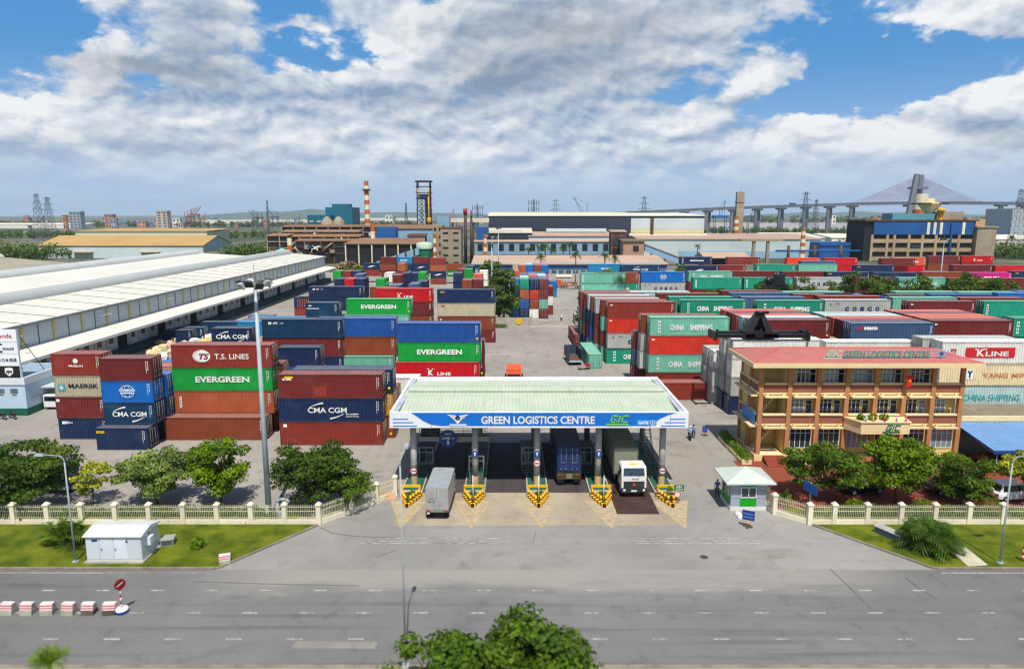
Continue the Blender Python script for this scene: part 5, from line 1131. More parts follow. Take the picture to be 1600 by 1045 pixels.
# ------------------------------------------------------------------ trucks and cars
def wheels(root, pts, r, w, name='wheel'):
    for (x, y) in pts:
        mb = MB(); mb.wheel((0, 0, 0), r, w); wo_ = mb.build(name, tyre, root, (x, y, r))
        sg = 1 if x > 0 else -1; mb = MB(); mb.lathe([(.001, sg * (w / 2 + .012)), (r * .3, sg * (w / 2 + .03)), (r * .55, sg * (w / 2 + .004)), (r * .6, sg * (w / 2 - .02))], (0, 0, 0), 14, 0, 'x'); mb.build('rim', galv, wo_)
def box_truck():
    o = thing('box_truck', 'grey box truck with closed rear doors driving into the first lane', 'truck', (0, 0, 0))
    gb = M('truck_box_grey', (156, 154, 150), .5, .08, 1.0, streak=.25); W2, L, z0, H = 1.12, 5.6, 1.0, 2.35
    mb = MB(); mb.box(-W2, W2, 0, L, z0, z0 + H - .03)
    for s in (-1, 1):
        mb.box(s * W2, s * (W2 + .03), 0.0, .08, z0, z0 + H); mb.box(s * W2, s * (W2 + .03), 0.08, L, z0 + H - .12, z0 + H - .01); mb.box(s * W2, s * (W2 + .03), .08, L, z0, z0 + .14)
        for k in range(10): y = .3 + k * .53; mb.box(s * W2, s * (W2 + .018), y, y + .28, z0 + .16, z0 + H - .14)
    cb = mb.build('cargo_box', gb, o)
    mb = MB(); mb.box(-W2, W2, .04, L, z0 + H - .03, z0 + H + .005)
    for k in range(4): y = .5 + k * 1.35; mb.box(-W2 + .1, W2 - .1, y, y + 1.2, z0 + H + .006, z0 + H + .015)
    mb.build('roof', M('truck_roof_pale', (172, 180, 182), .5, .12, 1.2, streak=.1, k=.66), cb)
    for s in (-1, 1):
        mb = MB(); mb.box(s * .015, s * (W2 - .03), -.05, -.002, z0 + .12, z0 + H - .1); d = mb.build('door', gb, o)
        mb = MB(); mb.tube((s * .22, -.08, z0 + .15), (s * .22, -.08, z0 + H - .15), .018, n=6); mb.tube((s * .22, -.09, z0 + .75), (s * .5, -.09, z0 + .7), .02, n=5)
        for z in (.35, 1.1, 1.8): mb.box(s * (W2 - .16), s * (W2 - .02), -.07, -.051, z0 + z, z0 + z + .06)
        mb.build('lock_bar', galv, d)
    text('29C', letn, o, (-.55, -.06, z0 + 1.25), .14, .4); text('385.32', letn, o, (-.55, -.06, z0 + .95), .17, .7)
    mb = MB(); mb.box(-1.05, 1.05, -.08, .02, z0 - .12, z0 + .08); mb.build('rear_bumper', M('bumper_grey', (140, 138, 134), .5, .1), o)
    for s in (-1, 1): mb = MB(); mb.box(s * .65, s * 1.02, -.10, -.081, z0 - .06, z0 + .06); mb.build('tail_light', redp, o)
    mb = MB(); mb.box(-1.0, -.72, -.09, -.03, z0 - .32, z0 - .18); mb.build('number_plate', white, o)
    mb = MB(); mb.box(-.45, .45, 0.1, L + 1.4, .55, z0 - .13); mb.build('chassis', black, o)
    mb = MB(); mb.prism([(L + .12, .6), (L + 1.75, .6), (L + 1.75, 1.35), (L + 1.5, 2.25), (L + .12, 2.35)], 1.0, 0, 'x', -1.0); cbb = mb.build('cab', M('truck_cab_white', (206, 208, 206), .4, .05), o)
    mb = MB(); mb.box(-1.006, -1.001, L + .4, L + 1.3, 1.45, 2.05); mb.box(1.001, 1.006, L + .4, L + 1.3, 1.45, 2.05); mb.build('side_window', darkglass, cbb)
    wheels(o, [(-.72, .9), (.72, .9), (-.98, .9), (.98, .9), (-.92, L + 1.0), (.92, L + 1.0)], .45, .24)
    return o
o = box_truck(); bx, by = G(684.5, 814); o.location = (bx - .1, by + .2, 0); o.rotation_euler = (0, 0, R(-2.0)); o.scale = (.9, .9, .9)
# blue container on a trailer, seen from behind
tx, ty = G(889, 759); 
tr = thing('semi_trailer', 'container trailer chassis with tail lamps under the blue box in the gate lane', 'trailer', (tx, ty, 0), R(1))
mb = MB()
for s in (-1, 1): mb.box(s * .45, s * .62, .1, 12.0, 1.0, 1.3)
for k in range(7): mb.box(-1.1, 1.1, .3 + k * 1.8, .45 + k * 1.8, 1.3, 1.42)
mb.build('frame', black, tr); mb = MB(); mb.box(-1.22, 1.22, 0, .12, .72, 1.38); mb.build('rear_bumper', M('trailer_bumper', (74, 64, 40), .7, .3), tr)
for s in (-1, 1):
    for k in range(2): mb = MB(); mb.lathe([(.001, -.03), (.11, -.03), (.11, .02)], (s * (.72 + .26 * k), -.01, 1.12), 12, 0, 'y'); mb.build('tail_light', M('tail_lamp', (120, 70, 40), .3, .2), tr)
    mb = MB(); mb.box(s * .5, s * 1.2, .06, .1, .35, .75); mb.build('mud_flap', black, tr)
mb = MB(); mb.box(-.3, .3, -.03, -.002, .8, 1.3); mb.build('number_plate', M('plate_grey', (120, 118, 90), .6, .2), tr)
wheels(tr, [(s * a, y) for s in (-1, 1) for a in (.72, 1.04) for y in (1.6, 2.9, 4.2)], .5, .26)
container(tx, ty + 6.2, 1.43, F40, 2.7, 'cob', 'dark blue container on the trailer inside the third gate lane', -1, 0, R(90), code=False)
mbx = thing('tractor_unit', 'dark red truck tractor ahead of the blue container under the canopy', 'truck', (tx, ty + 12.6, 0))
mb = MB(); mb.prism([(0, .7), (2.2, .7), (2.2, 1.7), (2.0, 3.1), (0, 3.2)], 1.2, 0, 'x', -1.2); cbb = mb.build('cab', M('tractor_maroon', (110, 20, 30), .4, .1), mbx); mb = MB(); mb.box(-1.21, -1.203, .6, 1.7, 1.9, 2.7); mb.box(1.203, 1.21, .6, 1.7, 1.9, 2.7); mb.build('side_window', darkglass, cbb); wheels(mbx, [(-1, 1.2), (1, 1.2), (-1, -.8), (1, -.8)], .5, .3)
# white cab truck facing the street
cx, cy = G(990, 777); wt = thing('container_truck', 'white cab container truck facing the street on the weighbridge', 'truck', (cx, cy, .03), R(1.2))
wp = M('cab_white', (222, 220, 212), .4, .04, 1.0, streak=.15, rust=.1); gp = M('cab_grille_grey', (52, 50, 54), .5, .2)
mb = MB(); mb.prism([(0, .95), (1.9, .95), (1.9, 2.95), (.32, 2.95), (.06, 2.05)], 1.2, 0, 'x', -1.2); mb.prism([(.36, 2.95), (1.85, 2.95), (1.8, 3.08), (.5, 3.08)], 1.12, 0, 'x', -1.12); cb = mb.build('cab', wp, wt)
mb = MB(); a0 = Vector((0, .05, 2.05)); a1 = Vector((0, .315, 2.93)); dn = Vector((0, -.9, .28)).normalized() * .012
q0 = a0.lerp(a1, .08); q1 = a0.lerp(a1, .90); mb.poly([(-1.04, *(q0 + dn).yz), (1.04, *(q0 + dn).yz), (.98, *(q1 + dn).yz), (-.98, *(q1 + dn).yz)]); ws = mb.build('windscreen', winglass, cb)
mb = MB(); 
for s in (-1, 1): mb.tube((s * .5, -.0, 2.12), (s * .5 + .35, .10, 2.5), .015, n=4)
mb.build('wiper', black, ws)
mb = MB(); mb.box(-1.205, -1.2, .45, 1.3, 2.05, 2.75); mb.box(1.2, 1.205, .45, 1.3, 2.05, 2.75); mb.build('side_window', darkglass, cb)
mb = MB(); mb.box(-1.0, 1.0, -.05, -.002, .98, 1.62); mb.build('grille', gp, cb); text('TRUCK', letn, cb, (.15, -.0, 1.86), .14, .7, (R(88), 0, 0)); 
mb = MB(); mb.poly([(0 + (.20 if k % 2 == 0 else .1) * math.sin(k * math.pi / 5), -.06, 1.32 + (.20 if k % 2 == 0 else .1) * math.cos(k * math.pi / 5)) for k in range(10)][::-1]); mb.build('badge', M('badge_orange', (214, 90, 40), .4, .1), cb)
mb = MB(); mb.box(-1.25, 1.25, -.12, .1, .5, .96); bmp = mb.build('bumper', gp, wt); mb = MB(); mb.box(-.28, .28, -.14, -.122, .62, .78); mb.build('number_plate', white, bmp)
for s in (-1, 1):
    mb = MB(); mb.lathe([(.001, -.04), (.13, -.03), (.14, .02)], (s * .95, -.13, .74), 14, 0, 'y'); mb.build('headlight', M('lamp_glass', (220, 216, 200), .1, .05), bmp)
    mb = MB(); mb.tube((s * 1.2, .2, 2.7), (s * 1.5, .0, 2.65), .025, n=5); mb.box(s * 1.42, s * 1.62, -.04, .02, 2.0, 2.7); mb.build('mirror', black, cb)
mb = MB(); mb.box(-.35, .35, .5, .62, 3.09, 3.22); mb.build('roof_sign', lety, cb)
mb = MB(); mb.box(-.55, .55, 1.2, 14.5, .8, 1.25); mb.build('chassis', black, wt); wheels(wt, [(s * 1.02, y) for s in (-1, 1) for y in (.95, 4.2, 5.5, 11.0, 12.3)], .52, .32)
container(cx - .35, cy + 2.75 + 6.1, 1.32, F40, 2.75, 'oli', 'grey olive weathered container riding behind the white truck cab', 0, 0, R(90), code=False)
# lorries and trailers in the yard
def small(name, label, cat, px, py, rz=0): x, y = G(px, py); return thing(name, label, cat, (x, y, 0), rz)
ot = small('dump_truck', 'orange dump truck facing the street behind the canopy', 'truck', 803, 607); om = M('truck_orange', (206, 84, 36), .5, .12, 1.0, rust=.2)
mb = MB(); mb.prism([(0, .8), (1.7, .8), (1.7, 2.45), (.2, 2.45), (0, 1.7)], 1.15, 0, 'x', -1.15); cb = mb.build('cab', om, ot); mb = MB(); mb.box(-1.0, 1.0, -.02, .12, 1.72, 2.3); mb.build('windscreen', darkglass, cb); mb = MB(); mb.box(-1.2, 1.2, 1.9, 6.5, 1.2, 2.6); mb.build('dump_box', om, ot); mb = MB(); mb.box(-1.2, 1.2, -.15, 0, .5, .8); mb.build('bumper', black, ot)
for s in (-1, 1): mb = MB(); mb.box(s * 1.2, s * 1.42, -.05, .05, 1.6, 2.4); mb.build('mirror', black, ot)
wheels(ot, [(s * 1.0, y) for s in (-1, 1) for y in (.9, 4.4, 5.6)], .5, .35)
tl = small('open_trailer', 'dark open trailer with raised sides beside the mint container', 'trailer', 899, 571, R(4)); dkm = M('trailer_slate', (44, 62, 80), .6, .2)
mb = MB(); mb.box(-1.2, -1.1, 0, 6.2, .95, 2.7); mb.box(1.1, 1.2, 0, 6.2, .95, 2.7); mb.box(-1.1, 1.1, 6.1, 6.2, .95, 2.7); mb.build('side_wall', dkm, tl); mb = MB(); mb.box(-1.2, 1.2, 0, 6.2, .85, .95); mb.build('bed', M('trailer_bed', (90, 62, 50), .8, .2), tl); mb = MB(); mb.box(-1.1, 1.1, -.1, 0, .6, .95); mb.build('rear_bumper', galv, tl)
wheels(tl, [(s * .95, y) for s in (-1, 1) for y in (.9, 2.1)], .48, .35)
fk = small('pallet_cart', 'small red and grey handling cart in front of the mint container', 'cart', 912, 577, R(20)); mb = MB(); mb.box(-1.1, 1.1, -.4, .4, .35, .5); mb.build('deck', M('cart_grey', (150, 140, 132), .6, .2), fk); mb = MB(); mb.box(.5, 1.1, -.4, .4, .5, .95); mb.build('engine_box', redp, fk); wheels(fk, [(s * .75, y) for s in (-1, 1) for y in (-.35, .35)], .2, .12)
for px, py, lbl in ((892, 451, 'orange flatbed trailer parked behind the gate block, nearer one'), (886, 446, 'orange flatbed trailer parked behind the gate block, farther one')):
    f = small('flatbed_trailer', lbl, 'trailer', px, py, R(80)); mb = MB(); mb.box(-1.2, 1.2, -4, 4, 1.0, 1.3); mb.build('deck', M('flatbed_rust', (150, 92, 60), .8, .2), f); wheels(f, [(s * 1.0, y) for s in (-1, 1) for y in (-3.2, -2.1, 3)], .5, .3)
    f['group'] = 'flatbed trailers by the gate block'
t2 = small('tractor_unit', 'orange truck tractor parked beside the gate block', 'truck', 871, 449, R(-60)); mb = MB(); mb.prism([(-1, .8), (1.0, .8), (1.0, 2.8), (-.8, 2.8)], 1.2, 0, 'x', -1.2); cb = mb.build('cab', om, t2); mb = MB(); mb.box(-1.05, 1.05, -1.0, -.9, 1.9, 2.6); mb.build('windscreen', darkglass, cb); mb = MB(); mb.box(-.6, .6, 1.0, 4.5, .8, 1.1); mb.build('chassis', black, t2); wheels(t2, [(s * 1.0, y) for s in (-1, 1) for y in (-.3, 2.6, 3.8)], .5, .3)
bt_ = small('cabin_truck', 'blue truck facing the street half hidden behind the dark tree', 'truck', 91, 771, 0); bm2 = M('truck_cobalt', (14, 34, 100), .45, .1); mb = MB(); mb.prism([(0, .8), (1.8, .8), (1.8, 2.8), (.25, 2.8), (0, 1.9)], 1.15, 0, 'x', -1.15); cb = mb.build('cab', bm2, bt_); mb = MB(); mb.poly([(-1.0, -.012, 1.95), (1.0, -.012, 1.95), (.95, .21, 2.7), (-.95, .21, 2.7)]); mb.build('windscreen', winglass, cb); mb = MB(); mb.box(-1.15, 1.15, -.12, 0, .45, .82); mb.build('bumper', white, bt_); wheels(bt_, [(s * 1.0, y) for s in (-1, 1) for y in (.5, 1.5)], .45, .3)
vt = small('van', 'white van backed to the dock beside the office hut', 'van', 80, 640, R(0)); mb = MB(); mb.prism([(0, .4), (4.6, .4), (4.6, 1.3), (3.9, 2.1), (0, 2.1)], .95, 0, 'x', -.95); vb = mb.build('body', white, vt); mb = MB(); mb.box(-.8, .8, -.02, -.003, 1.25, 1.9); mb.build('rear_window', darkglass, vb); wheels(vt, [(s * .85, y) for s in (-1, 1) for y in (.8, 3.7)], .34, .2)
def car(label, px, py, rz, paint, suv=False, spare=False, xy=None):
    x, y = xy or G(px, py); o = thing('parked_car', label, 'car', (x, y, 0), rz); L, W2, h = (4.4, .9, 1.72) if suv else (4.4, .88, 1.45)
    secs = [(-2.2, .50, .82, .80), (-2.1, .34, .98, .86), (-1.3, .28, 1.02, .90), (0, .26, .98, .90), (1.2, .28, .95, .88), (2.0, .36, .80, .82), (2.2, .48, .66, .74)]
    mb = MB(); prev = None
    for yy, zb_, zt_, w_ in secs:
        ring_ = [(-w_ * .94, yy, zb_), (w_ * .94, yy, zb_), (w_, yy, (zb_ + zt_) / 2), (w_ * .95, yy, zt_), (-w_ * .95, yy, zt_), (-w_, yy, (zb_ + zt_) / 2)]
        if prev:
            for k in range(6): mb.poly([prev[k], prev[(k + 1) % 6], ring_[(k + 1) % 6], ring_[k]][::-1], 0, True)
        else: mb.poly(ring_)
        prev = ring_
    mb.poly(prev[::-1]); r0, r1 = (-2.0, .7) if suv else (-1.25, .55)
    mb.hexa([(-.82, r0, .97), (.82, r0, .97), (.82, 1.25, .94), (-.82, 1.25, .94), (-.66, r0 + .25, h - .06), (.66, r0 + .25, h - .06), (.66, r1 - .15, h - .06), (-.66, r1 - .15, h - .06)])
    mb.hexa([(-.66, r0 + .25, h - .06), (.66, r0 + .25, h - .06), (.66, r1 - .15, h - .06), (-.66, r1 - .15, h - .06), (-.6, r0 + .35, h), (.6, r0 + .35, h), (.6, r1 - .25, h), (-.6, r1 - .25, h)])
    bd = mb.build('body', paint, o)
    mb = MB()
    for s in (-1, 1): p = [(s * .81, r0 + .28, 1.03), (s * .81, 1.02, 1.03), (s * .69, r1 - .22, h - .12), (s * .69, r0 + .36, h - .12)]; mb.poly([(a + s * .012, b_, c_) for a, b_, c_ in (p if s > 0 else p[::-1])])
    mb.poly([(.72, 1.24, 1.0), (-.72, 1.24, 1.0), (-.6, r1 - .09, h - .1), (.6, r1 - .09, h - .1)]); mb.poly([(-.72, r0 - .0, 1.02), (.72, r0 - .0, 1.02), (.62, r0 + .22, h - .1), (-.62, r0 + .22, h - .1)]); mb.build('window', darkglass, bd)
    for s in (-1, 1):
        mb = MB(); mb.box(s * .55, s * .82, -2.225, -2.17, .66, .80); mb.build('tail_light', redp, bd); mb = MB(); mb.box(s * .45, s * .74, 2.14, 2.22, .56, .66); mb.build('headlight', M('lamp_glass'), bd)
    mb = MB(); mb.box(-.25, .25, -2.24, -2.205, .55, .66); mb.build('number_plate', white, bd)
    if spare: mb = MB(); mb.wheel((0, -2.3, .95), .33, .2, 0, 'y'); mb.build('spare_wheel', paint, o)
    wheels(o, [(s * .8, yy) for s in (-1, 1) for yy in (-1.35, 1.4)], .34, .2); return o
wcar = M('car_white', (226, 228, 228), .25, .03); dcar = M('car_black', (18, 20, 24), .2, .1); rcar = M('car_grey_red', (84, 50, 56), .25, .1); scar = M('car_silver', (150, 154, 160), .25, .05)
car('white off-roader with a spare wheel on its back beside the lamp post', 1580, 778, R(-82), wcar, True, True)
car('black saloon half hidden behind the bright round tree', 1345, 768, R(-80), dcar); car('dark grey car in shade behind the dense round tree', 1478, 768, R(-80), M('car_graphite', (40, 42, 48), .25, .1))
car('red tailed silver car parked first under the blue carport', 1541, 727, R(4), M('car_maroon', (96, 22, 30), .25, .1)); car('silver car parked second under the blue carport', 1578, 727, R(2), scar)
# ------------------------------------------------------------------ people and motorbikes
skin = M('skin', (170, 118, 88), .6, .06); hairm = M('hair_black', (18, 16, 15), .6, .1)
def skinned(name, pts, edges, mat, parent, lv=2):
    me = bpy.data.meshes.new(name); me.from_pydata([p[:3] for p in pts], [], edges); me.materials.append(mat)
    o = ob(name, me, parent); md = o.modifiers.new('skin', 'SKIN'); md.use_smooth_shade = True
    for v, p in zip(me.skin_vertices[0].data, pts): v.radius = (p[3], p[4] if len(p) > 4 else p[3])
    me.skin_vertices[0].data[0].use_root = True
    sb = o.modifiers.new('sub', 'SUBSURF'); sb.levels = 1; sb.render_levels = lv
    return o
def person(label, x, y, rz, shirt, trousers, pose='stand', z=0.0, cap=None, cat='person', scale=1.0):
    o = thing('person', label, cat, (x, y, z), rz, 'people at the gate and in the lane'); o.scale = (scale,) * 3
    S = pose != 'stand'
    hip = .92 if not S else .80
    lean = .0 if not S else .12
    if S: K = [(s * .20, .38, .74) for s in (-1, 1)]; A = [(s * .22, .30, .34) for s in (-1, 1)]; T = [(s * .23, .44, .28) for s in (-1, 1)]
    else: K = [(s * .11, .03, .50) for s in (-1, 1)]; A = [(s * .12, -.02, .09) for s in (-1, 1)]; T = [(s * .14, .15, .04) for s in (-1, 1)]
    c0 = hip; chest = (0, lean, c0 + .42); neck = (0, lean + .02, c0 + .56); head = (0, lean + .05, c0 + .70); top = (0, lean + .04, c0 + .80)
    Sh = [(s * .19, lean, c0 + .50) for s in (-1, 1)]
    if S: El = [(s * .27, lean + .14, c0 + .26) for s in (-1, 1)]; Wr = [(s * .26, lean + .42, c0 + .22) for s in (-1, 1)]; hd = Vector((0, .9, -.2))
    else: El = [(s * .26, -.03, c0 + .22) for s in (-1, 1)]; Wr = [(s * .25, .05, c0 - .04) for s in (-1, 1)]; hd = Vector((0, .18, -1))
    hd.normalize()
    P = [(0, 0, c0, .13, .10), (0, lean * .5, c0 + .2, .125, .09), (*chest, .15, .10), (*neck, .055), (*head, .085, .10), (*top, .07, .08), (0, lean + .145, c0 + .69, .022), ]
    E_ = [(0, 1), (1, 2), (2, 3), (3, 4), (4, 5), (4, 6)]
    def add(p, par): P.append(p); E_.append((par, len(P) - 1)); return len(P) - 1
    for i, s in enumerate((-1, 1)):
        h = add((s * .10, 0, c0 - .05, .085), 0); k = add((*K[i], .058), h); a = add((*A[i], .038), k); add((*T[i], .036), a)
        sh = add((*Sh[i], .058), 2); e = add((*El[i], .042), sh); w = add((*Wr[i], .028), e)
        pv = Vector(Wr[i]) + hd * .09; pm = add((*pv, .032, .018), w)
        side = Vector((1, 0, 0))
        for q in range(4):
            b0 = pv + side * (.026 * (q - 1.5)) + hd * .03; f = add((*b0, .009), pm); ln = (.05, .06, .055, .04)[q]; m1_ = add((*(b0 + hd * ln * .55 + Vector((0, .012, 0))), .0085), f); add((*(b0 + hd * ln * .9 + Vector((0, .03, -.01))), .007), m1_)
        tb = add((*(Vector(Wr[i]) + hd * .04 + Vector((-s * .035, .02, 0))), .010), w); add((*(Vector(Wr[i]) + hd * .085 + Vector((-s * .045, .045, 0))), .008), tb)
        add((s * .088, lean + .03, c0 + .69, .016), 4)
    skinned('body', P, E_, skin, o, 1)
    skinned('shirt', [(0, .0, c0 - .02, .152, .118), (0, lean * .5, c0 + .2, .147, .11), (*chest, .172, .122), (0, lean + .01, c0 + .50, .10)] + [(*Sh[i], .074) for i in (0, 1)] + [(*(Vector(Sh[i]).lerp(Vector(El[i]), .8)), .060) for i in (0, 1)], [(0, 1), (1, 2), (2, 3), (2, 4), (2, 5), (4, 6), (5, 7)], shirt, o, 1)
    skinned('trousers', [(0, 0, c0 + .02, .142, .11)] + [(s * .10, 0, c0 - .06, .10) for s in (-1, 1)] + [(*K[i], .074) for i in (0, 1)] + [(*(Vector(K[i]).lerp(Vector(A[i]), .93)), .058) for i in (0, 1)], [(0, 1), (0, 2), (1, 3), (2, 4), (3, 5), (4, 6)], trousers, o, 1)
    mb = MB()
    for i in (0, 1): a, b_ = Vector(A[i]), Vector(T[i]); mb.tube(a + Vector((0, -.06, -.02)), b_ + Vector((0, .03, 0)), .05, .045, 8)
    mb.build('shoes', black, o)
    mb = MB(); hm = cap or hairm; r = .112 if not cap else .135
    mb.lathe([(r * math.cos(a_), r * 1.15 * math.sin(a_)) for a_ in [R(-5 + 95 * q / 6) for q in range(7)]], (0, head[1] - .012, head[2] + .035), 14); mb.build('helmet' if cap else 'hair', hm, o)
    mb = MB()
    for s in (-1, 1): mb.box(s * .025, s * .05, head[1] + .088, head[1] + .099, head[2] - .005, head[2] + .012)
    mb.box(-.03, .03, head[1] + .080, head[1] + .093, head[2] - .07, head[2] - .058); mb.build('face_detail', hairm, o)
    return o
def motorbike(label, x, y, rz, paint):
    o = thing('motorbike', label, 'motorbike', (x, y, 0), rz, 'motorbikes')
    for yy in (-.62, .66):
        mb = MB(); mb.lathe([(.20, -.05), (.28, -.05), (.29, 0), (.28, .05), (.20, .05)], (0, 0, 0), 18, 0, 'x'); wv = mb.build('wheel', tyre, o, (0, yy, .29))
        mb = MB(); mb.lathe([(.02, -.04), (.2, -.015), (.2, .015), (.02, .04)], (0, 0, 0), 14, 0, 'x'); mb.build('rim', galv, wv)
    mb = MB(); mb.prism([(-.75, .62), (-.1, .45), (.15, .38), (.42, .75), (.55, .98), (.42, 1.0), (.2, .62), (-.1, .66), (-.7, .78)], .12, 0, 'x', -.12); mb.tube((0, .45, .95), (0, .66, .3), .04); mb.tube((0, -.05, .42), (0, -.62, .3), .05); mb.build('body', paint, o)
    mb = MB(); mb.prism([(-.72, .79), (-.1, .68), (.16, .72), (.1, .80), (-.66, .88)], .13, 0, 'x', -.13); mb.build('seat', black, o)
    mb = MB(); mb.tube((-.34, .36, 1.05), (.34, .36, 1.05), .018); mb.tube((-.2, .4, 1.05), (-.26, .42, 1.25), .01); mb.tube((.2, .4, 1.05), (.26, .42, 1.25), .01); mb.build('handlebar', black, o)
    mb = MB(); mb.lathe([(.001, .06), (.07, .05), (.09, -.02)], (0, .56, .92), 12, 0, 'y'); mb.build('headlight', M('lamp_glass'), o)
    mb = MB(); mb.box(-.05, .05, -.82, -.76, .7, .78); mb.build('tail_light', redp, o); return o
def fab(n, c): return M('cloth_' + n, c, .85, .1)
x, y = G(877, 501); motorbike('motorbike ridden away down the middle of the yard lane', x, y, 0, fab('bike_black', (30, 30, 34))); person('person in a white shirt riding a motorbike down the yard lane', x, y - .12, 0, fab('white', (220, 222, 226)), fab('dark', (34, 36, 44)), 'ride', 0, M('helmet_white', (210, 210, 205), .3, .05))
x, y = G(1078, 686); motorbike('motorbike carrying a rider beside the right end of the canopy', x, y, R(-8), M('bike_grey', (60, 62, 66), .4, .1)); person('person in a pale blue shirt sitting on the motorbike beside the canopy', x, y - .1, R(-8), fab('paleblue', (120, 160, 210)), fab('navy', (28, 34, 58)), 'ride', 0, M('helmet_pale', (200, 205, 210), .3, .05))
x, y = G(1083.5, 684); person('person in a pale blue shirt standing next to the motorbike rider', x, y, R(150), fab('paleblue', (120, 160, 210)), fab('navy', (28, 34, 58)))
x, y = G(1120, 775); person('guard in a blue shirt and dark trousers standing left of the hut', x, y, R(170), fab('guardblue', (50, 90, 150)), fab('black', (24, 26, 32)), cap=None)
for px, py, rz, lbl in ((20, 654, 60, 'dark motorbike parked at the base of the office hut, farther from the edge'), (3, 655, 70, 'dark motorbike parked at the office hut, cut by the picture edge')): x, y = G(px, py); motorbike(lbl, x, y, R(rz), M('bike_dark', (40, 36, 36), .4, .2))
# ------------------------------------------------------------------ light masts, lamps, signs
def mast(label, px, py, ptop, heads, cat='light mast', Y=None):
    x, y = G(px, py); _, h = PY(px, ptop, y); o = thing('light_mast', label, cat, (x, y, 0), group='tall light masts')
    mb = MB(); mb.tube((0, 0, 0), (0, 0, h), .33 * h / 25, .15 * h / 25, 14); mb.lathe([(.62, 0), (.62, .06), (.45, .08), (.42, .35)], (0, 0, 0), 12)
    mb.box(-.12, .12, -.45, -.36, .7, 1.6); mb.build('pole', galv, o)
    mb = MB(); mb.lathe([(.95, -.05), (1.05, -.05), (1.05, .05), (.95, .05), (.95, -.05)], (0, 0, h), 20)
    for k in range(4): mb.tube((0, 0, h), (math.cos(k * 1.57), math.sin(k * 1.57), h), .04, n=5)
    mb.tube((0, 0, h), (0, 0, h + 1.7), .02, n=4); mb.build('ring_frame', M('mast_ring', (120, 116, 100), .6, .15), o)
    for k in range(heads):
        a = 2 * math.pi * k / heads + .3; mb = MB(); c = Vector((1.25 * math.cos(a), 1.25 * math.sin(a), h - .05 + .18 * (k % 2)))
        d = Vector((math.cos(a), math.sin(a), 0)); s_ = Vector((-d.y, d.x, 0)); up = Vector((0, 0, 1)); f = (d * .75 - up * .6).normalized(); g_ = s_.cross(f)
        mb.hexa([c + s_ * q * .36 + g_ * r_ * .30 + f * 0.12 for q, r_ in ((-1, -1), (1, -1), (1, 1), (-1, 1))] + [c + s_ * q * .22 + g_ * r_ * .18 - f * .22 for q, r_ in ((-1, -1), (1, -1), (1, 1), (-1, 1))])
        mb.build('floodlight', M('floodlight_dark', (46, 48, 50), .5, .15) if k % 3 else ltgrey, o)
    return o
mast('tall grey light mast with many floodlights rising behind the left fence', 421, 812, 444, 10)
mast('thin light mast among the dark trees beside the gate block', 769, 500, 371, 8)
mast('thin light mast behind the hedge row of the right yard', 1465, 478, 374, 8)
mast('slim light mast before the dark factory wall', 779, 432, 357, 6)
def lamp(label, px, py, h, arm, rp=.081):
    x, y = G(px, py); o = thing('street_lamp', label, 'street lamp', (x, y, .1), group='street lamps')
    mb = MB(); mb.tube((0, 0, 0), (0, 0, h - .5), rp, rp * .6, 10); mb.box(-.2, .2, -.2, .2, -.05, .08)
    a = Vector(arm); pts = [Vector((0, 0, h - .5)) + a * (.5 * (1 - math.cos(q))) * .55 + Vector((0, 0, .5 * math.sin(q))) for q in [k * math.pi / 2 / 4 for k in range(5)]]; pts.append(Vector((0, 0, h + .05)) + a)
    mb.path(pts, rp * .5, 7); mb.build('pole', galv if rp > .08 else ltgrey, o)
    e = pts[-1]; d = a.normalized(); s_ = Vector((-d.y, d.x, 0)); mb = MB()
    mb.hexa([e + s_ * q * .13 + d * r_ + Vector((0, 0, -.09)) for q, r_ in ((-1, 0), (1, 0), (1, .75), (-1, .75))] + [e + s_ * q * .10 + d * r_ + Vector((0, 0, .07)) for q, r_ in ((-1, .05), (1, .05), (1, .6), (-1, .6))]); mb.build('lamp_head', ltgrey, o); return o
lamp('curved street lamp beside the white transformer cabinet', 118.5, 879, 8.7, (-1.6, .1, 0))
lamp('curved street lamp on the lawn beside the concrete path', 1562, 881, 8.7, (1.7, .1, 0))
lamp('thin tall street lamp on the near pavement among the foreground trees', 634, 1042, 13.2, (.1, 1.6, 0), .06)
ne = thing('traffic_sign', 'round red no-entry sign on a striped post with blue foot', 'road sign', (*G(191, 956), 0), R(52)); mb = MB(); mb.lathe([(.001, 0), (.42, 0), (.42, .22)], (0, 0, 0), 14); mb.build('foot', M('foot_blue', (20, 110, 190), .5, .1), ne); mb = MB(); mb.lathe([(.42, .22), (.40, .34), (.1, .42)], (0, 0, 0), 14); mb.build('foot_top', white, ne)
mb = MB()
for k in range(6): mb.tube((0, 0, .35 + k * .25), (0, 0, .6 + k * .25), .05, n=10, m=k % 2)
mb.build('post', [white, redp], ne); fc = rsign(ne, 0, -.08, 2.1, .38, M('no_entry_red', (120, 16, 22), .5, .1), M('no_entry_rim', (140, 20, 26), .5, .1), 'sign_plate'); mb = MB(); mb.hexa([(-.24, -.115, 1.98), (.19, -.115, 2.18), (.19, -.109, 2.18), (-.24, -.109, 1.98), (-.26, -.115, 2.04), (.17, -.115, 2.24), (.17, -.109, 2.24), (-.26, -.109, 2.04)]); mb.build('white_bar', white, fc)
bw = M('barrier_white', (214, 204, 200), .7, .1, 1.2, streak=.2); bp_ = M('barrier_red', (190, 92, 102), .7, .15, 2.0); bc = M('barrier_concrete', (160, 156, 140), .9, .2, streak=.3); bdk = M('barrier_dirty', (92, 82, 66), .9, .3, streak=.4)
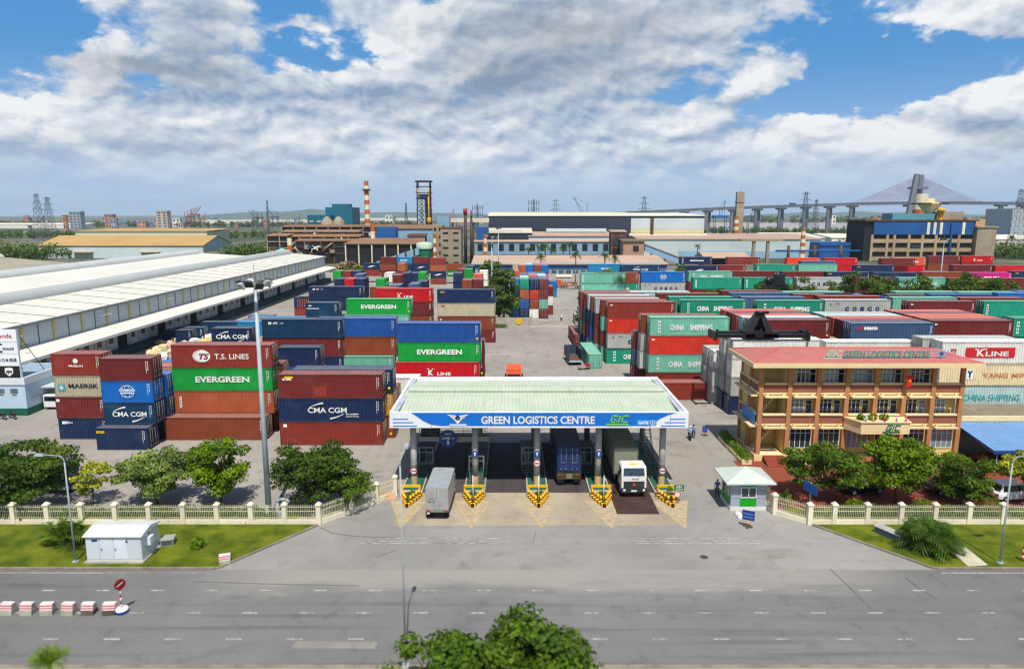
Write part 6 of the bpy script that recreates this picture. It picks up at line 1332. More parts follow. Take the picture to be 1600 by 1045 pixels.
def barrier(label, px, py, rz=0, dirty=False):
    x, y = G(px, py); o = thing('road_barrier', label, 'road barrier', (x, y, 0), rz, 'striped concrete barriers on the street'); o.scale = (.95, .9, .88)
    mb = MB(); mb.prism([(-.36, 0), (.36, 0), (.30, .42), (-.30, .42)], .44, 0, 'x', -.44); mb.build('base', bdk if dirty else bc, o)
    mb = MB(); zz = [.42, .50, .60, .68, .78, .90]; 
    for k in range(5):
        w0 = .30 - .06 * k / 5 * 2; mb.prism([(-w0, zz[k]), (w0, zz[k]), (w0 - .02, zz[k + 1] - .001), (-w0 + .02, zz[k + 1] - .001)], .435, (k + 1) % 2 if k < 4 else 1, 'x', -.435)
    mb.build('striped_top', [bp_, bw], o); return o
for k, (px, lbl, d) in enumerate(((14, 'red and white barrier at the picture edge', 0), (44.5, 'red and white barrier, second from the picture edge', 0), (76, 'red and white barrier, third from the picture edge', 0), (109, 'red and white barrier left of the dirty ones', 0), (140, 'red and white barrier with dark dirty base, farther from the sign', 1), (173, 'red and white barrier with dark dirty base beside the no-entry sign', 1))): barrier(lbl, px, 957.5, R((k % 3 - 1) * 3), d)
b7 = barrier('lone red and white barrier standing on the kerb corner of the lawn', 352, 880, R(18))
# transformer cabinet
tx0, ty0 = G(136, 881); tfm = thing('transformer_cabinet', 'large white transformer cabinet with double doors on the lawn', 'transformer cabinet', (tx0, ty0 + .1, .1)); cw = M('cabinet_white', (206, 214, 220), .4, .05, .8, streak=.12)
TL, TD = 4.35, 2.6
mb = MB(); mb.box(-.15, TL + .15, -.3, TD + .15, 0, .14); mb.build('plinth', bc, tfm)
mb = MB(); mb.box(0, TL, 0, TD, .14, 2.15); wl = mb.build('body', cw, tfm)
mb = MB(); mb.prism([(-.16, 2.15), (TD + .16, 2.15), (TD + .16, 2.22), (TD / 2, 2.55), (-.16, 2.22)], TL + .14, 0, 'x', -.14); mb.build('roof', M('cabinet_roof', (208, 210, 206), .5, .06, .8, streak=.15), tfm)
for k in range(4):
    mb = MB(); mb.box(.06 + k * TL / 4, (k + 1) * TL / 4 - .02, -.03, -.002, .3, 2.05); d = mb.build('door', cw, tfm)
    if k in (1, 2): mb = MB(); mb.box(.1 + k * TL / 4 + (.0 if k == 2 else .0), .16 + k * TL / 4, -.06, -.031, 1.0, 1.2); mb.build('handle', darkgrey, d)
mb = MB(); mb.box(.5, .95, -.04, -.031, 1.75, 1.95); mb.build('warning_plate', navyp, tfm); mb = MB(); mb.poly([(3.1, -.04, 1.68), (3.35, -.04, 1.68), (3.22, -.04, 1.93)]); mb.build('warning_triangle', darkgrey, tfm)
mb = MB(); mb.box(TL, TL + .35, .7, 1.3, 1.1, 1.75); mb.build('meter_box', cw, tfm); mb = MB(); mb.poly([(TL + .01, 1.0, 1.85), (TL + .01, 1.35, 1.85), (TL + .01, 1.17, 2.08)]); mb.build('side_triangle', darkgrey, tfm)
def hatch(label, px, py, rz, L_, W_, H_):
    x, y = G(px, py); o = thing('utility_box', label, 'utility box', (x, y, .12), rz, 'low utility boxes on the lawns'); mb = MB(); mb.box(-L_ / 2, L_ / 2, -W_ / 2, W_ / 2, 0, H_); bd = mb.build('body', M('utility_grey', (134, 140, 140), .7, .12), o)
    mb = MB(); mb.box(-L_ / 2 - .05, L_ / 2 + .05, -W_ / 2 - .05, W_ / 2 + .05, H_, H_ + .07); mb.build('lid', M('utility_lid', (158, 160, 156), .7, .12), o); mb = MB(); mb.box(-L_ / 2 + .1, L_ / 2 - .1, -W_ / 2 - .012, -W_ / 2 - .002, .08, H_ - .08); mb.build('grille', M('utility_grille', (70, 80, 86), .6, .1), bd)
    mb = MB(); mb.box(-L_ / 2 - .15, L_ / 2 + .15, -W_ / 2 - .15, W_ / 2 + .15, -.06, .0 - .001); mb.build('pad', bc, o)
hatch('small grey utility box on the lawn right of the transformer cabinet', 263, 851, R(15), 1.0, .95, .5); hatch('long grey utility box on the lawn beside the bushy palm', 1389, 840, R(-62), 2.3, .75, .55)
mb = MB(); q = [G(1480, 858), G(1508, 857), G(1543, 885), G(1512, 887)]; mb.prism([q[3], q[2], q[1], q[0]], .17, 0, 'z', .1); structure(mb.build('path', M('path_concrete', (190, 182, 156), .9, .2, .8, world=True, fine=.2)))
# blue boards on yellow stands, bollard, stones
def stand(label, px, py, rz, w, h, hp):
    x, y = G(px, py); o = thing('sign_stand', label, 'sign', (x, y, 0), rz, 'blue boards on yellow stands'); mb = MB(); mb.box(-.4, .4, -.12, .12, 0, .12); mb.box(-.12, .12, -.4, .4, 0, .1); mb.build('foot', M('stand_foot', (90, 74, 50), .7, .2), o)
    mb = MB(); mb.tube((0, 0, .1), (0, 0, hp), .05, n=8); mb.build('post', yellow, o); mb = MB(); mb.box(-w / 2, w / 2, -.05, -.02, hp - .1, hp + h); pb = mb.build('panel', navyp, o); mb = MB()
    for k in range(2): z = hp + .15 + k * .3; mb.box(-w / 2 + .12, w / 2 - .12, -.058, -.051, z, z + .06)
    mb.build('lettering', M('faded_board_line', (120, 150, 200), .6, .1), pb)
stand('blue board on a yellow stand in front of the guard hut', 1168.5, 823, R(-28), 1.05, .8, .75); stand('small blue board on a yellow stand beside the white containers', 1101, 680, R(-25), .6, .7, .5)
pn = thing('sign_board', 'tilted blue board on a post behind the forecourt fence', 'sign', (*G(1264, 800), 0), R(-74)); mb = MB(); mb.tube((0, 0, 0), (0, 0, 2.9), .05); mb.build('post', galv, pn); mb = MB(); mb.box(-.9, .9, -.07, -.03, 1.9, 2.8); mb.build('panel', M('board_blue', (40, 92, 168), .5, .1), pn)
bo = thing('bollard', 'red and white striped bollard on the lawn at the picture edge', 'bollard', (*G(1598, 878), .1)); mb = MB()
for k in range(5): mb.tube((0, 0, k * .25), (0, 0, (k + 1) * .25), .12, n=12, m=k % 2)
mb.build('post', [redp, white], bo)
for k, (px, py) in enumerate(((1153, 804), (1157, 809))): x, y = G(px, py); mb = MB(); mb.lathe([(.28, 0), (.3, .15), (.2, .3), (.001, .34)], (x, y, 0), 8); tag(mb.build('stone', white), ('white painted stone at the hut corner, nearer the wall', 'white painted stone at the hut corner, nearer the blue board')[k], 'stone', 'white stones by the hut')
x, y = G(603, 778); rb = thing('crate', 'small tan covered heap beside the end of the left fence', 'crate', (x, y, 0), R(20)); mb = MB(); mb.hexa([(-.9, -.5, 0), (.9, -.5, 0), (.9, .5, 0), (-.9, .5, 0), (-.7, -.35, .5), (.75, -.3, .35), (.6, .3, .55), (-.6, .35, .6)]); mb.build('cover', M('tan_cover', (190, 150, 112), .8, .2), rb)
ds = M('duct_grey', (150, 156, 160), .5, .1); x, y = G(440, 812); cb2 = thing('control_cabinet', 'pale bent duct and control cabinet at the foot of the tall light mast', 'cabinet', (x, y, 0)); mb = MB(); mb.path([(-.3, 0, 0), (-.3, 0, 1.7), (-.1, 0, 1.95), (.5, 0, 1.95), (.8, 0, 1.7)], .13, 8); mb.build('duct', ds, cb2); mb = MB(); mb.box(-.2, .45, -.2, .2, 0, .8); mb.build('box', ds, cb2)
# ------------------------------------------------------------------ trees, palms and bushes
LEAF = {'dark': leafmat('leaves_dark', (22, 44, 10), (84, 112, 26), .3), 'bright': leafmat('leaves_bright', (26, 62, 0), (120, 148, 8)), 'mid': leafmat('leaves_mid', (20, 48, 6), (98, 126, 24)), 'yellow': leafmat('leaves_yellow', (86, 108, 14), (190, 184, 52)), 'pale': leafmat('leaves_pale', (30, 62, 12), (150, 168, 80)), 'far': leafmat('leaves_far', (38, 62, 26), (96, 118, 44))}
bark = M('bark', (92, 78, 62), .95, .3, 2.0); palmbark = M('palm_bark', (128, 116, 96), .9, .25, 2.0)
def crown_clumps(rnd, rx, ry, rz, n, flat=.0):
    cl = []
    for _ in range(n):
        while True:
            p = Vector((rnd.uniform(-1, 1), rnd.uniform(-1, 1), rnd.uniform(-1, 1)))
            if .35 < p.length < 1.12: break
        cl.append((p.x * rx, p.y * ry, p.z * rz))
    return cl
def make_crown(rx, ry, rz, n, per, s, seed, flat=.55):
    rnd = random.Random(seed); mb = MB(); at = []; cl = crown_clumps(rnd, rx * .82, ry * .82, rz * .85, n)
    for k, c in enumerate(cl):
        r = rnd.uniform(.20, .36) * (rx + rz) / 2
        leaves(mb, c, r * 1.2, r * flat * 1.1, int(per * 2.1), s * 1.02, seed * 100 + k, at, rnd.random() ** 1.3)
    return mb, at, cl
def tree(label, px, py, w, h, kind, seed, base=.32, n=46, per=70, s=.15, flat=.55, lean=0, xy=None, name='tree', grp='trees behind the fences', tr=.13):
    x, y = xy or G(px, py); o = thing(name, label, 'tree', (x, y, 0), random.Random(seed).uniform(0, 6), grp)
    rz_ = h * (1 - base) / 2; zc = h - rz_
    mb, at, cl = make_crown(w / 2, w / 2, rz_, n, per, s, seed, flat)
    mb.v = [(a + lean, b_, c + zc) for a, b_, c in mb.v]
    leafbuild(mb, 'crown', LEAF[kind], at, o)
    mb = MB(); rnd = random.Random(seed); mb.path([(0, 0, -.05), (rnd.uniform(-.1, .1), 0, h * base * .6), (lean * .5, rnd.uniform(-.1, .1), h * base * 1.15), (lean, 0, zc + rz_ * .3)], [tr, tr * .85, tr * .7, tr * .3], 8)
    for c in cl[::2]:
        a = Vector((lean * .5, 0, h * base * (1.0 + .3 * rnd.random()))); b_ = Vector((c[0] + lean, c[1], c[2] + zc)); m_ = a.lerp(b_, .55) + Vector((0, 0, .25)); mb.path([a, m_, b_], [tr * .42, tr * .26, tr * .1], 5)
    mb.build('trunk', bark, o); return o
tree('wide dark layered tree at the left edge hiding a blue truck', 36, 795, 10.2, 6.2, 'dark', 1, .24, 80, 80, .16, .38, name='broad_tree')
tree('sparse yellowish young tree between two dark trees by the left fence', 146, 788, 3.9, 4.4, 'yellow', 2, .30, 22, 34, .15, .5, name='young_tree', tr=.07)
tree('pale tipped spreading tree with several stems left of the bright oval one', 246, 787, 7.0, 5.2, 'pale', 3, .22, 64, 90, .14, .5, name='spreading_tree')
tree('bright green oval tree standing left of the tall light mast', 346, 788, 5.5, 6.7, 'bright', 4, .22, 52, 85, .15, .6, name='oval_tree')
tree('dark layered tree just right of the tall light mast', 487, 797, 6.8, 7.2, 'dark', 5, .14, 54, 80, .15, .40, name='layered_tree')
tree('dense dark round tree ahead of the canopy end of the left fence', 540, 797, 4.9, 5.9, 'mid', 6, .10, 48, 85, .12, .55, name='dense_tree')
tree('layered tree in front of the office entrance steps', 1284, 783, 7.4, 5.8, 'mid', 7, .22, 58, 75, .15, .42, name='layered_tree')
tree('bright round tree in front of the office entrance balcony', 1398, 785, 6.3, 6.7, 'bright', 8, .18, 58, 85, .15, .6, name='round_tree')
tree('dense dark green round tree between bright tree and carport', 1501, 787, 5.8, 5.0, 'mid', 9, .16, 54, 85, .13, .55, name='round_tree')
tree('yellow green tree overhanging the white off-roader', 1600, 785, 4.8, 4.8, 'yellow', 10, .42, 34, 60, .15, .5, name='young_tree', tr=.09)
tree('big blurred green tree in the foreground, crown rising over the pavement', 800, 0, 9.0, 5.35, 'mid', 12, .22, 70, 120, .17, .6, xy=(.0, 33.4), name='broad_tree', grp='trees on the near pavement', tr=.2)
tree('lower part of the foreground greenery left of the big blurred tree', 0, 0, 6.6, 4.3, 'mid', 13, .2, 40, 70, .16, .55, xy=(-4.0, 33.9), name='small_tree', grp='trees on the near pavement')
# palms
def frond(mb, at, a, tilt, L_, droop, w, rnd, c=(0, 0, 0), nl=16):
    d = Vector((math.cos(a), math.sin(a), 0)); s_ = Vector((-d.y, d.x, 0)); pts = []
    for k in range(nl + 1):
        f = k / nl; pts.append(Vector(c) + d * (L_ * f * math.cos(tilt) * (1 - .25 * f * f)) + Vector((0, 0, L_ * (math.sin(tilt) * f - droop * f * f))))
    v = rnd.random()
    for k in range(1, nl + 1):
        p, q = pts[k - 1], pts[k]; f = k / nl; wl = w * math.sin(math.pi * min(1, f * .92 + .08)) ** .6
        for sg in (-1, 1):
            tip = q + s_ * sg * wl + (q - p) * 1.6 - Vector((0, 0, wl * .45)); md_ = p.lerp(tip, .5); e_ = (q - p) * .75; mb.poly([p, md_ - e_ * .35, tip, md_ + e_ * .65]); at.append(min(1, max(0, v * .7 + rnd.uniform(0, .3))))
        r_ = s_ * .018; mb.poly([p - r_, p + r_, q + r_, q - r_]); at.append(.7)
def palm(label, px, py, h, fl, n, kind, seed, tr=.14, xy=None, grp='palms', low=-.2, z=0):
    x, y = xy or G(px, py); o = thing('palm_tree', label, 'palm', (x, y, z), 0, grp); rnd = random.Random(seed); mb = MB(); at = []
    for k in range(n): frond(mb, at, 2.4 * k + rnd.uniform(-.2, .2), rnd.uniform(low, 1.25), fl * rnd.uniform(.8, 1.1), rnd.uniform(.25, .6), fl * .22, rnd, (0, 0, h))
    leafbuild(mb, 'crown', LEAF[kind], at, o)
    mb = MB(); mb.path([(0, 0, -.05), (.04, 0, h * .5), (0, 0, h)], [tr * 1.3, tr, tr * .9], 8); mb.build('trunk', palmbark, o); return o
def bushpalm(label, px, py, n, fl, kind, seed, lo=.2, hi=1.3):
    x, y = G(px, py); o = thing('palm_bush', label, 'palm', (x, y, .12), 0, 'clumping palms on the lawns'); rnd = random.Random(seed); mb = MB(); at = []
    for k in range(n): c = (rnd.uniform(-.8, .8) * fl * .35, rnd.uniform(-.8, .8) * fl * .3, rnd.uniform(.15, 1.0) * fl * .5); frond(mb, at, 2.4 * k + rnd.uniform(-.4, .4), rnd.uniform(lo, hi), fl * rnd.uniform(.6, 1.0), rnd.uniform(.35, .75), fl * .26, rnd, c, 9)
    leafbuild(mb, 'fronds', LEAF[kind], at, o)
    mb = MB()
    for k in range(6): a = k; mb.tube((.3 * math.cos(a), .3 * math.sin(a), -.05), (.45 * math.cos(a), .45 * math.sin(a), fl * .4), .06, .03, 6)
    mb.build('stems', palmbark, o)
bushpalm('spiky green palm clump behind the left curved street lamp', 107, 853, 46, 3.2, 'mid', 21, .6, 1.45); bushpalm('big bushy palm clump on the lawn before the forecourt fence', 1452, 858, 130, 3.3, 'dark', 22)
palm('small palm tree beside the guard hut and layered tree', 1222, 790, .7, 1.5, 14, 'mid', 23)
palm('young palm top in the lower left corner of the street', 0, 0, 3.6, 1.9, 18, 'bright', 24, .12, xy=(-24.6, 33.6), low=.2)
x, y = G(309, 857); o = thing('bush', 'small lone green bush on the left lawn', 'bush', (x, y, .12)); mb = MB(); at = []; leaves(mb, (0, 0, .4), .65, .45, 330, .12, 30, at); leafbuild(mb, 'foliage', LEAF['bright'], at, o); mb = MB(); mb.tube((0, 0, -.05), (0, 0, .4), .03); mb.build('stems', bark, o)
for k, (px, py, r, lbl) in enumerate(((1336, 800, 1.0, 'clipped round shrub behind the fence, below the bright tree'), (1441, 800, 1.05, 'clipped round shrub behind the fence, left of the bushy palm top'), (1545, 800, 1.2, 'clipped round shrub behind the fence, before the white off-roader'))):
    x, y = G(px, py); o = thing('round_shrub', lbl, 'shrub', (x, y, 0), 0, 'clipped round shrubs'); mb = MB(); at = []
    rnd = random.Random(k)
    for q in range(700):
        d = Vector((rnd.gauss(0, 1), rnd.gauss(0, 1), abs(rnd.gauss(0, 1)))).normalized(); p = Vector((0, 0, .2)) + d * r * rnd.uniform(.9, 1.0); leaves(mb, p, .06, .06, 1, .09, k * 999 + q, at)
    leafbuild(mb, 'foliage', LEAF['bright'], at, o); mb = MB(); mb.tube((0, 0, -.05), (0, 0, r), .06); mb.build('stem', bark, o)
# low planting behind both fences
for lbl, x0, x1, y0, y1, n, kind in (('low rough planting strip behind the left fence', -52, -20, 58.4, 60.6, 170, 'dark'), ('low mixed planting behind the forecourt fence', 28, 58, 58.4, 60.6, 170, 'dark')):
    mb = MB(); at = []; rnd = random.Random(n + int(x0))
    for k in range(n): leaves(mb, (rnd.uniform(x0, x1), rnd.uniform(y0, y1), .35), .6, .45 + .25 * rnd.random(), 60, .12, k + int(x0) * 7, at)
    o = leafbuild(mb, 'undergrowth', LEAF[kind], at); o['kind'] = 'stuff'; o['label'] = lbl
# trees and palms inside the yard
tree('tall dark tree mass at the corner of the inner gate, beside the light mast', 787, 503, 7.5, 14.0, 'far', 31, .12, 60, 70, .32, .5, name='tall_tree', grp='trees in the yard', tr=.3)
tree('dark round tree behind the beige container stack', 773, 500, 6.0, 10.0, 'dark', 32, .1, 46, 60, .32, .55, name='round_tree', grp='trees in the yard', tr=.25)
tree('yellow green tree crown beside the white end-on containers', 768, 468, 8.0, 13.0, 'far', 33, .2, 46, 60, .36, .5, name='tall_tree', grp='trees in the yard', tr=.25)
palm('palm tree in front of the tall dark trees at the inner gate', 788, 503, 7.2, 3.2, 26, 'dark', 34, .22, grp='palms in the yard')
for k, (px, py, h, lbl) in enumerate(((845, 447, 11.0, 'palm tree behind the rear gate block roofs'), (899, 443, 11.5, 'lone palm tree at the end of the yard lane'), (944, 440, 10.5, 'palm tree left of the petrol blue container, nearer'), (960, 438, 9.0, 'palm tree right of the nearer one by the beige roof'), (966, 492, 9.5, 'palm tree rising over the teal container by the lane'))):
    palm(lbl, px, py, h, 3.4, 24, 'dark', 40 + k, .25, grp='palms in the yard')
for k, (px, py, h, w, kd, lbl) in enumerate(((911, 527, 6.6, 3.4, 'dark', 'brownish small tree where the lane meets the corner stack'), (913, 517, 8.6, 3.4, 'far', 'small tree behind the brownish one along the lane'), (950, 482, 12.3, 5.0, 'bright', 'bright bushy tree beside the teal container by the lane'), (1062, 482, 13.2, 4.2, 'far', 'small leafy tree over the grey container with navy letters'))):
    tree(lbl, px, py, w, h, kd, 50 + k, .3, 26, 50, .24, .5, name='small_tree', grp='trees in the yard', tr=.14)
random.seed(9)
hp = [(1108, 10.6), (1123, 11.3), (1140, 10.9), (1188, 12.5), (1200, 12.2), (1226, 12.4), (1258, 12.8), (1300, 11.5), (1325, 14.2), (1345, 12.9), (1370, 13.2), (1392, 12.2), (1412, 12.2), (1436, 13.6), (1450, 12.6), (1480, 12.3), (1498, 12.6), (1515, 14.0), (1535, 12.4), (1556, 12.6), (1580, 12.0)]
nm_ = ['beside the light mast hedge end', 'over the maroon roofs', 'left of the crane boom', 'behind the black boom head', 'touching the black boom', 'right of the boom', 'before the pale grey container', 'short, before the pale grey container end', 'tallest, before the first maroon container', 'second along the maroon container', 'third along the maroon container', 'at the maroon container end', 'before the mint container', 'dark, hiding the mint lettering', 'right of the mint lettering', 'behind the light mast pole', 'right of the light mast', 'tall, before the second maroon container', 'along the second maroon container', 'at the second maroon container end', 'before the last maroon container']
for k, (px, h) in enumerate(hp):
    x, y = G(px, 446, 10.0); y = 158 + random.uniform(-2, 2); x = (px - 800) / FPX * (y * CP + 16 * SP)
    tree('hedge tree in the right yard, ' + nm_[k], 0, 0, random.uniform(4.2, 6.2), h + .8, ('far', 'mid', 'far', 'dark')[k % 4], 70 + k, .25, 24, 40, .26, .5, xy=(x, y), name='hedge_tree', grp='hedge trees across the right yard', tr=.14)
palm('spindly palm among the hedge trees right of the pale grey container', 0, 0, 11.2, 2.4, 16, 'mid', 99, .15, xy=(82.5, 156), grp='palms in the yard')
# ------------------------------------------------------------------ long warehouse, office hut with sign tower
wallp = M('warehouse_panel', (176, 184, 190), .6, .06, .15, streak=.12); wroof = M('warehouse_roof_white', (224, 222, 208), .6, .06, .08, streak=.22, k=.80); ylw = M('warehouse_pilaster', (176, 168, 104), .7, .1); jnt = M('panel_gap', (84, 90, 96), .8, .1)
docg = M('dock_dark_green', (30, 70, 66), .8, .2); aw = M('awning_sheet', (222, 220, 208), .6, .08, .3, streak=.2, k=.9)
WX, WY0, WY1, WE = -77.0, 96.0, 288.0, 10.15
wh = thing('long_warehouse', 'long white-roofed warehouse with yellow pilasters, dock awning and two roof vents', 'warehouse', (0, 0, 0))
mb = MB(); mb.box(-160, WX, WY0, WY1, 0, WE - .35); mb.prism([(-160, WE - .35), (WX, WE - .35), (-90, 11.2), (-110, 9.9), (-128, 11.2)][::1], WY0, 0, 'y', WY0 - .05); mb.build('wall', wallp, wh)
mb = MB()
def slab(xa, za, xb, zb): mb.hexa([(xb, WY0 - .4, zb - .2), (xa, WY0 - .4, za - .2), (xa, WY1 + .4, za - .2), (xb, WY1 + .4, zb - .2), (xb, WY0 - .4, zb), (xa, WY0 - .4, za), (xa, WY1 + .4, za), (xb, WY1 + .4, zb)])
slab(WX + .5, WE, -91, 11.45); slab(-91, 11.45, -109, 10.3); slab(-109, 10.3, -128, 11.5); slab(-128, 11.5, -161, 9.6); rf = mb.build('roof', wroof, wh)
mb = MB(); y = WY0 + 4.1
while y < WY1:
    mb.hexa([(-90.2, y - .13, 11.36), (WX + .5, y - .13, WE + .0), (WX + .5, y + .13, WE + .0), (-90.2, y + .13, 11.36), (-90.2, y - .09, 11.43), (WX + .5, y - .09, WE + .06), (WX + .5, y + .09, WE + .06), (-90.2, y + .09, 11.43)]); y += 7.8
mb.build('roof_seam', M('roof_seam_tan', (150, 142, 104), .7, .1, k=.5), rf)
for xc in (-91.6, -128.5):
    mb = MB(); n = 12
    for k in range(n):
        a, b_ = R(180 * k / n), R(180 * (k + 1) / n); r = 1.9
        p = [(xc + r * math.cos(a), WY0 - .4, 11.45 + .85 * r * math.sin(a)), (xc + r * math.cos(b_), WY0 - .4, 11.45 + .85 * r * math.sin(b_)), (xc + r * math.cos(b_), WY1 - 3, 11.45 + .85 * r * math.sin(b_)), (xc + r * math.cos(a), WY1 - 3, 11.45 + .85 * r * math.sin(a))]
        mb.poly(p, 0, True)
    mb.poly([(xc + 1.9 * math.cos(R(180 * k / n)), WY0 - .4, 11.45 + 1.6 * math.sin(R(180 * k / n))) for k in range(n + 1)][::-1]); mb.poly([(xc + 1.9 * math.cos(R(180 * k / n)), WY1 - 3, 11.45 + 1.6 * math.sin(R(180 * k / n))) for k in range(n + 1)])
    mb.box(xc + 1.88, xc + 1.94, WY0 - .3, WY1 - 3, 11.0, 11.47); mb.build('roof_vent', M('vent_sheet', (206, 210, 208), .6, .06, .08, streak=.2, k=.7), wh)
mb = MB(); mj = MB(); k = 0; y = WY0 + 4.1
while y < WY1: mb.box(WX, WX + .16, y - .28, y + .28, 6.3, WE - .36); y += 7.8
y = WY0 + .2
while y < WY1: mj.box(WX, WX + .07, y - .09, y + .09, 6.3, WE - .36); y += 7.8
mb.build('pilaster', ylw, wh); mj.build('panel_gap', jnt, wh)
mb = MB(); mb.box(WX - .0 + .5, WX + .78, WY0 - .4, WY1 + .4, WE - .42, WE - .02); mb.build('gutter', M('gutter_grey', (120, 124, 126), .7, .15), wh)
mb = MB(); mb.hexa([(WX, WY0 + 1, 6.15), (WX + 5.2, WY0 + 1, 5.55), (WX + 5.2, WY1 - 2, 5.55), (WX, WY1 - 2, 6.15), (WX, WY0 + 1, 6.32), (WX + 5.2, WY0 + 1, 5.72), (WX + 5.2, WY1 - 2, 5.72), (WX, WY1 - 2, 6.32)]); mb.box(WX + 5.2, WX + 5.32, WY0 + 1, WY1 - 2, 5.25, 5.75); mb.build('dock_awning', aw, wh)
mb = MB(); mb.box(WX, WX + 2.3, WY0, WY1, -.02, 1.25); mb.build('loading_dock', docg, wh)
md = MB(); y = WY0 + 3; k = 0
while y < WY1 - 6:
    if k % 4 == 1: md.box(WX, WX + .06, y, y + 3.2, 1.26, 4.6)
    else:
        ms = MB(); ms.box(WX, WX + .10, y, y + 3.2, 1.26, 4.7); so_ = ms.build('dock_shutter', M('shutter_pale', (176, 188, 194), .6, .08), wh); mw = MB(); mw.box(WX + .101, WX + .13, y + .8, y + 2.2, 2.6, 4.0); mw.build('shutter_window', M('shutter_window_brown', (84, 76, 70), .5, .2), so_)
    y += 3.9; k += 1
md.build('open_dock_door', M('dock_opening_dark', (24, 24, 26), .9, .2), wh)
for k, Y_ in enumerate((104, 128, 152)):
    mb = MB(); mb.path([(WX + .1, Y_, 7.2), (WX + .6, Y_, 8.4), (WX + 2.2, Y_, 8.9)], .05, 5); mb.box(WX + 2.1, WX + 2.9, Y_ - .15, Y_ + .15, 8.85, 8.97); mb.build('wall_lamp', ltgrey, wh)
w2 = thing('side_warehouse', 'older beige-roofed warehouse beyond the long white one at the left edge', 'warehouse', (0, 0, 0)); mb = MB(); mb.box(-215, -166, 120, 262, 0, 9); mb.build('wall', wallp, w2)
mb = MB(); mb.prism([(-216, 9), (-165, 9), (-190, 11.2)], 263, 0, 'y', 119); mb.build('roof', M('old_roof_beige', (190, 182, 158), .8, .12, .1, streak=.3, k=.62), w2); mb = MB(); mb.lathe([(1.8, 0), (1.8, 140)], (-190, 120, 11.0), 16, 0, 'y'); mb.build('roof_vent', M('old_vent_beige', (206, 202, 180), .7, .1, .2), w2)
hx, hy = G(44, 649); _, hz = PY(39, 593, hy); _, sz = PY(30, 515, hy)
ho = thing('office_hut', 'pale blue office hut with dark green base and tall company sign tower', 'building', (0, 0, 0)); hb = M('hut_pale_blue', (176, 200, 214), .7, .06, .4, streak=.1)
mb = MB(); mb.box(hx - 16, hx, hy, hy + 9.5, 1.0, hz - .7); mb.build('wall', hb, ho); mb = MB(); mb.box(hx - 16.03, hx + .03, hy - .03, hy + 9.53, -.02, 1.0); mb.build('base', M('hut_green_base', (10, 92, 68), .6, .1), ho)
mb = MB(); mb.box(hx - 16.15, hx + .15, hy - .15, hy + 9.65, hz - .7, hz + .25); mb.build('parapet', M('hut_white_band', (214, 220, 224), .6, .05, .4, streak=.1), ho)
mb = MB(); mb.box(hx - 15.9, hx - .1, hy + .1, hy + 9.4, hz + .1, hz + .26); mb.build('roof', M('hut_roof_grey', (140, 160, 176), .8, .12), ho)
mb = MB(); mb.box(hx, hx + 3.2, hy + 3.0, hy + 8.0, hz - 1.9, hz - 1.7); mb.box(hx + 3.0, hx + 3.2, hy + 3.0, hy + 8, hz - 2.1, hz - 1.65); mb.build('door_canopy', M('canopy_pale', (190, 200, 196), .6, .1), ho)
mb = MB()
for k in range(5): mb.box(hx + .04, hx + 2.2, hy + 3.6 + .28 * k, hy + 3.88 + .28 * k + (3 if k == 4 else 0), 0, .22 * (k + 1))
mb.build('steps', M('hut_step', (96, 104, 100), .8, .15), ho)
sg = thing('sign_tower', 'tall white sign tower with four company panels on the office hut roof', 'sign', (0, 0, 0)); sw = M('sign_white', (222, 226, 228), .5, .04, .4, streak=.1)
tw = 6.0; mb = MB(); mb.box(hx - tw, hx - .25, hy - .1, hy + .25, hz + .26, sz); mb.build('board', sw, sg); hh = (sz - hz - .26) / 4; yb = hy - .12
mb = MB(); 
for k in range(3): mb.box(hx - tw, hx - .25, yb - .0, hy - .101, hz + .24 + hh * (k + 1), hz + .28 + hh * (k + 1))
mb.build('panel_line', ltgrey, sg)
mb = MB(); mb.box(hx - tw + .05, hx - .3, yb - .02, hy - .101, hz + .3, hz + .2 + hh * 1.0 + .06); bk = mb.build('black_panel', M('sign_black', (24, 24, 26), .5, .1), sg); cx = hx - 1.75; z0 = hz + .28 + hh * .5
mb = MB(); mb.prism([(cx - .55, z0 + .5), (cx - .55, z0 - .15), (cx, z0 - .62), (cx + .55, z0 - .15), (cx + .55, z0 + .5), (cx, z0 + .62)], yb - .025, 0, 'y', yb - .04); sh_ = mb.build('shield', letw, bk); text('ups', M('sign_black'), bk, (cx, yb - .05, z0 - .05), .5, .8, bold=.05)
text('日本通運', letn, sg, (hx - 1.55, yb - .01, hz + .26 + hh * 1.5), .5, 2.0, bold=.01); mb = MB(); ring(mb, hx - 3.1, hz + .26 + hh * 1.5, .3, .38, yb - .01); mb.build('round_logo', letr, sg)
text('VINALINK', letn, sg, (hx - 1.5, yb - .01, hz + .22 + hh * 2.45), .34, 1.6, bold=.03, shear=.2); mb = MB(); ring(mb, hx - 2.6, hz + .26 + hh * 2.5, .5, .66, yb - .01, 20, 1.2, 70, 290); ring(mb, hx - 2.3, hz + .26 + hh * 2.5, .42, .5, yb - .012, 20, 1.2, 80, 280); mb.build('crescent_logo', letn, sg)
text('Panda', letr, sg, (hx - 1.95, yb - .01, hz + .26 + hh * 3.5), .55, 2.2, bold=.01)
mb = MB()
for k in range(2):
    mb.tube((hx - .5 - 3 * k, hy + .3, sz - .3), (hx - .5 - 3 * k, hy + 5, hz + .3), .05, n=5); mb.tube((hx - .5 - 3 * k, hy + .3, sz - 2.4), (hx - .5 - 3 * k, hy + 2.5, sz - 2.4), .04, n=5)
mb.build('brace', darkgrey, sg)
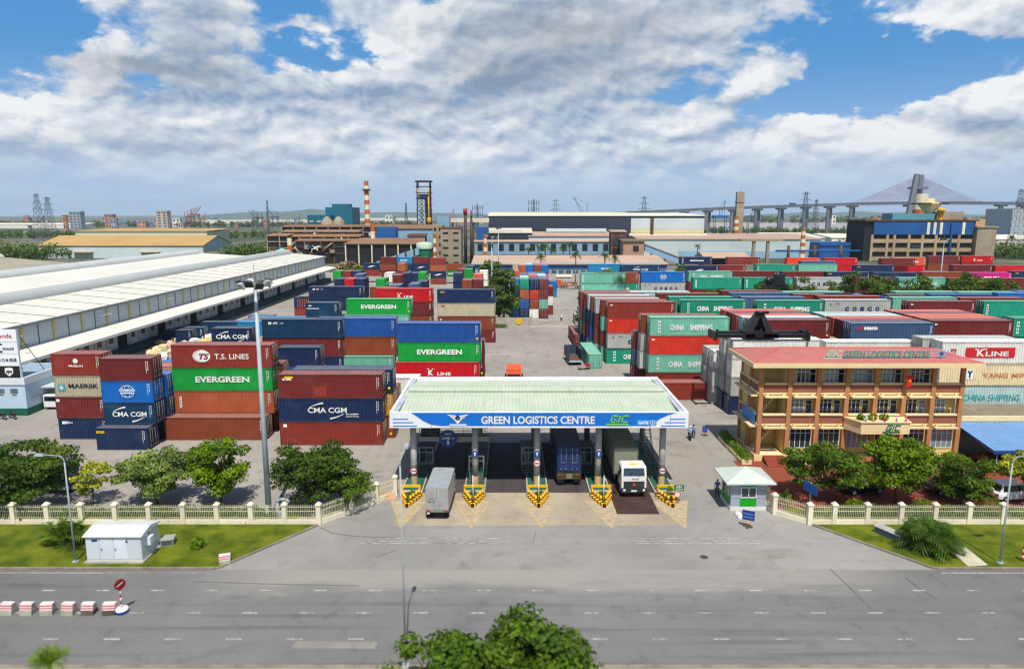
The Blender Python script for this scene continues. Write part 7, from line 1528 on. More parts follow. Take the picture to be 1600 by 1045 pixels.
for k, (cx, c) in enumerate(((-3.3, 'nyk'), (-1.5, 'hl'))):
    mb = MB(); mb.box(hx + cx - .5, hx + cx + .5, hy - .03, hy - .005, 3.1, 3.75); mb.box(hx + cx - .3, hx + cx + .3, hy - .03, hy - .005, 2.8, 3.0); mb.build('small_plate', M('plate_slate', (90, 100, 110), .6, .3, 4.0), ho)
# cargo bales in front of the dock
bal = [M('bale_' + n_, c_, .8, .15, 2.0) for n_, c_ in (('cream', (216, 196, 150)), ('white', (222, 222, 214)), ('pink', (220, 150, 160)), ('yellow', (214, 184, 90)), ('blue', (150, 170, 196)), ('olive', (150, 156, 120)))]
bn = ('cream', 'white', 'pink', 'yellow', 'pale blue', 'olive'); rnd = random.Random(4); BALE_SKIP = {(0, 0), (4, 1), (5, 0), (5, 1), (6, 0), (6, 1), (7, 0), (7, 1), (8, 0), (8, 1), (9, 0), (9, 1), (10, 0), (10, 1), (4, 0)}
for a in range(11):
    for c in range(4):
        if (a, c) in BALE_SKIP: continue
        px = 226 + a * 10.5 + c * 9 + rnd.uniform(-2, 2); py = 551 - a * 1.6 - c * 8.5 + rnd.uniform(-1.5, 1.5) + 14; x, y = G(px, py); ci = (0 if a < 3 else 1 if a < 7 else rnd.choice((2, 3, 1, 5))) if rnd.random() < .65 else rnd.randrange(6)
        mb = MB(); s = rnd.uniform(.85, 1.2); q4 = [(-.8, -.6), (.8, -.6), (.8, .6), (-.8, .6)]; jit = lambda: rnd.uniform(-.12, .12); z1 = rnd.uniform(.7, 1.1); R3 = [[((a_ * s * f + jit()), (b_ * s * f + jit()), z_ + jit() * .5 * (z_ > 0)) for a_, b_ in q4] for f, z_ in ((.85, 0), (1.08, z1 * .45), (.9, z1), (.5, z1 + .22))]
        for ra, rb in zip(R3[:-1], R3[1:]):
            for k in range(4): mb.poly([ra[k], ra[(k + 1) % 4], rb[(k + 1) % 4], rb[k]])
        mb.poly(R3[-1])
        o = mb.build('cargo_bale', bal[ci], None, (x, y, 0), (0, 0, rnd.uniform(0, 6))); o.scale = (1.1, .95, rnd.uniform(.8, 1.2))
        tag(o, '%s cargo bale by the dock, %s row from the street, %s from the hut' % (bn[ci], ('first', 'second', 'third', 'fourth')[c], ('first', 'second', 'third', 'fourth', 'fifth', 'sixth', 'seventh', 'eighth', 'ninth', 'tenth', 'eleventh')[a]), 'cargo bale', 'cargo bales by the dock')
# reach stackers in the right yard
bk_ = M('boom_black', (30, 28, 30), .45, .2, 1.0, streak=.1)
def stacker(label, bx_, by_, z, hb_, spr=True, arm=(0, 7, 0)):
    o = thing('reach_stacker', label, 'reach stacker', (bx_, by_, 0), 0, 'reach stackers')
    mb = MB(); mb.box(-2, 2, 4, 11, 1.2, 2.6); mb.box(-1.9, 1.9, 10, 12, 2.6, 3.4); mb.build('body', M('stacker_red', (140, 34, 30), .5, .15), o)
    wheels(o, [(s * 1.7, y) for s in (-1, 1) for y in (4.8, 10)], .9, .7)
    mb = MB(); mb.hexa([(-.45, 0, z + .1), (.45, 0, z + .1), (.45, 10.5, 2.6), (-.45, 10.5, 2.6), (-.45, 0, z + 1.2), (.45, 0, z + 1.2), (.45, 10.5, 3.8), (-.45, 10.5, 3.8)]); mb.build('boom', bk_, o)
    if spr:
        mb = MB(); mb.box(-6.1, 6.1, -1.5, -1.0, z - 1.25, z - .75); mb.box(-6.1, 6.1, .9, 1.4, z - 1.25, z - .75); mb.box(-2.2, 2.2, -1.5, 1.4, z - 1.3, z - .45)
        for s in (-1, 1): mb.box(s * 6.1, s * 6.4, -1.75, 1.7, z - 1.5, z - .5); mb.hexa([(s * 6.1, -1.6, z - 1.6), (s * 6.45, -1.6, z - 1.6), (s * 6.45, -1.0, z - 1.6), (s * 6.1, -1.0, z - 1.6), (s * 5.9, -1.5, z - .1), (s * 6.1, -1.5, z - .1), (s * 6.1, -1.1, z - .1), (s * 5.9, -1.1, z - .1)])
        mb.box(-1.0, .2, -1.56, -1.51, z - 1.2, z - .8, 0); mb.build('spreader', bk_, o)
        mb = MB(); mb.hexa([(-2.2, -1.2, z - .5), (-1.2, -1.2, z - .5), (-1.2, .5, z - .5), (-2.2, .5, z - .5), (-.6, -.6, z + 2.0), (.1, -.6, z + 2.0), (.1, .2, z + 2.0), (-.6, .2, z + 2.0)]); mb.hexa([(.6, -1.2, z - .5), (1.6, -1.2, z - .5), (1.6, .5, z - .5), (.6, .5, z - .5), (-.2, -.6, z + 2.0), (.35, -.6, z + 2.0), (.35, .2, z + 2.0), (-.2, .2, z + 2.0)]); mb.tube((-.9, -.8, z + 2.1), (.9, -.8, z + 2.1), .22); mb.build('boom_head', bk_, o)
    else:
        mb = MB(); mb.box(-4, 1.5, -1, 0, z - .6, z); mb.box(-1.4, .6, -1.2, .6, z, z + 2.2); mb.lathe([(.001, -.4), (.9, -.3), (.9, .3), (.001, .4)], (-2.6, -.5, z + .8), 12, 0, 'y'); mb.hexa([(.2, -.6, z + .5), (.9, -.6, z + .5), (.9, .2, z + .5), (.2, .2, z + .5), (2.6, -.6, z - 4.5), (3.3, -.6, z - 4.5), (3.3, .2, z - 4.5), (2.6, .2, z - 4.5)]); mb.build('spreader', bk_, o)
    return o
sx_, _ = PY(1203, 520, 89.5); stacker('black spreader and boom head of the stacker over the white containers', sx_, w1[1] + 1.3, 11.95, 1)
sx_, sz_ = PY(1218, 452, 150); stacker('black boom of the farther stacker beside the hedge trees', sx_, 150, 12.2, 1, False)
# ------------------------------------------------------------------ factory, chimneys, bridge, city
dblue = M('cladding_dark_slate', (52, 58, 74), .5, .08, .05, streak=.15); sblue = M('cladding_sky', (134, 168, 190), .6, .1, .08, streak=.25); pgrey = M('cladding_pale', (190, 204, 204), .6, .08, .06, streak=.3); cblue = M('cladding_cobalt', (22, 82, 142), .6, .15, .1, streak=.25)
petrol = M('cladding_petrol', (22, 100, 122), .6, .12, .06, streak=.2); broof = M('roof_tan', (160, 122, 88), .85, .16, .08, streak=.45, rust=.2, k=.7); proof = M('roof_pink_beige', (200, 170, 148), .8, .1, .06, streak=.25, k=.75); rust_m = M('rusty_steel', (96, 66, 48), .8, .35, .3); rwht = M('roof_pale', (222, 216, 196), .7, .08, .05, streak=.15, k=.85)
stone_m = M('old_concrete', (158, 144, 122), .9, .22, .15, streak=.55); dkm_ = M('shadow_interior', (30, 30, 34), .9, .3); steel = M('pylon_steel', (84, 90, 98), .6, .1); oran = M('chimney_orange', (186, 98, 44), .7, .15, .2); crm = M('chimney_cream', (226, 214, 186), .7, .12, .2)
def kfar(pt, h=9.0): return FPX * (CAMH - h) / (pt - 335.0)
def bld(name, label, cat, pxL, pxR, pyT, Y, D, wall, roof=None, rz=1.0, zb=0.0, wins=0, winm=None, ovh=.5, rows=1, pitch=0.0, rows_top=.75, grp=None):
    x0, z = PY(pxL, pyT, Y); x1, _ = PY(pxR, pyT, Y); o = thing(name, label, cat, ((x0 + x1) / 2, Y, 0), 0, grp); hw = (x1 - x0) / 2
    mb = MB(); mb.box(-hw, hw, 0, D, zb, z - (rz if roof else 0)); w = mb.build('wall', wall, o)
    if roof:
        mb = MB()
        if pitch: mb.prism([(-ovh, z - rz), (D + ovh, z - rz), (D + ovh, z - rz + .3), (D / 2, z - rz + .3 + pitch), (-ovh, z - rz + .3)], hw + ovh, 0, 'x', -hw - ovh)
        else: mb.hexa([(-hw - ovh, -ovh, z - rz), (hw + ovh, -ovh, z - rz), (hw + ovh, D + ovh, z - rz * .2), (-hw - ovh, D + ovh, z - rz * .2), (-hw - ovh, -ovh, z - rz + .5), (hw + ovh, -ovh, z - rz + .5), (hw + ovh, D + ovh, z + .2), (-hw - ovh, D + ovh, z + .2)])
        mb.build('roof', roof, o)
    if wins:
        mb = MB(); ww = 2 * hw / wins; zz = z - (rz if roof else 0)
        for r_ in range(rows):
            for k in range(wins): mb.box(-hw + ww * (k + .25), -hw + ww * (k + .75), -.12, -.01, zb + (zz - zb) * (r_ + .3) / rows, zb + (zz - zb) * (r_ + rows_top) / rows)
        mb.build('window', winm or darkglass, w)
    return o
def sub(o, nm, x0, x1, z0, z1, m, y0=-.3, y1=-.02): mb = MB(); mb.box(x0, x1, y0, y1, z0, z1); return mb.build(nm, m, o)
# low blue shed along the yard end
o = bld('low_shed', 'long low shed with pinkish beige roof and blue wall at the yard end', 'shed', 738, 1042, 411, 326, 26, sblue, None); hw = (PY(1042, 411, 326)[0] - PY(738, 411, 326)[0]) / 2
mb = MB(); mb.hexa([(-hw - .5, -1.2, 4.1), (hw + .5, -1.2, 4.1), (hw + .5, 27, 6.6), (-hw - .5, 27, 6.6), (-hw - .5, -1.2, 4.45), (hw + .5, -1.2, 4.45), (hw + .5, 27, 6.9), (-hw - .5, 27, 6.9)]); mb.build('roof', proof, o); sub(o, 'blue_band', -hw, hw, 2.6, 4.05, cblue, -.5)
mb = MB(); 
for k in range(26): mb.box(-hw + 3 + k * 3.4, -hw + 5 + k * 3.4, -2.2, -.4, .0, 1.5)
mb.build('parked_row', M('grey_row', (70, 74, 78), .7, .3), o)
o = bld('site_cabin', 'dark blue site cabin with pale roof at the end of the lane', 'cabin', 870, 893, 431, 301, 3, M('cabin_blue', (20, 54, 80), .6, .1), rwht, .6, ovh=.3, wins=2)
# slate factory hall and its annexes
o = bld('factory_hall', 'huge slate factory hall with white roof strip in the middle distance', 'factory', 763, 1101, 333, 470, 60, dblue, rwht, 2.0); x0 = PY(763, 333, 470)[0]; x1 = PY(1101, 333, 470)[0]; hw = (x1 - x0) / 2
xx = PY(986, 340, 470)[0] - (x0 + x1) / 2; sub(o, 'pale_cladding', xx, hw, 17.5, 24.6, pgrey, -.5); sub(o, 'cream_band', xx, hw, 14.8, 17.4, M('band_cream', (200, 190, 142), .7, .08, .1, streak=.2), -.55); mb = MB(); mb.hexa([(xx - 1, -4, 11.6), (hw + 2, -4, 11.6), (hw + 2, 0, 13.2), (xx - 1, 0, 13.2), (xx - 1, -4, 12.2), (hw + 2, -4, 12.2), (hw + 2, 0, 14.6), (xx - 1, 0, 14.6)]); mb.build('lean_to_roof', rwht, o)
mb = MB(); mb.box(-hw, hw * .30, 8, 20, 25.0, 28.6); mb.build('roof_monitor', rwht, o); mb = MB(); mb.box(hw * .5, hw * .53, -1.2, -.1, 12, 25); mb.build('downpipe', rust_m, o)
for k in range(9): pass
o = bld('factory_annex', 'slate annex with pale stepped roof before the factory hall', 'factory', 757, 831, 358, 430, 25, dblue, rwht, 2.5); sub(o, 'upper_roof', -15, 8, 15.6, 17.6, rwht, 1, 20)
o = bld('factory_annex', 'pale annex with pink beige roof in front of the slate hall', 'factory', 826, 958, 364, 428, 24, pgrey, proof, 2.2); hw = 25.5; sub(o, 'ridge_cover', -14, 24, 16.2, 18.2, pgrey, 18, 25)
o = bld('conveyor_gallery', 'long sky blue conveyor gallery with small dark windows', 'gallery', 742, 955, 376, 400, 6, sblue, proof, .8, zb=4.5, wins=13, winm=dkm_, rows_top=.85); 
mb = MB(); hw = (PY(955, 376, 400)[0] - PY(742, 376, 400)[0]) / 2
for k in range(10): x = -hw + 2 + k * (2 * hw - 4) / 9; mb.box(x - .4, x + .4, .5, 1.3, 0, 4.5)
mb.build('support_leg', stone_m, o); sub(o, 'lower_wall', -hw + 6, hw * .1, 0, 4.4, dblue, 2.0, 3.0); sub(o, 'lower_wall', hw * .12, hw, 0, 4.4, pgrey, 2.0, 3.0)
o = bld('transfer_house', 'tan brick transfer house with a single barred window', 'building', 974, 1007, 375, 372, 12, M('house_tan', (176, 136, 112), .9, .15, .3, streak=.3), M('house_roof', (110, 98, 80), .9, .2), .8, zb=0, ovh=.8); sub(o, 'window', -.3, 2.6, 8.0, 10.8, dkm_)
o = bld('transfer_tower', 'rust brown open transfer tower left of the tan brick house', 'tower', 955, 978, 360, 384, 8, rust_m, proof, 1.0); sub(o, 'opening', -3, 3, 3, 9, dkm_); sub(o, 'opening', -3, 3, 10.5, 15, dblue)
mb = MB(); a = Vector((PY(1008, 384, 376)[0], 376, 9.2)); c = Vector((PY(1062, 402, 376)[0], 376, 2.2)); gl = thing('inclined_conveyor', 'sloping sky blue conveyor gallery right of the tan brick house', 'conveyor', (0, 0, 0))
mb.hexa([(a.x, 376, a.z - 1.5), (c.x, 376, c.z - 1.5), (c.x, 379, c.z - 1.5), (a.x, 379, a.z - 1.5), (a.x, 376, a.z + 2), (c.x, 376, c.z + 2), (c.x, 379, c.z + 2), (a.x, 379, a.z + 2)]); mb.build('gallery', sblue, gl); mb = MB(); mb.hexa([(a.x, 375.6, a.z + 2), (c.x, 375.6, c.z + 2), (c.x, 379.4, c.z + 2), (a.x, 379.4, a.z + 2), (a.x, 375.6, a.z + 2.4), (c.x, 375.6, c.z + 2.4), (c.x, 379.4, c.z + 2.4), (a.x, 379.4, a.z + 2.4)]); mb.build('roof', proof, gl); mb = MB()
for f in (.2, .6, .95): p = a.lerp(c, f); mb.box(p.x - .4, p.x + .4, 377, 378, 0, p.z - 1.5)
mb.build('support_leg', stone_m, gl)
o = bld('long_shed', 'long pale weathered shed with beige roof in the right distance', 'shed', 997, 1283, 368, 440, 40, pgrey, proof, 2.6); hw = (PY(1283, 368, 440)[0] - PY(997, 368, 440)[0]) / 2; sub(o, 'blue_wall', -hw * .55, hw, .0, 4.6, sblue, -.4)
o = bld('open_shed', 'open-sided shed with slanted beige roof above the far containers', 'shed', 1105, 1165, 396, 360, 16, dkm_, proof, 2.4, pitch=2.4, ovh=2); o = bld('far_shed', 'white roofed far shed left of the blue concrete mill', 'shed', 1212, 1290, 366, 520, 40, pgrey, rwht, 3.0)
tr_ = thing('gantry', 'grey concrete gantry frame at the end of the long pale shed', 'gantry', (*[PY(1190, 374, 400)[0], 400], 0)); mb = MB()
for x in (-4, 4): mb.box(x - .8, x + .8, 0, 1.6, 0, 12)
mb.build('post', stone_m, tr_); mb = MB(); mb.box(-12, 12, -.5, 2.2, 12, 13); mb.build('beam', stone_m, tr_)
o = bld('blue_warehouse', 'cobalt blue block shed before the concrete mill', 'shed', 1282, 1331, 379, 425, 20, cblue, None, wins=0); sub(o, 'ledge', -10, 10, 8, 8.4, dkm_)
pp = thing('pipe_bridge', 'blue pipe bridge on rusty posts behind the far containers', 'pipe bridge', (0, 0, 0)); xa, z_ = PY(1212, 392, 392); xb, _ = PY(1344, 392, 392); mb = MB(); mb.tube((xa, 392, z_), (xb, 392, z_), .6); mb.build('pipe', cblue, pp)
for px in (1232, 1273, 1314): x = PY(px, 392, 392)[0]; mb = MB(); mb.tube((x, 392, 0), (x, 392, z_ + 3), .8); mb.build('post', rust_m, pp)
# concrete mill, right
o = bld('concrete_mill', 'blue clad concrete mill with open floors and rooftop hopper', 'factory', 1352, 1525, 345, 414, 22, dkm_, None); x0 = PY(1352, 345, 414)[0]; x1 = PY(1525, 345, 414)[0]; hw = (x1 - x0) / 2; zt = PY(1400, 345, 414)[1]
def mx(px): return PY(px, 360, 413)[0] - (x0 + x1) / 2
sub(o, 'blue_cladding', mx(1365), mx(1521), zt - 8.0, zt - .6, cblue, -1.2, -.1); sub(o, 'roof_slab', -hw - 1, hw + 1, zt - .3, zt + .6, rust_m, -1.5, 22)
for k, px in enumerate((1450, 1460, 1470, 1505)): sub(o, 'window_strip', mx(px) - .8, mx(px) + .8, zt - 7.9, zt - .9, crm, -1.35, -1.21)
for f in (0, 1, 2): sub(o, 'floor_band', mx(1362), mx(1521), zt - 12.8 - 5.2 * f, zt - 10.6 - 5.2 * f, M('mill_concrete', (170, 148, 118), .9, .15, .2, streak=.4), -.9, -.1)
for px in (1364, 1388, 1399, 1422, 1443, 1464, 1500): sub(o, 'pillar', mx(px) - .7, mx(px) + .7, 0, zt - 8, M('mill_concrete'), -1.1, -.05)
sub(o, 'window', mx(1424), mx(1441), zt - 16.2, zt - 13.6, winglass, -.95, -.91)
sub(o, 'stair_tower', mx(1523), mx(1553), 0, zt - 4.0, stone_m, -3.5, 18); sub(o, 'stair_tower_cap', mx(1521), mx(1555), zt - 4.0, zt - 3.2, stone_m, -4, 19); sub(o, 'blue_pipe', mx(1484), mx(1487), 5, zt - 1.5, cblue, -2.2, -1.3)
sub(o, 'rooftop_hall', mx(1397), mx(1463), zt + .62, zt + 4.2, M('hall_teal', (84, 140, 156), .6, .1, .3, streak=.2), 2, 14); sub(o, 'rooftop_block', mx(1470), mx(1512), zt + .62, zt + 5.2, stone_m, 4, 15); sub(o, 'rooftop_tank', mx(1517), mx(1545), zt - 3.2, zt + 1.0, M('tank_rust_cream', (180, 150, 110), .8, .3), 3, 12)
mb = MB(); xc = mx(1464); mb.lathe([(2.0, zt + .6), (2.2, zt + 4.5), (6.4, zt + 9.6), (6.4, zt + 10.6), (2.6, zt + 11), (2.6, zt + 12.8), (.001, zt + 13)], (xc, 9, 0), 20); mb.build('hopper', M('hopper_cream', (196, 180, 130), .7, .12, .3), o); mb = MB(); mb.box(xc - 8, xc + 8, 3, 15, zt + 9.6, zt + 10.4); mb.build('hopper_deck', M('deck_brown', (72, 58, 50), .8, .2), o)
mb = MB(); mb.lathe([(1.5, zt + .6), (1.5, zt + 5.2), (2.0, zt + 5.2), (2.0, zt + 7.2), (.001, zt + 7.4)], (mx(1475), 4, 0), 14); mb.build('yellow_vent', yellow, o)
def chimney(label, px, ptop, Y, r0, r1, bands, zb=0, ringz=None, cat='chimney'):
    x, z = PY(px, ptop, Y); o = thing('chimney', label, cat, (x, Y, zb), 0, 'striped chimneys'); n = bands; mb = MB(); h = z - zb
    for k in range(n): a = r0 + (r1 - r0) * k / n; b_ = r0 + (r1 - r0) * (k + 1) / n; mb.lathe([(a, h * k / n), (b_, h * (k + 1) / n)], (0, 0, 0), 18, k % 2)
    mb.lathe([(r1, h), (r1 * .8, h), (r1 * .8, h - 1)], (0, 0, 0), 18, 0); mb.build('shaft', [oran, crm], o)
    if ringz: mb = MB(); mb.lathe([(r1 * 1.0, ringz * h), (r1 * 1.9, ringz * h + .3), (r1 * 1.9, ringz * h + 1.4), (r1, ringz * h + 1.6)], (0, 0, 0), 18); mb.build('platform', rust_m, o)
    return o
chimney('tall orange and white banded chimney beside the petrol blue plant', 572, 283, 520, 2.3, 1.55, 15, ringz=.86)
chimney('short yellow banded chimney before the blue dust filter', 582, 349, 392, 1.4, 1.2, 5); chimney('short banded chimney left of the grey concrete tower block', 679, 366, 382, 1.1, .95, 7); chimney('short banded chimney beside the slate annex', 758, 366, 385, 1.2, 1.0, 7); chimney('short banded chimney at the left end of the brown sheds', 452, 372, 372, 1.3, 1.2, 4)
chimney('brown banded chimney left of the concrete mill', 1256, 356, 412, 1.6, 1.2, 9); chimney('brown banded chimney under the bridge deck', 1151, 338, 590, 2.2, 2.0, 9); chimney('thick orange stack behind the concrete mill', 1440, 303, 460, 5.0, 4.0, 4)
ct = thing('concrete_tower', 'tall slim concrete tower beside the bridge viaduct', 'tower', (PY(1157, 298, 620)[0], 620, 0)); mb = MB(); z = PY(1157, 300, 620)[1]; mb.box(-3.2, 3.2, -2, 2, 0, z); mb.box(-3.6, 3.6, -2.4, 2.4, z - 9, z - 8); mb.tube((0, 0, z), (0, 0, z + 5), .15); mb.build('shaft', stone_m, ct)
# petrol blue plant and brown sheds, left centre
o = bld('petrol_plant', 'tall petrol blue plant building left of the banded chimney', 'factory', 508, 550, 324, 500, 25, petrol, None, wins=0); sub(o, 'roof_block', -6, 6, PY(520, 324, 500)[1], PY(520, 324, 500)[1] + 2.4, petrol, 5, 16)
mb = MB(); 
for k in range(3): mb.box(3.5 + (k % 2) * 1.0, 7.5, -.2, -.01, 16 - k * 5.5, 17.5 - k * 5.5)
mb.build('window', darkglass, o); o = bld('petrol_plant', 'lower petrol blue plant building with three pale windows', 'factory', 480, 516, 336, 490, 20, petrol, None, wins=3, winm=crm, rows=4, rows_top=.4)
si = thing('silo_group', 'two grey conical-topped silos against the petrol blue plant', 'silo', (PY(520, 345, 488)[0], 488, 0)); mb = MB()
for x in (-4, 4): mb.lathe([(4, 0), (4, PY(520, 346, 488)[1]), (1.2, PY(520, 339, 488)[1]), (.001, PY(520, 338, 488)[1])], (x, 0, 0), 16)
mb.build('silo', stone_m, si)
for k, (a, b_, t_, Y, lbl) in enumerate(((440, 680, 352, 425, 'upper brown roofed open shed below the petrol blue plant'), (440, 560, 360, 412, 'second brown roofed open shed in the stacked row'), (448, 562, 367, 400, 'third brown roofed open shed in the stacked row'), (462, 560, 374, 390, 'lowest brown roofed open shed in the stacked row'), (417, 449, 366, 395, 'small brown roofed open shed at the tree edge'))):
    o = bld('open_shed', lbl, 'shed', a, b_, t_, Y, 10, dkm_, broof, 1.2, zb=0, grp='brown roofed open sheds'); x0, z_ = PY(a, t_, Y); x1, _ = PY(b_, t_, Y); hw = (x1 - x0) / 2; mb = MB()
    for q in range(int(2 * hw / 7) + 1): x = -hw + q * 7; mb.box(x - .3, x + .3, -.5, -.05, 0, z_ - 1.3)
    eq = MB(); rq = random.Random(k)
    for q in range(int(hw * .9)):
        xq = rq.uniform(-hw, hw); zq = rq.uniform(0, max(.5, z_ - 5)); eq.box(xq - rq.uniform(.4, 2.2), xq + rq.uniform(.4, 2.2), -1.6, -.6, zq, zq + rq.uniform(.5, 2.6), rq.randrange(5)); 
        if q % 3 == 0: eq.tube((xq, -1.2, zq), (xq + rq.uniform(-7, 7), -1.2, min(z_ - 1.5, zq + rq.uniform(1, 6))), rq.uniform(.15, .5), n=6, m=rq.randrange(5))
    eq.build('equipment', [rust_m, cblue, stone_m, steel, crm], o)
    mb.box(-hw, hw, -.4, -.06, z_ - 4.4, z_ - 3.9); mb.box(-hw, hw, -.3, -.06, z_ - 8, z_ - 7.4); mb.build('steel_post', rust_m if k % 2 else stone_m, o)
o = bld('tan_shed', 'tan roofed shed with posts behind the scrap heap', 'shed', 540, 663, 381, 372, 22, dkm_, None); x0, z_ = PY(540, 381, 372); x1, _ = PY(663, 381, 372); hw = (x1 - x0) / 2; mb = MB(); mb.hexa([(-hw - 1, -1, z_ - .3), (hw + 1, -1, z_ - .3), (hw - 3, 22, z_ + 1.9), (-hw + 3, 22, z_ + 1.9), (-hw - 1, -1, z_ + .2), (hw + 1, -1, z_ + .2), (hw - 3, 22, z_ + 2.4), (-hw + 3, 22, z_ + 2.4)]); mb.build('roof', broof, o); mb = MB()
for q in range(7): x = -hw + q * 2 * hw / 6; mb.box(x - .3, x + .3, -.8, -.2, 0, z_ - .3)
mb.build('post', crm, o)
o = bld('dust_filter', 'boxy cobalt blue dust filter above the tan shed', 'filter', 588, 618, 355, 396, 9, cblue, None, zb=4)
mb = MB(); mb.tube((-9, 2, 8), (-9, 2, 14), 1.6); mb.tube((-9, 2, 14), (-3, 2, 15), 1.5); mb.build('duct', cblue, o); o = bld('blue_gallery', 'pale blue gallery under the brown roof beside the dust filter', 'gallery', 618, 680, 354, 410, 8, sblue, broof, 1.5, zb=8)
sub(o, 'under_frame', -10, 10, 0, 8, rust_m, 1, 6); o = bld('brown_cabin', 'small pale cabin on the brown gantry under the gallery', 'cabin', 637, 664, 366, 388, 8, stone_m, rust_m, 1.2, zb=0, wins=2)
tk = thing('green_tank', 'round green tank with pale cap before the concrete block', 'tank', (PY(663, 390, 352)[0], 352, 0)); zt = PY(663, 379, 352)[1]; mb = MB(); mb.lathe([(2.6, 0), (2.6, 3.6), (3.4, 4.6), (3.4, zt - 3)], (0, 0, 0), 18); mb.build('vessel', M('tank_green', (20, 120, 84), .6, .15), tk); mb = MB(); mb.lathe([(4.0, zt - 3), (4.0, zt - .5), (3.2, zt), (.001, zt + .4)], (0, 0, 0), 18); mb.build('cap', M('tank_cap', (180, 200, 180), .7, .1), tk)
tk2 = thing('green_tank', 'small round green tank near the tree edge at left', 'tank', (PY(440, 385, 360)[0], 360, 0)); mb = MB(); mb.lathe([(2.8, 0), (2.8, 7), (3.4, 7), (3.2, 9), (.001, 10)], (0, 0, 0), 16); mb.build('vessel', M('tank_mint', (110, 190, 160), .6, .1), tk2)
mb = MB(); ic = thing('inclined_conveyor', 'sloping pale blue conveyor gallery before the tan shed', 'conveyor', (0, 0, 0)); a = Vector((PY(588, 403, 345)[0], 345, 2.2)); c = Vector((PY(654, 386, 345)[0], 345, 9.0))
mb.hexa([(a.x, 345, a.z - 1.5), (c.x, 345, c.z - 1.5), (c.x, 348, c.z - 1.5), (a.x, 348, a.z - 1.5), (a.x, 345, a.z + 2), (c.x, 345, c.z + 2), (c.x, 348, c.z + 2), (a.x, 348, a.z + 2)]); mb.build('gallery', sblue, ic); mb = MB()
for f in (.1, .3, .5, .7, .9): p = a.lerp(c, f); mb.box(p.x - .5, p.x + .3, 344.9, 344.99, p.z - 1.4, p.z + 1.8)
mb.build('frame', dkm_, ic)
o = bld('concrete_block', 'weathered beige concrete block with small broken windows', 'building', 688, 720, 356, 374, 16, stone_m, rust_m, .5, ovh=.2, wins=2, winm=dkm_, rows=5, rows_top=.55); o = bld('concrete_annex', 'narrow concrete frame building left of the beige block', 'building', 676, 691, 352, 384, 12, stone_m, None, wins=2, winm=dkm_, rows=5, rows_top=.7); o = bld('sky_cabin', 'sky blue rooftop cabin above the beige concrete block', 'cabin', 683, 702, 338, 402, 8, sblue, None, zb=14); sub(o, 'door', -1.5, 1.5, 14, 19, cblue); sub(o, 'frame', -5, 5, 0, 14, rust_m, 1, 7)
o = bld('blue_filter', 'small cobalt blue filter unit left of the slate hall', 'filter', 745, 763, 355, 405, 8, cblue, None, zb=8); sub(o, 'frame', -3, 3, 0, 8, rust_m, 1, 6); o = bld('pipe_rack', 'cream overhead pipe rack between tower and slate hall', 'pipe rack', 702, 764, 341, 440, 4, crm, None, zb=22.2); sub(o, 'leg', -11, -10, 0, 22.2, rust_m, 1, 3); sub(o, 'leg', 2, 3, 0, 22.2, rust_m, 1, 3)
def lattice(mb, w0, w1, h, n, r=.12, m=0):
    for k in range(n):
        f0, f1 = k / n, (k + 1) / n; a = w0 + (w1 - w0) * f0; b_ = w0 + (w1 - w0) * f1
        P0 = [Vector((sx * a, sy * a, h * f0)) for sx, sy in ((-1, -1), (1, -1), (1, 1), (-1, 1))]; P1 = [Vector((sx * b_, sy * b_, h * f1)) for sx, sy in ((-1, -1), (1, -1), (1, 1), (-1, 1))]
        for q in range(4): mb.tube(P0[q], P1[q], r, n=4, m=m, cap=False); mb.tube(P0[q], P1[(q + 1) % 4], r * .7, n=4, m=m, cap=False); mb.tube(P1[q], P1[(q + 1) % 4], r * .7, n=4, m=m, cap=False); mb.tube(P0[(q + 1) % 4], P1[q], r * .7, n=4, m=m, cap=False)
# blast furnace tower
bf = thing('furnace_tower', 'tall dark blue furnace tower with yellow drum and top frame', 'tower', (PY(662, 283, 500)[0], 500, 0)); zt = PY(662, 283, 500)[1]; mb = MB()
for x in (-4.6, 4.6):
    for y in (-3, 3): mb.tube((x, y, 0), (x * .95, y, zt - .5), .45, n=6)
for k in range(9): z = 18 + k * 4; mb.box(-5.6, 5.6, -3.6, 3.6, z, z + .35)
mb.box(-6.2, 6.2, -.4, .4, zt - .9, zt - .3); mb.build('frame', M('furnace_steel', (40, 46, 58), .7, .3), bf); mb = MB(); mb.box(-3, 3, -3, 3, zt - 16, zt - 9); mb.box(-4.4, 4.4, -2.6, 2.6, 0, zt - 16); mb.build('core', M('furnace_navy', (26, 46, 92), .7, .3, .3), bf)
mb = MB(); lattice(mb, 2.6, 1.8, zt - 13, 12, .28); for_ = mb.build('skip_hoist', M('hoist_white', (190, 200, 210), .6, .1), bf, (-1.2, -5.5, 0)); mb = MB(); mb.tube((3.6, -3.9, 14), (3.6, -3.9, zt - 11), .55, n=8); mb.tube((3.8, -4.4, 20), (3.8, -4.4, 25), 1.5, n=12); mb.tube((-3.8, -3, zt - 12), (-3.8, -3, zt - 5), .6); mb.tube((3.8, -3, zt - 12), (3.8, -3, zt - 5), .6); mb.build('yellow_drum', M('furnace_yellow', (190, 140, 30), .7, .2), bf)
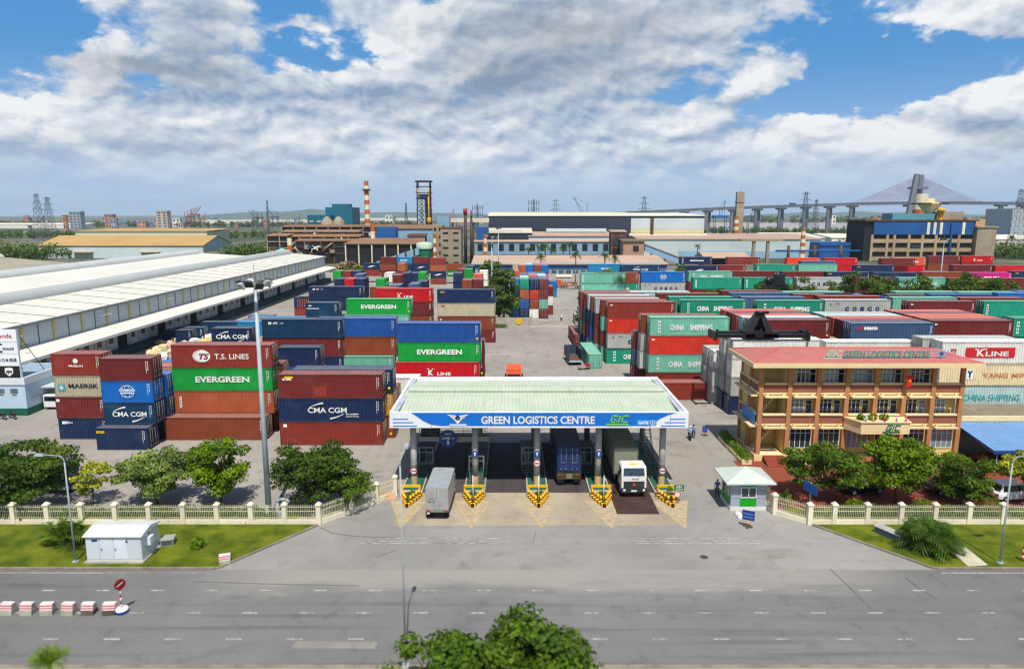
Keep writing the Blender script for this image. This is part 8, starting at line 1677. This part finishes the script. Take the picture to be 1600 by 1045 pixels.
rs_ = thing('stack_pair', 'rusty red topped twin stacks right of the concrete block', 'chimney', (PY(727, 330, 392)[0], 392, 0)); z = PY(727, 326, 392)[1]; mb = MB(); mb.tube((0, 0, 0), (0, 0, z - 3), .9, n=10); mb.tube((3.2, .5, 0), (3.2, .5, z - 6), .8, n=10); mb.tube((-3.4, 0, 0), (-3.4, 0, z - 9), .4, n=6); mb.build('stack', M('stack_rust', (70, 58, 58), .8, .3), rs_); mb = MB(); mb.tube((0, 0, z - 3), (0, 0, z), 1.2, n=10); mb.tube((3.2, .5, z - 6), (3.2, .5, z - 1), .5, n=8); mb.build('red_top', M('stack_red', (150, 50, 40), .8, .2), rs_)
# scrap heap
sc = MB(); rnd = random.Random(8); x0 = PY(508, 405, 333)[0]; x1 = PY(600, 405, 333)[0]
for k in range(1500):
    x = rnd.uniform(x0, x1); y = 333 + abs(rnd.gauss(0, 4)); z = rnd.uniform(0, 1) * (5.2 - .25 * (y - 333)) * (.6 + .4 * math.sin(x * .3)); d = Vector((rnd.gauss(0, 1), rnd.gauss(0, .5), rnd.gauss(0, .5))).normalized() * rnd.uniform(.5, 1.5); w = d.orthogonal().normalized() * rnd.uniform(.1, .35); p = Vector((x, y, max(.1, z)))
    sc.poly([p - d - w, p + d - w, p + d + w, p - d + w], rnd.randrange(4))
o = sc.build('scrap_heap', [rust_m, M('scrap_tan', (170, 140, 100), .9, .2), M('scrap_brown', (110, 80, 56), .9, .2), M('scrap_pale', (196, 178, 150), .9, .2)]); o['kind'] = 'stuff'; o['label'] = 'brown heap of scrap metal behind the far container row'
# beige warehouse at left
bw_ = thing('ochre_warehouse', 'ochre roofed pale warehouse beyond the long white one', 'warehouse', (0, 0, 0)); x0 = PY(60, 384, 440)[0]; x1 = PY(317, 384, 440)[0]; mb = MB(); mb.prism([(440, 0), (484, 0), (484, 7.8), (462, 13.2), (440, 7.8)], x1, 0, 'x', x0); mb.build('wall', pgrey, bw_); ochre = M('roof_ochre', (196, 160, 100), .8, .10, .05, streak=.25, k=.74)
mb = MB(); mb.hexa([(x0 - .5, 439.4, 7.7), (x1 + .5, 439.4, 7.7), (x1 + .5, 462, 13.2), (x0 - .5, 462, 13.2), (x0 - .5, 439.4, 8.0), (x1 + .5, 439.4, 8.0), (x1 + .5, 462, 13.6), (x0 - .5, 462, 13.6)]); mb.hexa([(x0 - .5, 462.001, 13.2), (x1 + .5, 462.001, 13.2), (x1 + .5, 485, 7.7), (x0 - .5, 485, 7.7), (x0 - .5, 462.001, 13.6), (x1 + .5, 462.001, 13.6), (x1 + .5, 485, 8.0), (x0 - .5, 485, 8.0)]); mb.build('roof', ochre, bw_)
mb = MB(); 
for k in range(3): xx = x0 + 22 + k * 42; mb.box(xx, xx + 12, 437.2, 439.9, 3.6, 4.0)
mb.build('door_hood', ochre, bw_)
o = bld('ochre_warehouse', 'second ochre roofed warehouse, farther behind the nearer ochre one', 'warehouse', 117, 323, 359, 500, 40, M('cream_wall', (206, 206, 180), .7, .06), ochre, 1.4)
# city and port skyline far away
rnd = random.Random(21); cols = [(206, 200, 190), (180, 170, 160), (200, 150, 130), (150, 160, 170), (220, 216, 206), (90, 110, 140), (176, 120, 96), (120, 130, 130)]; cn = ['cream', 'grey', 'pinkish', 'slate', 'white', 'blue', 'brick', 'dull green']; cms = [M('city_' + n_.replace(' ', '_'), c_, .85, .08, .02) for n_, c_ in zip(cn, cols)]
cityroof = M('city_roof', (150, 120, 104), .85, .15, .02)
CITY_SKIP = ('wide slate far building behind the ochre', 'low cream far building before the red', 'small pinkish far building before the red', 'low brick far building behind the furnace', 'wide dull green far building behind', 'wide brick far building behind the furnace', 'low slate far building beneath', 'low dull green far building beyond', 'low slate far building beyond', 'low blue far building beyond')
def cityb(px, pt, wpx, Y, ci, label, D=None, rows=4):
    if label.startswith(CITY_SKIP): return
    x, z = PY(px, pt, Y); w = wpx * Y / FPX; o = thing('city_building', label, 'building', (x, Y, 0), 0, 'far city buildings on the horizon'); mb = MB(); mb.box(-w / 2, w / 2, 0, D or w * .7, 0, z); wl_ = mb.build('wall', cms[ci], o)
    mb = MB(); mb.box(-w / 2 - .5, w / 2 + .5, -.5, (D or w * .7) + .5, z, z + max(.6, z * .06)); mb.build('roof', cityroof if ci in (0, 2, 6) else cms[ci], o)
    mb = MB(); n = max(2, int(w / 7))
    for r_ in range(rows):
        for k in range(n): mb.box(-w / 2 + w * (k + .25) / n, -w / 2 + w * (k + .75) / n, -.2, -.02, z * (r_ + .3) / rows, z * (r_ + .75) / rows)
    mb.build('window', M('city_window', (70, 80, 92), .4, .2), wl_)
cityb(116, 332, 17, 1350, 3, 'slate grey city block standing tall right of the pylons', rows=6); cityb(252, 331, 17, 1250, 1, 'grey multi-storey city block left of the red port cranes', rows=7); cityb(169, 336, 13, 1500, 6, 'brick red city block in the far skyline')
pos = []
for k in range(56):
    px = rnd.uniform(-20, 470) if k < 34 else rnd.uniform(460, 760) if k < 46 else rnd.uniform(1290, 1620); Y = rnd.uniform(1000, 2300); pt = 335 + 1090 / Y * (27 - rnd.uniform(7, 26)) ; pos.append((px, pt, rnd.uniform(4, 13), Y, rnd.randrange(8)))
pos = [q for i, q in enumerate(pos) if i % 3 != 2]
pos.sort(); secs_ = ['left of the pylons', 'around the pylons', 'behind the ochre warehouse', 'before the red port cranes', 'by the thin mast', 'left of the petrol plant', 'behind the furnace tower', 'beneath the bridge', 'beyond the mill']
cnt = {}
for px, pt, w, Y, ci in pos:
    s = 0 if px < 40 else 1 if px < 90 else 2 if px < 200 else 3 if px < 300 else 4 if px < 430 else 5 if px < 520 else 6 if px < 800 else 7 if px < 1450 else 8
    cnt[(s, ci)] = cnt.get((s, ci), 0) + 1; wd = ('low', 'wide', 'small', 'plain', 'boxy', 'squat', 'narrow')[cnt[(s, ci)] - 1]
    cityb(px, pt, w, Y, ci, '%s %s far building %s' % (wd, cn[ci], secs_[s]), rows=2)
# pale long sheds mid-distance left
for k, (a, b_, t_, Y, c_, lbl) in enumerate(((-40, 130, 349, 700, 4, 'long pale roof strip far behind the ochre warehouse at left'), (300, 480, 344, 640, 4, 'long white roof strip left of the petrol blue plant'), (150, 300, 346, 760, 5, 'long blue roof strip behind the ochre warehouses'), (548, 660, 341, 700, 4, 'white roof strip behind the banded chimney'), (1500, 1640, 369, 600, 0, 'cream long shed right of the mill'), (1300, 1350, 367, 640, 4, 'pale long shed under the bridge'))):
    o = bld('far_shed', lbl, 'shed', a, b_, t_, kfar(t_) if t_ < 350 else Y, 40, cms[c_], rwht if c_ == 4 else cms[c_], 3.0, grp='far sheds')
o = bld('grey_tower_block', 'big pale grey block rising at the right edge beyond the pylon', 'building', 1583, 1640, 326, 700, 40, M('block_grey', (176, 184, 190), .8, .05, .03), None)
# transmission pylons and cranes
def pylon(label, px, ptop, Y, w, arms=3, base=None, grp='transmission pylons'):
    x, z = PY(px, ptop, Y); o = thing('pylon', label, 'pylon', (x, Y, 0), rnd.uniform(-.5, .5), grp); mb = MB(); r = .13 * Y / 600; lattice(mb, w, w * .18, z, 9, r)
    mb.build('lattice', steel, o); mb = MB()
    for k in range(arms): zz = z * (.70 + .13 * k); L_ = w * (1.5 - .3 * k); mb.tube((-L_, 0, zz), (L_, 0, zz + .3), r * 1.3, n=4); mb.tube((-L_, 0, zz), (0, 0, zz + z * .04), r, n=4); mb.tube((L_, 0, zz), (0, 0, zz + z * .04), r, n=4)
    if arms: mb.build('cross_arms', steel, o)
for a in (('front pylon of the close pair at far left', 56, 303, 640, 5.2), ('rear pylon of the close pair at far left', 73, 308, 720, 5.2), ('pylon above the slate hall roof, before the viaduct', 1007, 307, 800, 5.0), ('small pylon over the middle of the slate hall', 868, 312, 1000, 5.5), ('pylon in front of the viaduct piers', 1260, 300, 760, 5.0), ('fainter pylon right of the viaduct one', 1276, 312, 1150, 5.5), ('tall pylon at the right edge before the grey block', 1596, 296, 480, 4.2)): pylon(*a)
pylon('thin twin lattice mast left of the petrol blue plant', 417, 313, 620, 1.6, 0); pylon('thin lattice mast left of the furnace tower', 634, 317, 700, 2.2, 0); 
for px, pt, lbl in ((834, 311, 'antenna mast cluster over the slate hall'), (746, 319, 'antenna mast cluster right of the rusty stacks')):
    x, z = PY(px, pt, 560); o = thing('antenna_mast', lbl, 'antenna mast', (x, 560, 0), 0, 'antenna masts'); mb = MB(); lattice(mb, 1.4, .5, z, 10, .14); mb.build('mast', steel, o); mb = MB()
    for k in range(2):
        for q in range(5): xx = -4 + 2 * q; mb.tube((xx, 0, z - 8 + 5 * k - 2), (xx, 0, z - 8 + 5 * k + 2), .28, n=5)
        mb.tube((-4.2, 0, z - 8 + 5 * k), (4.2, 0, z - 8 + 5 * k), .15, n=4)
    mb.build('antenna', steel, o)
redc = M('crane_red', (150, 92, 80), .7, .1); blc = M('crane_blue', (30, 90, 150), .7, .1)
def crane(label, px, ptop, Y, m, lean, grp='port cranes'):
    x, z = PY(px, ptop, Y); o = thing('port_crane', label, 'crane', (x, Y, 0), 0, grp); mb = MB(); w = z * .16; r = .5 * Y / 1000
    for sx in (-1, 1): mb.tube((sx * w, 0, 0), (sx * w * .8, 0, z * .62), r, n=4); mb.tube((sx * w, w, 0), (sx * w * .8, w, z * .62), r, n=4)
    mb.box(-w * 1.2, w * 1.2, -1, w + 1, z * .55, z * .62); mb.build('legs', m, o); mb = MB(); mb.tube((0, 0, z * .6), (lean * z * .35, 0, z), r * .9, n=4); mb.tube((w * .5, 0, z * .6), (lean * z * .35, 0, z), r * .6, n=4); mb.tube((-lean * w, 0, z * .6), (-lean * w, 0, z * .85), r, n=4); mb.tube((-lean * w, 0, z * .85), (lean * z * .35, 0, z), r * .5, n=4); mb.build('jib', m, o)
for k, (px, pt) in enumerate(((292, 328), (297, 326), (303, 322), (315, 333))): crane(('first', 'second', 'tallest', 'small fourth')[k] + ' red port crane in the far left cluster', px, pt, 1600, redc, 1)
for k, (px, pt) in enumerate(((398, 329), (404, 328), (428, 327))): crane('dark slanting jib crane, ' + ('first left of the thin twin mast', 'second left of the thin twin mast', 'right of the thin twin mast')[k], px, pt, 1400, steel, -1)
crane('red tripod crane behind the concrete block', 706, 326, 800, redc, .2); crane('grey shear-leg crane over the slate hall', 911, 308, 700, steel, -.6); crane('blue quay crane with raised boom beside the concrete tower', 1128, 313, 760, blc, .25); crane('grey derrick behind the far left skyline', 1165, 328, 900, steel, 1)
# cable-stayed bridge and viaduct
BY = 1200.0; conc = M('bridge_concrete', (108, 116, 126), .85, .06, .02); br = thing('bridge', 'long concrete viaduct rising to a cable-stayed bridge with twin-leg pylon', 'bridge', (0, 0, 0))
dk = [(880, 334), (960, 332), (1040, 328.5), (1100, 325.5), (1200, 321.8), (1340, 317.2), (1440, 315.5), (1560, 316), (1760, 319)]
pts = [(PY(px, py, BY)[0], PY(px, py, BY)[1]) for px, py in dk]; mb = MB()
for (xa, za), (xb, zb_) in zip(pts[:-1], pts[1:]): mb.hexa([(xa, BY, za - 4.2), (xb, BY, zb_ - 4.2), (xb, BY + 18, zb_ - 4.2), (xa, BY + 18, za - 4.2), (xa, BY, za - .8), (xb, BY, zb_ - .8), (xb, BY + 18, zb_ - .8), (xa, BY + 18, za - .8)]); mb.hexa([(xa, BY - .3, za - .8), (xb, BY - .3, zb_ - .8), (xb, BY, zb_ - .8), (xa, BY, za - .8), (xa, BY - .3, za + .8), (xb, BY - .3, zb_ + .8), (xb, BY, zb_ + .8), (xa, BY, za + .8)])
mb.build('deck', conc, br)
def dz(x):
    for (xa, za), (xb, zb_) in zip(pts[:-1], pts[1:]):
        if xa <= x <= xb: return za + (zb_ - za) * (x - xa) / (xb - xa)
    return pts[-1][1]
for px in (1034, 1071, 1108, 1148, 1186, 1223, 1262, 1299, 1335, 1568, 1604):
    x = PY(px, 330, BY)[0]; mb = MB(); mb.box(x - 6, x - 2, BY + 2, BY + 6, 0, dz(x) - 4.2); mb.box(x + 2, x + 6, BY + 10, BY + 14, 0, dz(x) - 4.2); mb.box(x - 7, x + 7, BY + 1, BY + 16, dz(x) - 7, dz(x) - 4.21); mb.build('pier', conc, br)
cab = M('bridge_cable', (128, 78, 92), .6, .05)
for px, top in ((1441, 272), (1690, 280)):
    x, z = PY(px, top, BY); d_ = dz(min(x, pts[-1][0])); mb = MB()
    for s, yy in ((-1, BY - 2), (1, BY + 20)): mb.hexa([(x + (-20 if s < 0 else 9) - 4.5, yy - 3, 0), (x + (-20 if s < 0 else 9) + 4.5, yy - 3, 0), (x + (-20 if s < 0 else 9) + 4.5, yy + 3, 0), (x + (-20 if s < 0 else 9) - 4.5, yy + 3, 0), (x + s * 10 - 3.4, yy - 3, z), (x + s * 10 + 3.4, yy - 3, z), (x + s * 10 + 3.4, yy + 3, z), (x + s * 10 - 3.4, yy + 3, z)])
    mb.box(x - 12, x + 12, BY - 2, BY + 20, z * .74, z * .78); mb.box(x - 17, x + 17, BY - 2, BY + 20, d_ - 8, d_ - 4.3); mb.build('pylon', conc, br); mb = MB()
    for sd_ in (-1, 1):
        for k in range(11):
            f = (k + 1) / 11; xe = x + sd_ * (14 + 92 * f); 
            if xe > pts[-1][0]: continue
            for yy, ox in ((BY - 1, -10), (BY + 19, 10)): mb.tube((x + ox, yy, z - 3 - (1 - f) * 26), (xe, yy, dz(xe)), .26, n=3, cap=False)
    mb.build('stay_cable', cab, br)
lorry = thing('lorry', 'small dark lorry crossing the viaduct', 'truck', (PY(1240, 319, BY)[0], BY + 6, dz(PY(1240, 319, BY)[0]) - .8)); mb = MB(); mb.box(-5, 4, -1.2, 1.2, 1, 4.5); mb.build('cargo_box', darkgrey, lorry); mb = MB(); mb.box(4.2, 6.2, -1.2, 1.2, .8, 3.6); mb.build('cab', black, lorry)
# hills, woods, distant tree belts
hl_m = M('hill_green', (70, 92, 74), .95, .1, .003, world=True)
def hill(pxs, Y, dep):
    mb = MB(); P = [(PY(a, b_, Y)[0], max(1, PY(a, b_, Y)[1])) for a, b_ in pxs]
    for (xa, za), (xb, zb_) in zip(P[:-1], P[1:]): mb.poly([(xa, Y - dep, 0), (xb, Y - dep, 0), (xb, Y, zb_), (xa, Y, za)], 0, True); mb.poly([(xa, Y, za), (xb, Y, zb_), (xb, Y + dep, 0), (xa, Y + dep, 0)], 0, True)
    structure(mb.build('hills', hl_m))
hill([(330, 335.5), (380, 332), (420, 330.5), (440, 331), (465, 329), (485, 326.5), (500, 327.5), (520, 331), (560, 332.5), (620, 331.5), (700, 333), (760, 335.5)], 7000, 800)
hill([(1180, 335.5), (1230, 333), (1270, 331), (1300, 333), (1340, 330), (1380, 332.5), (1430, 331), (1480, 334), (1530, 335.5)], 7600, 700)
def wood(label, pxa, pxb, Y, D, h, n, s, kind, seed):
    mb = MB(); at = []; rnd = random.Random(seed); xa, xb = PY(pxa, 340, Y)[0], PY(pxb, 340, Y)[0]
    for k in range(n): x = rnd.uniform(xa, xb); y = Y + rnd.uniform(0, D); hh = h * rnd.uniform(.6, 1.1); leaves(mb, (x, y, hh * .55), hh * .5, hh * .5, 42, s, seed * 977 + k, at)
    o = leafbuild(mb, 'woods', LEAF[kind], at, None); o['kind'] = 'stuff'; o['label'] = label
wood('dark wood at the far left behind the warehouse roofs', -60, 72, 420, 40, 10, 90, .9, 'far', 1); wood('green belt right of the ochre warehouse', 330, 450, 430, 60, 9, 110, .9, 'far', 2); wood('low tree belt far behind the ochre warehouses', -60, 420, 800, 60, 9, 150, 1.3, 'far', 3)
wood('green belt right of the concrete mill', 1545, 1660, 420, 50, 10, 110, .9, 'far', 4); wood('riverside trees under the viaduct', 1100, 1380, 980, 60, 10, 90, 1.5, 'far', 5); wood('long far treeline before the right hills', 1180, 1700, 2300, 200, 22, 130, 4.5, 'far', 6); wood('treeline across the far left plain', -100, 640, 1500, 120, 13, 200, 2.4, 'far', 7); wood('trees right of the mill nearer', 1340, 1420, 520, 30, 9, 40, 1.0, 'far', 8); wood('shrubs before the scrap heap', 520, 690, 326, 6, 3.5, 50, .5, 'mid', 9)
for k, px in enumerate((826, 842, 852, 862, 880, 890)): palm(('first', 'second', 'third', 'fourth', 'fifth', 'sixth')[k] + ' from the left of the palms before the slate hall', 0, 0, 9.0 + (k * 7 % 3), 4.2, 20, 'dark', 200 + k, .3, xy=(PY(px, 395, 366)[0], 366), grp='palms before the slate hall')
palm('lone palm right of the sloping blue conveyor', 0, 0, 9.5, 3.2, 20, 'far', 210, .3, xy=(PY(1090, 390, 395)[0], 395), grp='palms before the slate hall'); palm('lone palm right of the concrete mill', 0, 0, 12, 4.4, 20, 'dark', 211, .35, xy=(PY(1580, 380, 450)[0], 450), grp='palms before the slate hall')
tt = thing('tent', 'blue peaked tent roof beside the inner gate', 'tent', (*G(812, 493), 0)); mb = MB(); mb.hexa([(-3.6, 0, 2.6), (3.6, 0, 2.6), (3.6, 4, 2.6), (-3.6, 4, 2.6), (-2.2, 1.5, 3.9), (2.2, 1.5, 3.9), (2.2, 2.5, 3.9), (-2.2, 2.5, 3.9)]); mb.build('roof', bm_, tt); mb = MB(); mb.box(-3, 0, 1, 3.6, 0, 2.5); mb.box(.01, 3, 1, 3.6, 0, 2.4, 1); mb.build('wall', [cblue, M('tent_red', (120, 24, 24), .7, .1)], tt); mb = MB()
for x in (-3.4, 3.4): mb.tube((x, .1, 0), (x, .1, 2.6), .07)
mb.build('pole', galv, tt)
gw = thing('low_wall', 'low pale wall with a yellow disc beside the inner gate', 'wall', (0, 0, 0)); xa, ya = G(775, 509); xb, _ = G(827, 507); mb = MB(); mb.box(xa, xb, ya, ya + .4, 0, 2.0); mb.box(xb, xb + .7, ya - .2, ya + .6, 0, 2.3); mb.build('wall', concrete, gw); rsign(gw, xa + (xb - xa) * .68, ya - .1, 1.15, .8, M('disc_yellow', (220, 180, 20), .6, .1), M('disc_yellow'), 'yellow_disc')
gw = thing('low_wall', 'low grey wall where the lane narrows, right side', 'wall', (0, 0, 0)); xa, ya = G(899, 508); mb = MB(); mb.box(xa, xa + .6, ya, ya + 7, 0, 2.4); mb.box(xa + .6, xa + 2.6, ya, ya + .5, 0, 2.2); mb.build('wall', concrete, gw)
gt, gt2 = G(829, 510), G(898, 510); mb = MB(); mb.box(gt[0], gt2[0], gt[1] - .1, gt[1] + .1, 0.004, .05); structure(mb.build('gate_rail_line', crm))
mb = MB(); at = []
for k in range(18): x, y = G(745 + k * 2.6, 512); leaves(mb, (x, y, .5), .9, .6, 60, .16, k, at)
o = leafbuild(mb, 'undergrowth', LEAF['mid'], at); o['kind'] = 'stuff'; o['label'] = 'rough green undergrowth below the dark trees by the inner gate'
# ------------------------------------------------------------------ air
HAZE = True
if HAZE:
    mb = MB(); mb.box(-8800, 8800, -250, 9500, -1.2, 190); hz_ = bpy.data.materials.new('haze'); hz_.use_nodes = True; t = NT(hz_.node_tree); t.n.clear(); oo = t.node('ShaderNodeOutputMaterial'); pv = t.node('ShaderNodeVolumePrincipled'); pv.inputs['Color'].default_value = (.70, .85, 1.0, 1); pv.inputs['Density'].default_value = 0.00007; t.l.new(pv.outputs[0], oo.inputs['Volume']); structure(mb.build('haze', hz_), 'stuff')['label'] = 'pale thin haze in the air'
